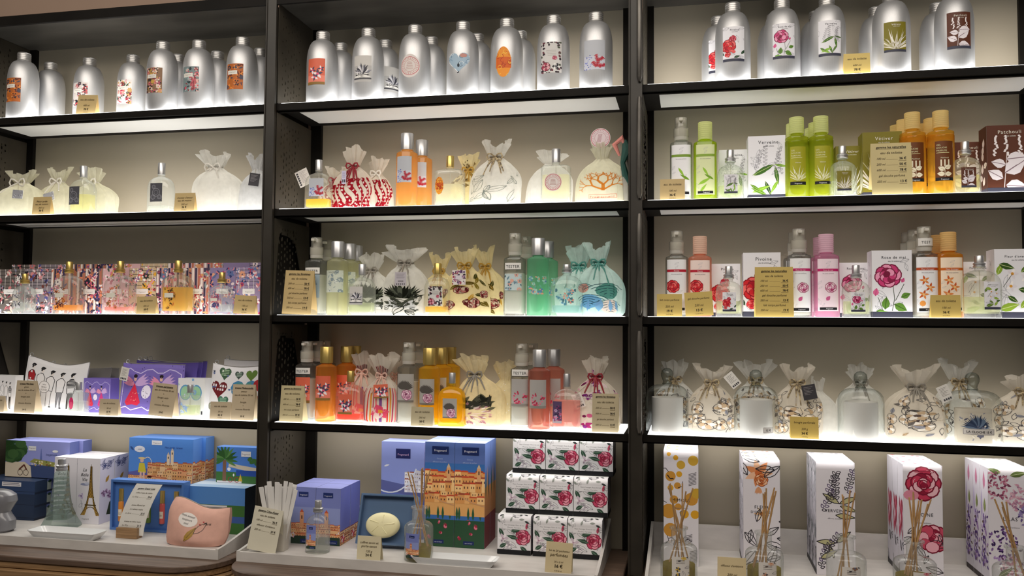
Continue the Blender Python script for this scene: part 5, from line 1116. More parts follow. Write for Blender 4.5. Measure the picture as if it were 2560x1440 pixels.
pnk = Art(16, 34, None, 3); pnk.ell(8, 17, 7, 16, '#d8306a', 14); pnk.ell(8, 12, 6, 9, '#e85a80', 12)
put(perfume(**SQ, liq=LQ['clear'], fill=.6, art=pnk, lz=.012, lx=-.01), 'perfume_flacon', 'small square flacon with a pink oval label', 'perfume', 197, 4, .038)
card(247, 998, 295, Z[4], S3(EDT, '50 ml', '22 €', '44 €/100 ml'), 'small beige price card between the pink-labelled flacon and the purple pouch', tone='#bfae92')
put(zip_pouch(.190, .140, .022, CP, lady(190, 140), 6, .05), 'zip_pouch', 'purple zipped pouch with dancing ladies, front of its pile', 'pouch', 375, 4, .066)
for i, (px, Y, l) in enumerate(((405, .100, 'purple zipped pouch second in the pile'), (418, .130, 'purple zipped pouch third in the pile'), (430, .160, 'rearmost purple zipped pouch of the pile'))): put(zip_pouch(.190, .143, .02, CP, None, 7+i, .03), 'zip_pouch', l, 'pouch', px, 4, Y)
lt_ = tagp('white'); put([('paper_tag', MB().box(-.012, 0, 0, .012, .0007, .036).mesh('paper_tag', WHITE, False), [('tag_print', lt_.mesh('tag_print', m_front(-.012, 0, 0)))])], 'hang_tag', 'white barcode tag hanging on the purple pouch', 'tag', 308, 4, .044, 0, .092, ry=.2, zc=.02)
card(372, 962, 432, Z[4], SET('trousse parisienne', 'eau de toilette 50 ml', '+', 'bougie satin', '+', 'trousse illustrée', '', '39 €'), 'tall beige price card in front of the purple pouch', tone='#bfae92', ry=.08)
hb = Art(76, 100, '#e6e6ea', 3)
for s_ in (-1, 1): hb.ell(38+s_*16, 62, 17, 21, '#5f9ac8', 16); hb.ell(38+s_*16, 61, 14, 18, '#9ccaa8', 16)
hb.scatter(10, ['#88b0e0', '#c8d8f0', '#a8c8b0'], 4, 7); hb.rect(2, 4, 6, 9, '#33333a'); hb.rect(68, 4, 6, 9, '#33333a')
put(carton(.078, .035, .100, hb), 'perfume_carton', 'white carton with a blue and green winged heart', 'box', 478, 4, .068)
put(perfume(**SQ, liq=LQ['pear'], fill=.55, art=Art(26, 30, None, 9).scatter(10, ['#a8c8f0', '#d0e0f4', '#88a8d8'], 4, 8), lz=.012, lx=-.008), 'perfume_flacon', 'small square flacon in front of the winged-heart carton', 'perfume', 476, 4, .038)
put(zip_pouch(.165, .140, .022, CW, hearts(165, 140), 11, .05), 'zip_pouch', 'white zipped pouch covered in coloured hearts', 'pouch', 592, 4, .066)
put(zip_pouch(.150, .150, .02, CW, None, 12, .02), 'zip_pouch', 'white zipped pouch behind the pouch of hearts', 'pouch', 612, 4, .112)
card(524, 1005, 576, Z[4], S3(EDT, '50 ml', '22 €', '44 €/100 ml'), 'small beige price card below the pouch of hearts', tone='#bfae92')
card(578, 962, 635, Z[4], SET('trousse Mademoiselle', 'amour', 'eau de toilette 50 ml', '+', 'bougie', '+', 'trousse illustrée', '', '39 €'), 'tall beige price card beside the left upright', tone='#bfae92')
# ------------------------------------------------------------------ fourth shelf, middle bay
ROWS5 = [EDT, ('200 ml', '50 €'), ('600 ml', '78 €'), LAIT, ('250 ml', '19 €')]
card(699, 965, 757, Z[4], BIG('gamme les féminines', ROWS5), 'beige price card at the left end of the middle bay, lowest shelf', tone='#c2b48c')
put(lotion(lab('stars', 40, 66), lz=.045, tester='TESTER', tz=.118), 'lotion_bottle', 'tester pump lotion bottle with coral label behind the orange gel', 'bottle', 766, 4, .070)
put(kit('ltn2', None), 'lotion_bottle', 'plain pump lotion bottle behind the coral-labelled tester', 'bottle', 793, 4, .115); put(kit('ltn2', None), 'lotion_bottle', 'rear pump lotion bottle above the gold-capped gels', 'bottle', 812, 4, .17)
og = lambda: tall(gel('deep_orange_gel', '#fcd49c', '#e09c48', '#fcb858'), GOLD, lab('stars', 40, 62), lz=.054)
for px, Y, l in ((815, .054, 'tall orange gel bottle with coral lily label and gold cap'), (866, .115, 'second orange gel bottle with gold cap, behind the coral flacon'), (886, .166, 'rearmost orange gel bottle with gold cap')): put(kit('og', og), 'shower_gel_bottle', l, 'bottle', px, 4, Y)
put(perfume(**dict(MID, w=.074), liq=LQ['coral'], fill=.14, art=lab('stars', 38, 50), lz=.022, lx=-.006, capm=GOLD, glassm=glass('rose_glass', '#fbeae2', '#e0aa98', .03, .15, '#fbd8cc')), 'perfume_flacon', 'domed pink-tinted flacon with lily label and gold cap', 'perfume', 876, 4, .040)
sachet(912, 4, .115, .095, .168, LINEN, 'striped-topped bag leaning behind the pink-tinted flacon', 31, 'stripes', ribbon=RIBP, lean=-.1)
sachet(958, 4, .060, .082, .166, PALE, 'pink and red striped bag hung with a square coral tag', 32, 'stripes', ribbon=RIBP, tagart=tagp('coral'), tagpos=(.004, .098), tagrot=.08, neck=.72, flare=.75, full=1.6)
sachet(992, 4, .125, .07, .160, PALE, 'pale bag half hidden behind the striped tagged bag', 33, None, ribbon=RIBP)
put(lotion(lab('dahlia', 42, 70), lz=.055, tester=None), 'lotion_bottle', 'white pump lotion bottle with pink dahlia label', 'bottle', 1021, 4, .058)
put(kit('ltn2', None), 'lotion_bottle', 'pump lotion bottle behind the dahlia-labelled one', 'bottle', 1050, 4, .12)
yg = lambda: tall(gel('gold_gel', '#fce490', '#e0b040', '#fcd44c'), GOLD, lab('dahlia', 38, 64), lz=.050)
for px, Y, l in ((1073, .055, 'tall golden gel bottle with pink dahlia label'), (1103, .115, 'second golden gel bottle with gold cap behind the yellow flacon'), (1124, .167, 'rearmost golden gel bottle with gold cap')): put(kit('yg', yg), 'shower_gel_bottle', l, 'bottle', px, 4, Y)
card(1027, 1018, 1082, Z[4], S3(EDT, '200 ml', '50 €', '25 €/100 ml'), 'small beige price card below the golden gel bottle', tone='#b8ac8c')
put(perfume(**dict(MID, w=.070), liq=LQ['yellow'], fill=.95, art=lab('dahlia', 36, 48), lz=.020, glassm=glass('yellow_glass', '#fcec90', '#ecc83c', .05, .45, '#fce048'), capr=.0085), 'perfume_flacon', 'opaque yellow domed flacon with dahlia label', 'perfume', 1130, 4, .042)
sachet(1200, 4, .075, .108, .165, MESHB, 'cream mesh bag printed with a pale dahlia and dark leaves', 34, 'dahlia', lean=-.3, neck=.76, flare=.6, full=1.3, ribbon=RIBS, tails=5)
sachet(1262, 4, .120, .085, .150, MESHB, 'cream mesh bag at the back, right of the dahlia bag', 35, 'dots')
put(lotion(lab('carnation', 42, 66), lz=.052, tester='TESTER', tz=.124), 'lotion_bottle', 'white tester lotion bottle with red carnation label', 'bottle', 1304, 4, .066)
put(kit('ltn2', None), 'lotion_bottle', 'pump lotion bottle behind the red gel bottle', 'bottle', 1330, 4, .135)
rg = lambda: tall(GELROSE, CHROME, lab('carnation', 40, 68), lz=.050)
put(kit('rg', rg), 'shower_gel_bottle', 'tall red-brown gel bottle with carnation label and silver cap', 'bottle', 1348, 4, .044); put(kit('rg', rg), 'shower_gel_bottle', 'second red-brown gel bottle behind the carnation-labelled one', 'bottle', 1384, 4, .110)
put(perfume(w=.070, d=.042, bh=.096, H=.133, n=3.4, collar=False, liq=LQ['pink'], fill=.78, art=lab('violet', 22, 52), lz=.016, lx=-.020, capr=.0085), 'perfume_flacon', 'pink flacon with domed clear shoulders and violet label', 'perfume', 1417, 4, .040)
sachet(1490, 4, .085, .098, .165, LINEN, 'linen bag with magenta print and red ribbon at the end of the shelf', 36, 'purple', ribbon=RIBR, tails=5, neck=.76, flare=.5, tagart=tagp('white'), tagpos=(-.045, .085), tagrot=.4)
card(1480, 985, 1546, Z[4], BIG('gamme les féminines', [EDT, ('200 ml', '50 €'), ('600 ml', '78 €'), GEL, ('250 ml', '13 €')]), 'beige price card in front of the magenta-printed bag', tone='#b6a888')
# ------------------------------------------------------------------ fourth shelf, right bay: cloches, candles, bags
def cloche(R=.049, H=.150):
    m = MB(); prof = [(R*1.03, 0), (R*1.03, .004), (R, .006), (R, H*.56)]
    for i in range(1, 9): t = i/8*math.pi/2; prof.append((.014+(R-.014)*math.cos(t)**.8, H*.56+H*.185*math.sin(t)))
    m.lathe(prof+[(.008, H*.76)], 40, cap0=False)
    k = MB(); k.lathe([(.0115, H*.75), (.0095, H*.79), (.011, H*.82), (.0138, H*.87), (.0145, H*.91), (.0125, H*.96), (.007, H*.992), (.002, H)], 28)
    return [('glass_dome', m.mesh('glass_dome', glass('cloche_glass', '#fbfcfc', '#d4dad8', .02))), ('glass_knob', k.mesh('glass_knob', glass('knob_glass', '#eef2f0', '#8a9290', .02)))]
def candle():
    m = MB(); m.lathe([(.034, 0), (.0365, .003), (.0365, .082), (.0345, .082), (.034, .070)], 36, cap1=False); w_ = MB().lathe([(.0338, .060), (.0338, .068), (.001, .069)], 30); wk = MB().lathe([(.0008, .068), (.0008, .078)], 6)
    return [('candle_glass', m.mesh('candle_glass', CANDLE)), ('wax', w_.mesh('wax', pbr('ivory_wax', (.8, .77, .7), .5)), [('wick', wk.mesh('wick', BLACKC))])]
CANK = candle(); CLK = cloche()
CL = [(1668, .052, 'first from the left on its shelf'), (1890, .052, 'with a small price sticker'), (2152, .056, 'between the tan card and the tagged bag'), (2432, .050, 'with the LA CLOCHE sticker')]
def stick(t, w, h, key): a = Art(w, h, '#dcd8d4', 2); a.line([(.8, .8), (w-.8, .8), (w-.8, h-.8), (.8, h-.8), (.8, .8)], .5, '#33333a'); fit(a, t, w/2, h*.32, w*.84, h*.5, '#26262c', bold=.2); return a
for i, (px, Y, l) in enumerate(CL):
    k = CLK if i < 3 else cloche(.0565, .152); k = list(k)
    if i == 1: a = stick('12 €', 22, 13, 1); k.append(('price_sticker', a.mesh('price_sticker', m_curve(.012, .010, .098, .098, 2), step=2.5)))
    if i == 3: a = stick('LA CLOCHE 15 €', 60, 13, 2); k.append(('price_sticker', a.mesh('price_sticker', m_curve(-.034, .022, .113, .113, 2), step=2.5)))
    put(k, 'glass_cloche', f'clear glass cloche {l}', 'cloche', px, 4, Y)
    if i < 3: put(CANK, 'candle', 'white candle in a tumbler under the cloche '+l, 'candle', px, 4, Y)
bt = Art(64, 60, '#c9bfae', 8)
for i in range(22): bt.leaf(34, 26, 26+bt.r.random()*8, 5, .1+2.9*i/21, bt.r.choice(('#33405a', '#5a6a80', '#22304a')))
bt.scatter(14, ['#8a8a98', '#d8d0c0', '#5a5a6a'], 4, 8)
put([('box_body', MB().loft([se(.072, .05, 3, 32, z) for z in (0, .074)]).mesh('box_body', pbr('beige_tin', '#c9bfae', .5)), [('printed_picture', bt.mesh('printed_picture', m_curve(-.032, .006, .072, .05, 3), step=2.5))])], 'candle_box', 'beige box with blue leaves under the LA CLOCHE glass', 'box', 2432, 4, .050)
sachet(1688, 4, .138, .088, .158, ORG, 'white bag with dark print ribbon behind the first cloche', 41, 'toile', ribbon=RIBB, neck=.76, flare=.55)
sachet(1779, 4, .095, .094, .150, LINEN, 'linen bag with beige flower print and a slanted white tag', 42, 'toile', ribbon=RIBB, neck=.78, flare=.7, tagart=tagp('white'), tagpos=(.035, .138), tagrot=.7, full=1.4, amat=PRINT)
sachet(1888, 4, .140, .095, .160, ORG, 'white bag with wide ruffle behind the second cloche', 43, 'toile', ribbon=RIBB, neck=.76, flare=.75)
sachet(1992, 4, .080, .094, .155, LINEN, 'linen bag with beige flower print behind the tan card', 44, 'toile', ribbon=RIBB, neck=.78, flare=.6, tagart=tagp('dark'), tagpos=(.02, .118), tagrot=.2, full=1.4, amat=PRINT)
sachet(2045, 4, .115, .075, .125, ORG, 'small white bag between the linen bag and the third cloche', 45, None, neck=.8, flare=.3)
sachet(2150, 4, .145, .090, .155, ORG, 'white bag behind the third cloche, only its ruffle showing above', 46, None, ribbon=RIBS, neck=.78)
sachet(2287, 4, .072, .106, .158, LINEN, 'linen bag with orange-brown flower print and a large slanted tag', 47, 'toile', ribbon=RIBS, neck=.74, flare=.7, tagart=tagp('white'), tagpos=(.045, .122), tagrot=.45, full=1.5, tails=6, amat=PRINT)
sachet(2395, 4, .135, .095, .168, ORG, 'white bag with brown and gold printed ribbon behind the last cloche', 48, 'toile', ribbon=RIBB, neck=.76, flare=.6)
sachet(2556, 4, .075, .110, .140, LINEN, 'linen bag with blue and gold flower print at the right frame edge', 49, 'toile', ribbon=RIBB, neck=.8, full=1.5, amat=PRINT)
card(1976, 1043, 2047, Z[4], S3('bougie parfumée', '200 g', '34 €', '17 €/100 g'), 'gold-tan price card among the cloches', tone='#c8ab58')
# ------------------------------------------------------------------ counter, left tray
def span(px0, px1, py, Y): a, b = at(px0, py, Y), at(px1, py, Y); return (a.x+b.x)/2, b.x-a.x
def blk(name, label, px0, px1, ptop, pbot, Y, d, cat='box', front=None, right=None, left=None, top=None, mat=None, rt=0, rz=0, z=None):
    """carton whose front face stands at depth Y and shows between the given pixel columns and rows"""
    pm_ = (ptop+(pbot or 1300))/2; xc, w_ = span(px0, px1, pm_, Y); z0 = z if z is not None else (at((px0+px1)/2, pbot, Y).z if pbot else TRAYZ+.0003); h_ = at((px0+px1)/2, ptop, Y).z-z0
    g = lambda f, a, b: f(a*1000, b*1000) if f else None
    k = carton(w_, d, h_, g(front, w_, h_), g(right, d, h_), g(left, d, h_), g(top, w_, d-rt), mat, rt)
    return spawn(k, name, label, cat, (xc, Y, z0), rz), (xc, w_, z0, h_)
def again(base, label, dx, dy, dz=0):
    """copy of a thing with its parts and their sub-parts, mesh data shared"""
    r = base.copy(); COL.objects.link(r); r.location = base.location+Vector((dx, dy, dz)); r['label'] = label
    for ch in base.children:
        c = ch.copy(); COL.objects.link(c); c.parent = r
        for g in ch.children: q = g.copy(); COL.objects.link(q); q.parent = c
    return r
def town(a, x0, x1, y0, y1, n, seed, roof='#b8583a', wall=('#d8a870', '#e0b888', '#c89058', '#d89a6a')):
    r = random.Random(seed); rows = 5
    for j in range(rows):
        y = y1-(y1-y0)*(j+1)/rows; x = x0
        while x < x1:
            w_ = (x1-x0)/n*(.7+.7*r.random()); hh = (y1-y0)/rows*(1.0+.5*r.random()); c = r.choice(wall)
            a.rect(x, y, w_, hh, c); a.add([(x-w_*.06, y+hh), (x+w_*1.06, y+hh), (x+w_*.9, y+hh*1.22), (x+w_*.1, y+hh*1.22)], roof if r.random() < .8 else '#9a4a34')
            for k in range(2): a.rect(x+w_*(.2+.4*k), y+hh*.4, w_*.14, hh*.28, '#5a3a30')
            x += w_*.95
def lilac(w, h):
    a = Art(w, h, '#8a90cc', 4); a.rect(0, 0, w, h*.34, '#39476e'); a.add([(0, 0), (w*.42, 0), (w*.40, h*.3), (w*.3, h*.42), (0, h*.4)], '#c8bca8')
    a.add([(w*.38, h*.42), (w*.6, h*.34), (w, h*.28), (w, h*.36), (w*.7, h*.46), (w*.45, h*.52)], '#8a8a4a')
    for i in range(26): a.ell(w*(.42+.56*a.r.random()), h*(.33+.12*a.r.random()), w*.014, h*.02, a.r.choice(('#4a5a2a', '#c8a84a', '#d8d0b0', '#7a4a2a')), 7)
    for i in range(22): a.ell(w*(.02+.24*a.r.random()), h*(.5+.5*a.r.random()), w*.09, h*.13, a.r.choice(('#2c4c2a', '#3c5c34', '#24401f')), 9)
    for x in (.24, .33): a.ring(w*x, h*.13, h*.08, w*.006, '#3a2a24', 14)
    a.line([(w*.22, h*.2), (w*.3, h*.34), (w*.34, h*.2)], w*.02, '#5a3028')
    a.rect(w*.36, h*.74, w*.12, h*.12, '#d8d8dc', 18); fit(a, 'Fragonard', w*.42, h*.79, w*.1, h*.05, '#5a3a50'); fit(a, 'bergamote', w*.72, h*.62, w*.2, h*.08, '#3a4a80', it=.2)
    a.add([(w*.545, h*.5), (w*.575, h*.5), (w*.562, h*.8), (w*.558, h*.8)], '#5a6aa8'); a.ell(w*.78, h*.74, w*.045, h*.035, '#e0e0e4'); return a
NAVY = pbr('navy_box_card', '#26344e', .45); BLUE = pbr('blue_box_card', '#4a74b8', .45); LIL = pbr('lilac_box_card', '#8a90cc', .5)
def navyR(w, h): a = Art(w, h, '#5a649c', 3); a.rect(0, 0, w*.35, h, '#26344e'); a.rect(w*.35, 0, w*.12, h*.8, '#8f9a94'); a.rect(0, 0, w, h*.16, '#1c2638'); a.ell(w*.42, h*.8, w*.05, h*.1, '#1f3a2c'); return a
zst = at(70, 1203, .062).z; hst = (zst-TRAYZ-.001)/3
for i in range(3):
    xc, w_ = span(-55, 86, 1260, .062); a = Art(w_*1000, hst*1000, '#26344e' if i < 2 else '#2f4266')
    a.rect(0, hst*180, w_*1000, hst*25, '#161f30')
    if i == 2: a.rect(w_*420, hst*560, w_*340, hst*330, '#d8d6da', 18); a.rect(w_*440, hst*770, w_*280, hst*50, '#6a6a7a', 19); a.rect(w_*440, hst*650, w_*300, hst*50, '#6a6a7a', 19)
    spawn(carton(w_, .13, hst-.0008, a, navyR(130, hst*1000), mat=NAVY), 'gift_box', f'navy gift box, {("bottom", "middle", "top")[i]} of the stack at the far left', 'box', (xc, .062, TRAYZ+.0004+i*hst))
b1, _ = blk('gift_box', 'lilac gift box with a tree and bay picture on the navy stack', 12, 172, 1103, None, .110, .036, front=lilac, right=lambda w, h: Art(w, h, '#5a649c').rect(0, 0, w, h*.34, '#2c3858'), mat=LIL, z=zst+.001)
again(b1, 'lilac gift box directly behind the one with the tree picture', .012, .038)
def eiffel(w, h):
    a = Art(w, h, '#d9d6de', 6); K = '#4a3a14'; G = '#a8823a'; cx = w*.62
    def tw(y): return w*(.024+.40*math.exp(-3.7*y))
    ys = [i/14 for i in range(15)]; B0, T0 = h*.13, h*.88; f = lambda y: B0+(T0-B0)*y
    out = [(cx-tw(y)-w*.01, f(y)) for y in ys]+[(cx+tw(y)+w*.01, f(y)) for y in reversed(ys)]
    for s_ in (-1, 1):
        for a_, b_ in zip(ys, ys[1:]):
            wi = .42 if a_ < .32 else 1.0
            a.add([(cx+s_*tw(a_), f(a_)), (cx+s_*tw(b_), f(b_)), (cx+s_*tw(b_)*(1-wi), f(b_)), (cx+s_*tw(a_)*(1-wi), f(a_))], G, 3)
            a.line([(cx+s_*tw(a_), f(a_)), (cx+s_*tw(b_)*(1-wi*.9), f(b_))], w*.014, K); a.line([(cx+s_*tw(a_)*(1-wi*.9), f(a_)), (cx+s_*tw(b_), f(b_))], w*.014, K)
        a.line([(cx+s_*tw(y), f(y)) for y in ys], w*.02, K)
    for y in (.2, .36): a.rect(cx-tw(y)*1.15, f(y), tw(y)*2.3, h*.018, K)
    a.arc(cx, f(0)-h*.01, tw(0)*.62, .2, 2.94, w*.03, K, 10, h*.14); a.line([(cx, f(1)), (cx, f(1)+h*.03)], w*.02, K)
    for i, t in enumerate(('La', 'Belle', 'Vie')): fit(a, t, w*.33, h*(.80-.075*i), w*.34, h*.075, '#26262c', it=.3)
    a.ell(w*.35, h*.6, w*.2, h*.02, '#8a90b0'); a.ell(w*.45, h*.615, w*.12, h*.02, '#b8bcd0')
    a.flower(w*.2, h*.42, w*.14, 6, '#b8a8cc', '#d8d0e0', '#77688a'); a.line([(w*.2, h*.36), (w*.28, h*.2)], w*.012, '#55555c'); a.outleaf(w*.12, h*.25, w*.22, h*.05, .8, w*.012, '#8a8a9a')
    fit(a, 'Fragonard', w*.42, h*.065, w*.36, h*.03, '#77706a'); return a
def eiffR(w, h):
    a = Art(w, h, '#c6c2d2', 7)
    for i in range(16): a.outleaf(w*(.1+.8*a.r.random()), h*(.82+.1*a.r.random()), w*.3, h*.03, a.r.random()*3, w*.02, '#2e3a6a')
    a.leaf(w*.4, h*.62, w*.4, h*.06, .9, '#a8823a', '#5a4a1a'); a.scatter(0, ['#000000'], 1, 2)
    for i in range(7): a.flower(w*(.2+.6*a.r.random()), h*(.36+.16*a.r.random()), w*.14, 6, '#77587a', '#b8a0c0', '#3a2a40')
    a.add([(w*.5, h*.12), (w*.95, h*.1), (w, h*.36), (w*.7, h*.3)], '#26301f'); return a
EIFT = lambda w, h: Art(w, h, '#dcdae2').rect(w*.1, h*.4, w*.7, h*.08, '#b8b6c4')
e1, g1 = blk('perfume_carton', 'white carton with a golden tower, right one of the front pair', 192, 249, 1146, None, .066, .058, front=eiffel, right=eiffR, top=EIFT)
again(e1, 'white carton with a golden tower, left one of the front pair', -g1[1]-.001, 0); again(e1, 'white tower carton, right one of the back pair', 0, .060); again(e1, 'white tower carton, left one of the back pair', -g1[1]-.001, .060)
# tower-shaped glass bottle
m = MB(); prof = [(.112, 0), (.110, .006), (.094, .018), (.072, .038), (.057, .062), (.048, .090), (.042, .120), (.038, .148), (.030, .154)]
m.loft([[(sx*q/2*.72, sy*q/2*.72, z) for sx, sy in ((1, 1), (.5, 1.02), (-.5, 1.02), (-1, 1), (-1.02, .5), (-1.02, -.5), (-1, -1), (-.5, -1.02), (.5, -1.02), (1, -1), (1.02, -.5), (1.02, .5))] for q, z in prof])
rv = MB()
for i in range(9): z = .028+i*.013; q = .040+.050*math.exp(-(z-.018)/.032); rv.loft([se(q*.745, q*.745, 6, 24, zz) for zz in (z, z+.003)])
cpm = MB().lathe([(.0125, .154), (.0145, .155), (.0145, .160), (.0125, .161), (.0125, .163), (.0145, .164), (.0145, .168), (.010, .170), (.010, .184), (.009, .185)], 24)
put([('glass_tower', m.mesh('glass_tower', glass('tower_glass', '#eef5f2', '#a8bab4', .05, .16, '#e4efea')), [('relief_band', rv.mesh('relief_band', glass('tower_relief', '#e6eeea', '#90a29c', .1, .2, '#e8f0ec')))]), ('spray_cap', cpm.mesh('spray_cap', CHROME))], 'perfume_flacon', 'tower-shaped clear glass bottle with silver cap on the left tray', 'perfume', 152, 0, .004, .3)
def grasse(w, h):
    a = Art(w, h, '#4f82cc', 9); a.add([(0, h*.2), (w*.3, h*.3), (w, h*.22), (w, 0), (0, 0)], '#5a5a9a'); town(a, w*.3, w, 0, h*.42, 9, 4); town(a, 0, w*.4, -h*.05, h*.12, 6, 5)
    for x, t in ((.60, .62), (.66, .72)): a.rect(w*x, h*.4, w*.045, h*(t-.4), '#e0c8a8'); a.add([(w*x, h*t), (w*(x+.045), h*t), (w*(x+.022), h*(t+.08))], '#c8b8a8'); a.rect(w*(x+.014), h*(t-.08), w*.016, h*.05, '#4a3a34')
    a.add([(w*.15, h*.2), (w*.28, h*.2), (w*.25, h*.42), (w*.17, h*.42)], '#c8b83a'); a.rect(w*.18, h*.06, w*.03, h*.16, '#d8b0a0'); a.rect(w*.23, h*.06, w*.03, h*.16, '#d8b0a0'); a.ell(w*.21, h*.48, w*.03, h*.05, '#d8b0a0'); a.ell(w*.21, h*.53, w*.06, h*.025, '#d8c08a'); a.arc(w*.3, h*.44, w*.06, -1, 2.2, w*.008, '#e8e0d0', 8, h*.12)
    a.ell(w*.17, h*.74, w*.085, h*.075, '#e0e0e8'); fit(a, 'soleil', w*.17, h*.72, w*.1, h*.05, '#3a4a80', it=.2); a.rect(w*.36, h*.85, w*.16, h*.1, '#dcdce0', 18); fit(a, 'Fragonard', w*.44, h*.88, w*.13, h*.045, '#5a3a50')
    fit(a, 'Mon jardin à Grasse', w*.7, h*.78, w*.32, h*.06, '#26408a', it=.2); a.leaf(w*.02, h*.8, w*.08, h*.05, -.8, '#33508a'); return a
gr, gg = blk('gift_box', 'large blue gift box showing a hill town with bell towers', 322, 482, 1097, 1206, .122, .042, front=grasse, right=lambda w, h: (lambda a: (town(a, 0, w, -h*.02, h*.42, 3, 8), a)[1])(Art(w, h, '#5a88d0')), mat=BLUE)
lo, lg = blk('gift_box', 'blue gift box lying under the hill-town box', 330, 492, 1207, None, .118, .085, front=lambda w, h: Art(w, h, '#3f69ae'), right=lambda w, h: (lambda a: (town(a, 0, w*.5, h*.1, h*.8, 3, 9), a)[1])(Art(w, h, '#3f69ae')), mat=BLUE)
gr.location.z = lg[2]+lg[3]+.0006
again(gr, 'blue gift box directly behind the hill-town box', .012, .0425)
# gift set of five roll-on tubes
xc, w_ = span(276, 458, 1260, .026); h_ = at(365, 1203, .026).z-TRAYZ; t_ = .006
fr = MB(); fr.box(-w_/2, 0, 0, w_/2, .03, t_); fr.box(-w_/2, 0, h_-t_, w_/2, .03, h_); fr.box(-w_/2, 0, t_, -w_/2+t_, .03, h_-t_); fr.box(w_/2-t_, 0, t_, w_/2, .03, h_-t_); fr.box(-w_/2+t_, .0095, t_, w_/2-t_, .03, h_-t_)
spawn([('box_tray', fr.mesh('box_tray', BLUE, False))], 'gift_box', 'blue gift set box with five perfume tubes in its front', 'box', (xc, .026, TRAYZ+.0003))
for i, c in enumerate(('#d88a3a', '#c8a04a', '#6a8a3a', '#d8605a', '#c8b02a')):
    k = [('tube_glass', MB().lathe([(.0070, 0), (.0076, .002), (.0076, .050), (.006, .053)], 18).mesh('tube_glass', pbr('tube_'+c.strip('#'), c, .25))), ('tube_cap', MB().lathe([(.0070, .0535), (.0070, .085), (.006, .086)], 18).mesh('tube_cap', GOLD))]
    a = Art(11, 18, '#e8dcc8'); a.rect(2, 5, 7, 1, '#6a5a4a'); a.rect(2, 8, 7, 1, '#6a5a4a'); k[0] = (*k[0], [('tube_label', a.mesh('tube_label', m_curve(-.0055, .014, .0152, .0152, 2), step=1.5))])
    spawn(k, 'perfume_tube', f'{("orange", "amber", "green", "coral pink", "yellow")[i]} gold-capped perfume tube in the blue gift set', 'perfume', (xc-w_*.38+w_*.19*i, .026+.0100, TRAYZ+.022), 0, 'tubes in the gift set')
def palm(w, h):
    a = Art(w, h, '#4a7ac8', 10); a.rect(0, 0, w, h*.3, '#3c6a34'); a.add([(w*.3, h*.45), (w*.7, h*.36), (w, h*.34), (w, h*.44), (w*.6, h*.5), (w*.32, h*.55)], '#c8bca8'); a.rect(w*.5, h*.2, w*.5, h*.16, '#274a98'); a.rect(w*.02, 0, w*.62, h*.05, '#d8d4d8')
    a.rect(w*.16, h*.04, w*.09, h*.6, '#7a5a48')
    for i in range(13): a.leaf(w*.21, h*.66, w*.34, h*.09, -.5+4.1*i/12, a.r.choice(('#3c6a34', '#2c5426', '#558044')))
    for x in (.36, .52): a.ring(w*x, h*.09, h*.07, w*.012, '#a02a2a', 14)
    a.ell(w*.44, h*.22, w*.02, h*.04, '#e0dcd8'); a.add([(w*.56, h*.05), (w*.66, h*.05), (w*.61, h*.26)], '#c8a83a'); a.ell(w*.32, h*.38, w*.045, h*.05, '#e0e0e4')
    for i in range(8): a.ell(w*(.8+.2*a.r.random()), h*(.55+.15*a.r.random()), w*.05, h*.05, '#3c6a34')
    a.rect(w*.62, h*.74, w*.24, h*.15, '#d8d8dc', 18); fit(a, 'Fragonard', w*.74, h*.79, w*.2, h*.07, '#5a3a50'); return a
bl, bg_ = blk('gift_box', 'shiny blue gift box with green base beside the left upright', 466, 612, 1218, None, .055, .11, front=lambda w, h: (lambda a: (a.rect(0, 0, w, h*.62, '#3c6a34'), a.rect(0, h*.24, w, h*.14, '#3a5a9a'), a.rect(w*.1, h*.52, w*.6, h*.09, '#d0d0d0'), a.rect(w*.12, h*.55, w*.5, h*.02, '#6a6a70'), a)[-1])(Art(w, h, '#4f83c4')), right=lambda w, h: Art(w, h, '#1f2c3c'), top=lambda w, h: Art(w, h, '#86a0bc').rect(0, h*.3, w, h*.4, '#a8b8c8'), mat=BLUE)
pl_, pg_ = blk('gift_box', 'blue gift box with palm tree and bicycle picture', 540, 640, 1118, None, .118, .035, front=palm, mat=BLUE, z=bg_[2]+bg_[3]+.0008)
# pink pouch, dish, card holder, grey bag
pa = Art(175, 105, None, 3); pa.ell(70, 72, 26, 17, '#e4ddd8', 18); 
for i, t in enumerate(('mon amour', 'toujours', 'moi')): fit(pa, t, 68, 79-9*i, 40, 8, '#2e2a2a', it=.2)
pa.leaf(70, 18, 48, 17, 1.0, '#a8843a', '#5a4420'); pa.outleaf(92, 40, 44, 16, .85, 1.2, '#3a3030'); fit(pa, 'Paris', 122, 66, 20, 10, '#2e2a2a', it=.4); heart(pa, 104, 66, 5, '#b02a3a'); heart(pa, 112, 74, 5, '#b02a3a')
put(zip_pouch(.168, .108, .075, pbr('pink_cloth', '#d8a898', .85, noise=.08, scale=60, bump=.2), pa, 21, .16, False, .09, .30), 'zip_pouch', 'crumpled pale pink pouch with a small lettered drawing', 'pouch', 490, 0, -.058, .03, zc=.05)
def dish(w, d, h):
    m = MB(); R = [(w*.80, d*.7, 0), (w*.84, d*.76, .0005), (w, d, h), (w*.985, d*.975, h), (w*.80, d*.70, .003)]
    m.loft([se(a, b, 9, 48, z) for a, b, z in R]); return [('porcelain_dish', m.mesh('porcelain_dish', pbr('white_porcelain', (.78, .79, .80), .12, coat=.5)))]
put(dish(.200, .060, .020), 'porcelain_dish', 'rectangular white porcelain dish at the front of the left tray', 'dish', 168, 0, -.078, zc=.005)
put(dish(.205, .052, .018), 'porcelain_dish', 'rectangular white porcelain dish at the front of the middle tray', 'dish', 1138, 0, -.078, zc=.005)
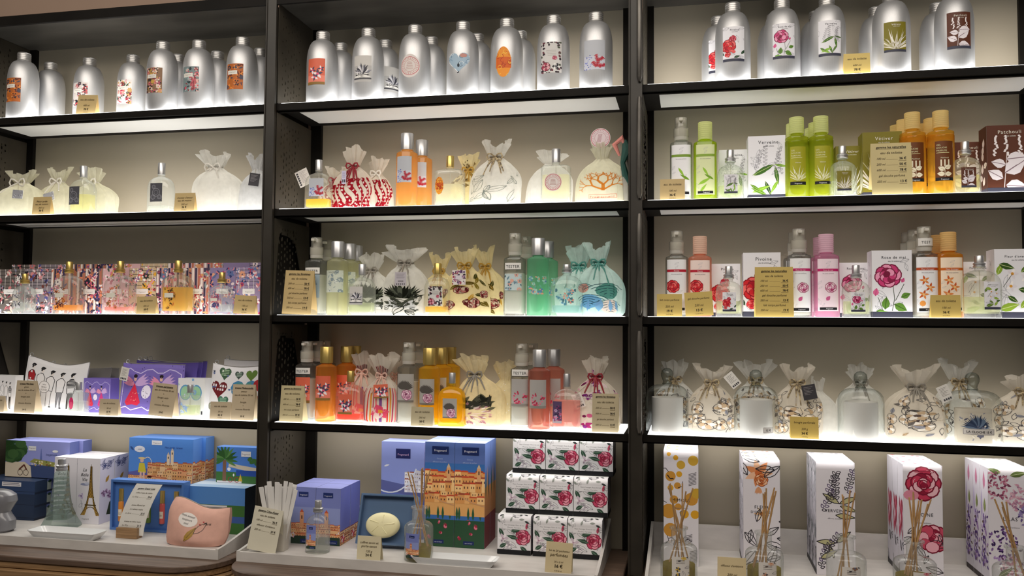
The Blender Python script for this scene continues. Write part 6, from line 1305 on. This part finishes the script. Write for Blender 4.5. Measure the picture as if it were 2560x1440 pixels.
hp = at(322, 1330, -.038); hw = .060
spawn([('wood_block', (lambda b: b)(MB().box(-hw/2, -.010, 0, hw/2, -.001, .026).box(-hw/2, .001, 0, hw/2, .012, .026).box(-hw/2, -.001, 0, hw/2, .001, .006)).mesh('wood_block', WOODL, False))], 'card_holder', 'small slotted oak block holding a paper price card', 'card holder', (hp.x, -.038, TRAYZ+.0003))
cw, chh = .075, at(345, 1212, -.03).z-TRAYZ-.008
a = Art(cw*1000, chh*1000, '#dcdad4'); tbig(a, 'gamme Grasse Love', ['coffret 5 eaux de toilette', ('5 x 10 ml', '39 €'), '', 'savon illustré et', '2 crèmes mains', ('2 x 30 ml', '25 €'), '', 'trousse et crème mains', ('2 x 75 g', '21 €'), ''])
def curl(u, v, o): t = v/chh; return (-cw/2+u+.012*t+.02*t*t, .018*t*t*1.6-o, v)
mm = MB(); n = 12; mm.add([curl(x, chh*i/n, s_*.0003) for s_ in (1, -1) for i in range(n+1) for x in (0, cw)], [(2*i, 2*i+1, 2*i+3, 2*i+2) for i in range(n)]+[(2*n+2+2*i+2, 2*n+2+2*i+3, 2*n+2+2*i+1, 2*n+2+2*i) for i in range(n)])
spawn([('curled_paper', mm.mesh('curled_paper', pbr('ivory_paper', '#dcdad4', .6)), [('printed_text', a.mesh('printed_text', curl, vstep=8, base=.0006))])], 'price_card', 'curled white price card standing in the oak block', 'price card', (hp.x+.004, -.038, TRAYZ+.0068))
gm = MB(); gm.loft([se(.12*q, .06*q, 2.6, 32, z, .006*math.sin(z*90), 0) for q, z in ((.9, 0), (1, .006), (1.02, .03), (.95, .042), (.90, .05), (.98, .062), (1.04, .08), (.98, .095), (.8, .104), (.5, .108))])
put([('glossy_body', gm.mesh('glossy_body', pbr('grey_satin', (.20, .20, .22), .3, coat=.3)))], 'cosmetic_bag', 'grey satin cosmetic bag cut by the left frame edge', 'bag', -18, 0, -.055, zc=.05)
# ------------------------------------------------------------------ counter, middle tray
xc, w_ = span(664, 722, 1345, -.055); hc = at(692, 1307, -.055).z-TRAYZ; wc = w_*.9
cm = MB(); cm.loft([se(wc*q, wc*.62*q, 8, 32, z) for q, z in ((.9, 0), (1, hc), (.94, hc), (.86, .004))])
spawn([('cup', cm.mesh('cup', pbr('beige_plastic', (.50, .46, .40), .4)))], 'strip_cup', 'beige cup holding white scent strips', 'cup', (xc, -.055, TRAYZ+.0003))
r = random.Random(4); sk = MB().box(-.0055, -.0004, 0, .0055, .0004, .150).mesh('paper_strip', pbr('strip_paper', (.74, .72, .70), .6), False)
for i in range(15):
    t = -1+2*i/14; o = obj('scent_strip', sk, None, (xc+t*wc*.30, -.055+(r.random()-.5)*wc*.26, TRAYZ+.012)); o.rotation_euler = ((r.random()-.5)*.12, t*.24+(r.random()-.5)*.05, (r.random()-.5)*.5)
    o.scale.z = .92+.12*r.random(); tag(o, 'white paper scent strip fanned out in the beige cup', 'paper strip', 'scent strips in the cup')
card(618, 1277, 690, TRAYZ, BIG('gamme Côte d\'azur', [EDT, ('100 ml', '36 €'), 'diffuseur d\'ambiance', ('200 ml', '37 €'), '', '', '']), 'ivory price card leaning at the left corner of the middle tray', -.098, '#dcd6c2', -.12, ry=.13)
card(892, 1342, 951, TRAYZ, lambda a: t3(a, ('coffret savon et', 'porte-savon'), '150 g', '24 €'), 'ivory price card in front of the soap set', -.098, '#dacfae')
card(1362, 1359, 1428, TRAYZ, lambda a: t3(a, ('lot de 20 pochettes', 'parfumées'), '20 x 2 ml', '16 €', '4 €/10 ml'), 'ivory price card in front of the rose boxes', -.100, '#d6c49c', ry=.04)
def coast(w, h):
    a = Art(w, h, '#7a84c4', 12); a.rect(0, h*.35, w, h*.3, '#8f9ad0'); town(a, 0, w, h*.12, h*.34, 5, 12, '#c85a3a', ('#e8a878', '#f0c090', '#e09a70'))
    a.rect(w*.36, h*.3, w*.16, h*.26, '#e0a078'); a.add([(w*.36, h*.56), (w*.52, h*.56), (w*.44, h*.62)], '#c85a3a'); a.rect(w*.42, h*.44, w*.05, h*.06, '#5a3a30')
    a.rect(0, 0, w, h*.14, '#2c4034')
    for i in range(6): a.flower(w*(.08+.17*i), h*(.15+.04*(i % 2)), w*.12, 5, '#f0e4e4', '#e0b8c0', '#e0b04a')
    a.rect(w*.3, h*.83, w*.4, h*.09, '#1f2f6a', 18); fit(a, 'Fragonard', w*.5, h*.855, w*.3, h*.04, '#e0e0ec'); a.rect(w*.4, h*.02, w*.5, h*.07, '#1f2f6a', 18); fit(a, 'eau de toilette', w*.65, h*.04, w*.4, h*.03, '#c8d0e8'); return a
cR = lambda w, h: (lambda a: (town(a, 0, w, -h*.02, h*.22, 2, 13, '#8a3030'), a.flower(w*.3, h*.1, w*.2, 5, '#e0c8cc', '#c03a4a'), a)[-1])(Art(w, h, '#6a72bc'))
c1, cg = blk('perfume_carton', 'lilac-blue carton with a coastal village, right one of the front pair', 790, 851, 1221, None, .010, .062, front=coast, right=cR, top=lambda w, h: Art(w, h, '#8a90cc'))
again(c1, 'lilac-blue coastal carton, left one of the front pair', -cg[1]-.001, 0); again(c1, 'lilac-blue coastal carton, right one of the back pair', 0, .064); again(c1, 'lilac-blue coastal carton, left one of the back pair', -cg[1]-.001, .064)
put(perfume(w=.058, d=.044, bh=.090, H=.123, n=2.6, liq=LQ['clear'], fill=.4, art=coast(26, 56), lz=.012, lx=-.008, capr=.0085), 'perfume_flacon', 'clear flacon with coastal label in front of the lilac-blue cartons', 'perfume', 795, 0, -.052)
# soap set
st = MB(); W_, H_, D_, t_ = .142, .122, .034, .005
st.box(-W_/2, 0, 0, W_/2, D_, t_).box(-W_/2, 0, H_-t_, W_/2, D_, H_).box(-W_/2, 0, t_, -W_/2+t_, D_, H_-t_).box(W_/2-t_, 0, t_, W_/2, D_, H_-t_).box(-W_/2+t_, D_-.018, t_, W_/2-t_, D_, H_-t_)
put([('box_tray', st.mesh('box_tray', pbr('slate_blue_card', '#8da2bf', .5), False)), ('clear_lid', MB().box(-W_/2, -.0012, 0, W_/2, -.0004, H_).mesh('clear_lid', glass('lid_plastic', '#e8edf2', '#9aa8b8', .05), False))], 'soap_box', 'slate blue box with clear lid holding a round soap', 'box', 958, 0, .004, .04, zc=.05, rx=-.35, zoff=.0118)
sp = MB(); sp.loft([[(.044*q*math.cos(t), y, .031*q*math.sin(t)) for t in [6.283*i/40 for i in range(40)]] for q, y in ((.3, .013), (.8, .011), (1, .003), (.97, -.004), (.85, -.009), (.55, -.012), (.2, -.0135))])
for i in range(5): sp.tube([(.008*math.cos(1.256*i), -.0135, .006*math.sin(1.256*i)), (.034*math.cos(1.256*i+.2), -.011, .024*math.sin(1.256*i+.2))], .0012, 5)
so = spawn([('soap_cake', sp.mesh('soap_cake', SOAP))], 'soap', 'large oval cream-yellow soap in the slate blue box', 'soap', (xat(958, .022, TRAYZ+.04), .018, TRAYZ+.056), 0, None, -.35)
def diffuser(art, liq, R=.036, reeds=8, seed=1, fill=.4, h=.100, spread=.42, lx=0.0, lean=0):
    g = MB(); s_ = h*.60; prof = [(R*.96, 0), (R, .003), (R, s_)]
    for i in range(1, 7): t = i/6*math.pi/2; prof.append((.0165+(R-.0165)*math.cos(t), s_+h*.12*math.sin(t)))
    prof += [(.0158, h*.78), (.0158, h*.95), (.0195, h*.97), (.0195, h), (.0150, h), (.0135, h*.95)]; g.lathe(prof, 36, cap1=False)
    l = MB().lathe([(R*.88, .005), (R*.88, s_*fill+.005)], 32)
    kit_ = [('glass_jar', g.mesh('glass_jar', GLASS), [('scented_oil', l.mesh('scented_oil', LQ[liq]))])]; r = random.Random(seed); rl = .200
    for i in range(reeds):
        t = (lean+(-1+2*(i+.5)/reeds)*spread+(r.random()-.5)*.12); b = (r.random()-.5)*.25; lim = .010/(h*.97)
        dx, dy = math.sin(t), math.sin(b); dz = math.sqrt(max(.2, 1-dx*dx-dy*dy)); zn = h*.95; px_, py_ = (r.random()-.5)*.014+dx*.008, (r.random()-.5)*.014
        k0 = (zn-.008)/dz; p0 = Vector((px_-dx*k0, py_-dy*k0, .008)); q = math.hypot(p0.x, p0.y)
        if q > R*.82: p0.x *= R*.82/q; p0.y *= R*.82/q
        d_ = (Vector((px_, py_, zn))-p0).normalized(); kit_.append(('reed', MB().tube([p0, p0+d_*rl*(.95+.1*r.random())], .0016, 6).mesh('reed', REED)))
    if art: kit_.append(('paper_label', art.mesh('paper_label', m_curve(lx-art.w*.0005, .010, 2*R, 2*R, 2), step=2.5)))
    return kit_
put(diffuser(coast(34, 56), 'olive', .034, 6, 3, .35, .122, .34, -.006), 'reed_diffuser', 'reed diffuser with town label in front of the tall village cartons', 'diffuser', 1047, 0, -.055, zc=.05)
def bay(w, h):
    a = Art(w, h, '#8a96d4', 14); a.rect(0, 0, w, h*.5, '#5a6cb4'); a.add([(0, h*.5), (w, h*.42), (w, h*.62), (w*.5, h*.56), (0, h*.6)], '#5a6098'); town(a, w*.55, w, h*.48, h*.68, 5, 15, '#d8d0cc', ('#e0dce0', '#d0ccd8', '#ece8ec')); a.arc(w*.2, h*.95, w*.7, 4.4, 5.8, w*.03, '#d8dce8', 10, h*.48)
    for i in range(16): a.ell(w*a.r.random(), h*(.02+.24*a.r.random()), w*.05, w*.05, a.r.choice(('#c8a82e', '#d8bc4a')), 10)
    for i in range(8): a.leaf(w*(.4+.5*a.r.random()), h*.08*a.r.random(), w*.12, w*.04, a.r.random()*3, '#3a5a44')
    a.leaf(w*.06, h*.74, w*.14, h*.02, .3, '#e0e0e8'); a.rect(w*.34, h*.83, w*.34, h*.1, '#1f2458', 18); fit(a, 'Fragonard', w*.51, h*.86, w*.26, h*.045, '#c0a0c8'); return a
blk('gift_box', 'blue carton with yellow mimosa and a sailing bay picture', 953, 1060, 1105, None, .120, .06, front=bay, top=lambda w, h: Art(w, h, '#9aa6e0'), mat=LIL)
def village(w, h):
    a = Art(w, h, '#3a6cb0', 16); a.rect(0, h*.80, w, h*.2, '#5a72b4'); a.rect(0, h*.30, w, h*.36, '#e0a868'); town(a, 0, w, h*.42, h*.70, 5, 17, '#c04a30', ('#e8b070', '#f0c488', '#d89858'))
    a.rect(w*.74, h*.6, w*.13, h*.16, '#d8a070'); a.add([(w*.74, h*.76), (w*.87, h*.76), (w*.805, h*.80)], '#c8b49a'); a.rect(w*.785, h*.7, w*.04, h*.035, '#4a3a34'); a.line([(w*.1, h*.5), (w*.6, h*.43), (w, h*.40)], w*.03, '#c89870')
    a.rect(0, 0, w, h*.26, '#2c5038')
    for x in (.08, .16, .46, .62, .86): a.leaf(w*x, h*.26, h*.13, w*.08, 1.57, '#2c5a3c')
    for q in ((.16, .2, .14), (.45, .24, .1), (.78, .21, .15), (.2, .1, .16), (.55, .13, .17), (.92, .1, .14), (.38, .05, .08)): a.bloom(q[0]*w, q[1]*h, q[2]*w, '#9a2440', '#c84464', '#e07a90')
    a.rect(w*.24, h*.885, w*.56, h*.075, '#1a2a60', 18); fit(a, 'Fragonard', w*.52, h*.91, w*.42, h*.035, '#e0e0ec'); fit(a, 'Grasse', w*.5, h*.835, w*.2, h*.025, '#a8bce0'); fit(a, 'diffuseur de parfum', w*.5, h*.805, w*.6, h*.018, '#a8bce0'); a.rect(w*.3, h*.03, w*.36, h*.035, '#1a2a60', 18); fit(a, 'eau de fleur', w*.48, h*.04, w*.3, h*.016, '#c8d0e8'); return a
vR = lambda w, h: (lambda a: (a.rect(0, 0, w, h*.58, '#c88a58'), a.rect(0, 0, w, h*.3, '#7a2430'), [a.leaf(w*x, h*.45, h*.32, w*.16, 1.57, c) for x, c in ((.2, '#3a5a38'), (.45, '#c8904a'), (.7, '#2c4a30'))], a)[-1])(Art(w, h, '#6a86cc'))
v1, vg_ = blk('diffuser_carton', 'tall blue carton with a hill village, right one of the front pair', 1137, 1212, 1108, None, .066, .058, front=village, right=vR, top=lambda w, h: Art(w, h, '#9aa8e0'))
again(v1, 'tall blue hill-village carton, left one of the front pair', -vg_[1]-.001, 0); again(v1, 'tall blue hill-village carton, right one of the back pair', 0, .060); again(v1, 'tall blue hill-village carton, left one of the back pair', -vg_[1]-.001, .060)
def rosebox(w, h):
    a = Art(w, h, '#dedce0', 20); a.sketch(18, w*.008, '#5a5a60', size=w*.26)
    for i in range(10): a.leaf(w*a.r.random(), h*(.72+.26*a.r.random()), w*.16, w*.06, a.r.random()*6.28, a.r.choice(('#33383a', '#8a908a', '#e8e6ea', '#26282c')))
    for q in ((.05, .62, -1.1, .34), (.62, .38, 2.9, .36), (.68, .2, -.6, .3), (.06, .16, .5, .25), (.4, .55, .2, .3)): a.leaf(q[0]*w, q[1]*h, w*q[3], w*.12, q[2], '#2f4a3c', '#8aa890')
    a.flower(w*.18, h*.38, w*.16, 6, '#efe9ee', '#cdbccb', '#b08aa0', .5); a.flower(w*.34, h*.22, w*.13, 6, '#f2eef2', '#c8c0cc', '#a8a0a8', .5)
    a.bloom(w*.76, h*.42, w*.25, '#a02444', '#c8486a', '#ec9cb0', '#7a1a34'); a.leaf(w*.86, h*.6, w*.22, w*.08, 1.4, '#c04060'); a.rect(w*.16, h*.60, w*.66, h*.14, '#e4e2e6', 18)
    fit(a, 'Fleur d\'oranger, Rose de mai', w*.5, h*.685, w*.6, h*.05, '#55555c'); fit(a, 'Pivoine, Verveine', w*.5, h*.625, w*.4, h*.05, '#55555c'); brandbar(a, h*.115, '#141418', 'Fragonard', '#b8b8bc'); return a
rbR = lambda w, h: (lambda a: (a.scatter(14, ['#8a8a90', '#4a4a50', '#b04a60', '#3a4a40'], 4, 8), a.rect(0, 0, w, h*.11, '#141418', 18), a)[-1])(Art(w, h, '#a8a6ac', 21))
xs0 = at(1247, 1340, .035).x; xs1 = at(1506, 1340, .035).x; bw = (xs1-xs0)/3; hb_ = .0922
rk = carton(bw-.0015, .075, hb_, rosebox((bw-.0015)*1000, (hb_+.008)*1000), rbR(75, hb_*1000), rbR(75, hb_*1000), rt=.014)
for j in range(3):
    for i in range(3):
        spawn(rk, 'sachet_box', f'white rose-printed box, {("left", "centre", "right")[i]} of the {("bottom", "middle", "top")[j]} row', 'box', (xs0+bw*(i+.5)+(0, .010, .020)[j]+(-.004 if i == 0 and j == 0 else 0), .035+.030*j, TRAYZ+.0004+j*(hb_+.0004)))
# ------------------------------------------------------------------ counter, right tray: diffuser cartons and reed diffusers
def dif(kind, w, h):
    a = Art(w, h, '#dcd8e0', 31); K = '#2b2830'
    if kind == 'mimosa':
        for q in ((.15, .95, .05), (.5, .86, .10), (.35, .92, .06), (.85, .9, .12), (.2, .76, .12), (.45, .78, .07), (.4, .68, .08), (.2, .66, .07), (.8, .57, .15), (.3, .56, .1), (.15, .46, .17), (.6, .44, .1), (.9, .44, .1), (.2, .3, .16), (.42, .5, .08), (.95, .62, .12)): a.ell(q[0]*w, q[1]*h, q[2]*w*1.25, q[2]*w*1.25, a.r.choice(('#d8a02a', '#c8903a', '#d88a3a', '#c8a03a')), 14)
        for i in range(14): x, y, an = w*a.r.random(), h*a.r.random(), a.r.random()*6; a.line([(x, y), (x+w*.14*math.cos(an), y+w*.14*math.sin(an)), (x+w*.2*math.cos(an+.5), y+w*.25*math.sin(an+.5))], w*.018, K)
        for x, y in ((.72, .78), (.6, .25), (.75, .12)):
            for k in range(9): a.line([(x*w, (y-.012*k)*h), ((x+.22)*w, (y+.02-.012*k)*h)], w*.012, K)
    elif kind == 'fleur':
        a.flower(w*.42, h*.86, w*.40, 7, '#d88a5a', '#e8b898', '#c86a3a', .45); a.bloom(w*.5, h*.80, w*.2, '#b05a30', '#d8824a', '#f0c09a', '#8a3a1a')
        for k in range(6): a.leaf(w*.42, h*.74, w*.22, w*.06, 4.2+.2*k, '#d89a70')
        a.flower(w*.5, h*.5, w*.22, 6, '#e0b48a', '#f0dcc8', '#c8803a', .4); a.sketch(12, w*.02, K, size=w*.5, y1=h*.45); a.sketch(4, w*.02, K, size=w*.45, y0=h*.8)
    elif kind == 'verveine':
        for x, y, an in ((.3, .7, 1.2), (.5, .66, 1.55), (.8, .72, 1.3), (.15, .56, 1.0), (.2, .2, .9), (.1, .06, 1.3)):
            for k in range(11): t = k/11; a.outleaf(x*w+math.cos(an)*t*h*.22, y*h+math.sin(an)*t*h*.22, w*.12, w*.07, an+(1 if k % 2 else -1), w*.02, a.r.choice(('#3a3240', '#5a4a70', '#2b2830')))
        for q in ((.6, .62, 2.6, .5), (.6, .62, .4, .5), (.62, .6, -.3, .45), (.5, .52, -.1, .5), (.5, .28, 3.1, .5), (.5, .28, .7, .5), (.45, .15, 1.9, .36), (.1, .14, .5, .5)): a.leaf(q[0]*w, q[1]*h, w*q[3], w*q[3]*.26, q[2], '#b8b48a'); a.outleaf(q[0]*w, q[1]*h, w*q[3], w*q[3]*.3, q[2], w*.022, K)
    elif kind == 'pivoine':
        a.bloom(w*.52, h*.82, w*.50, '#8e1a38', '#c23a58', '#e8b8c4', '#7a1430'); a.bloom(w*.74, h*.36, w*.42, '#8e1a38', '#c44a64', '#e8a8b8', '#7a1430'); a.ell(w*.2, h*.72, w*.2, w*.14, '#d88aa0', 12); a.sketch(10, w*.016, K, size=w*.4, y1=h*.4)
    else:
        a.scatter(0, ['#000000'], 1, 2)
        for cx, cy, R, cs in ((.32, .34, .36, ('#5a3a78', '#7a5a98', '#3a2458', '#a88ac0')), (.2, .84, .3, ('#a85a78', '#c88aa0', '#7a3a58')), (.7, .74, .24, ('#c890a8', '#a87a98', '#d8b0c0')), (.95, .62, .26, ('#6a5a90', '#8a7ab0', '#4a3a70')), (.5, .12, .3, ('#b06a88', '#d090a8', '#6a3a68'))):
            for k in range(70): an = a.r.random()*6.28; q = R*w*math.sqrt(a.r.random()); a.leaf(cx*w+q*math.cos(an), cy*h+q*math.sin(an)*1.25, w*.10, w*.05, a.r.random()*6.28, a.r.choice(cs))
        for q in ((.5, .92, .2, .4), (.3, .94, 2.8, .3), (.2, .08, .6, .4), (.85, .42, 1.1, .4)): a.leaf(q[0]*w, q[1]*h, w*q[3], w*.14, q[2], '#5a6a34', '#c8d0a0')
    t = {'mimosa': 'MIMOSA', 'fleur': "FLEUR", 'verveine': 'VERVEINE', 'pivoine': 'PIVOINE', 'lilas': 'LILAS'}[kind]
    fit(a, t, w*.5, h*.545, w*.56, w*.13, '#2b2830', track=.06)
    if kind == 'fleur': fit(a, "D'ORANGER", w*.5, h*.505, w*.6, w*.13, '#2b2830', track=.06)
    fit(a, "diffuseur d'ambiance", w*.5, h*.485, w*.5, w*.05, '#77727a'); return a
def difL(kind, w, h):
    a = Art(w, h, '#d2cfda', 33); K = '#3a3640'
    if kind == 'verveine':
        for i in range(46): a.outleaf(w*a.r.random(), h*a.r.random(), h*.12, w*.2, 1.57+(a.r.random()-.5)*.8, w*.03, a.r.choice((K, '#77808a', '#a8b0b0')))
    elif kind == 'pivoine':
        for i in range(30): a.leaf(w*(.2+.6*a.r.random()), h*(.42+.3*a.r.random()), h*.12, w*.14, -1.57+(a.r.random()-.5)*.3, a.r.choice(('#b83a5a', '#d88aa0', '#8e1a38', '#e0b0bc')))
        a.sketch(5, w*.04, K, size=h*.14, y1=h*.35)
    elif kind == 'lilas':
        for k in range(60): a.leaf(w*(.15+.6*a.r.random()), h*(.12+.45*a.r.random()), w*.26, w*.12, a.r.random()*6.28, a.r.choice(('#5a3a88', '#7a5aa8', '#4a2a70', '#a88ac0', '#6a5a4a')))
        a.leaf(w*.55, h*.6, h*.13, w*.28, 1.57, '#6a7a34', '#c8d0a0'); a.leaf(w*.5, h*.8, h*.16, w*.3, 1.57, '#c07a9a', '#7a3a58'); a.leaf(w*.2, h*.5, h*.3, w*.14, 1.6, '#9a8ac0')
    else: a.sketch(10, w*.03, K, size=h*.1)
    a.rect(0, 0, w, h*.045, '#2e2226' if kind == 'lilas' else '#26262a'); return a
for kind, x0, x1, pt, n in (('mimosa', 1659, 1746, 1128, 3), ('fleur', 1858, 1950, 1150, 3), ('verveine', 2040, 2137, 1156, 3), ('pivoine', 2258, 2356, 1163, 3), ('lilas', 2470, 2580, 1172, 3)):
    nice = {'mimosa': 'yellow mimosa', 'fleur': 'orange blossom', 'verveine': 'purple verbena', 'pivoine': 'crimson peony', 'lilas': 'violet lilac'}[kind]
    d1, dg_ = blk('diffuser_carton', f'tall white diffuser carton with {nice} drawing, front of its row', x0, x1, pt, None, .034, .050, front=lambda w, h, k=kind: dif(k, w, h+6), left=lambda w, h, k=kind: difL(k, w, h), right=lambda w, h, k=kind: difL(k, w, h), top=lambda w, h, k=kind: (lambda a: (a.scatter(5, [{'mimosa': '#d8a02a', 'fleur': '#d8a080', 'verveine': '#a8a8b8', 'pivoine': '#d06a80', 'lilas': '#b8b8b0'}[k]], 4, 7), a)[-1])(Art(w, h, '#dcdae0')), rt=.016)
    again(d1, f'tall white diffuser carton with {nice} drawing, second in its row', 0, .0515)
    again(d1, f'tall white diffuser carton with {nice} drawing, last of its row', 0, .103)
def dlab(kind):
    a = Art(36, 54, '#d8d2cc', 5); c = {'mimosa': ['#c8a03a', '#d8b860', '#4a4a50'], 'fleur': ['#c88a6a', '#d8b098', '#6a5a58'], 'verveine': ['#5a6a88', '#8a6a5a', '#3a3a44'], 'pivoine': ['#b84a5a', '#d89098', '#8a2a3a'], 'lilas': ['#a86a88', '#7a5a90', '#c8a0b0']}[kind]
    a.sketch(6, .6, '#77727a', y1=34, size=14); a.scatter(9, c, 4, 7)
    for k in range(3): a.rect(9, 47-3.2*k, 18, .8, '#8a8480')
    a.rect(0, 0, 36, 4, '#1c1a1c', 18); return a
for kind, px, Y, seed, lean, sprd, nr, fl, h_, lx, R in (('mimosa', 1697, -.098, 11, .0, .40, 6, .5, .118, .004, .039), ('fleur', 1910, -.098, 12, .16, .22, 8, .55, .118, .004, .039), ('verveine', 2115, -.095, 13, .06, .14, 4, .3, .118, .004, .039), ('pivoine', 2286, -.100, 14, .14, .20, 8, .6, .118, .006, .041), ('lilas', 2538, -.105, 15, -.25, .12, 5, .4, .118, .012, .041)):
    nice = {'mimosa': 'yellow mimosa', 'fleur': 'orange blossom', 'verveine': 'purple verbena', 'pivoine': 'crimson peony', 'lilas': 'violet lilac'}[kind]
    put(diffuser(dlab(kind), 'olive' if kind != 'verveine' else 'pear', R, nr, seed, fl, h_, sprd, lx, lean), 'reed_diffuser', f'glass reed diffuser in front of the {nice} cartons', 'diffuser', px, 0, Y, zc=.09)
card(1794, 1396, 1866, TRAYZ, S3("diffuseur d'ambiance", '200 ml', '37 €', '18 €/100 ml'), 'ivory price card between the first two reed diffusers', -.115, '#d2bf96')
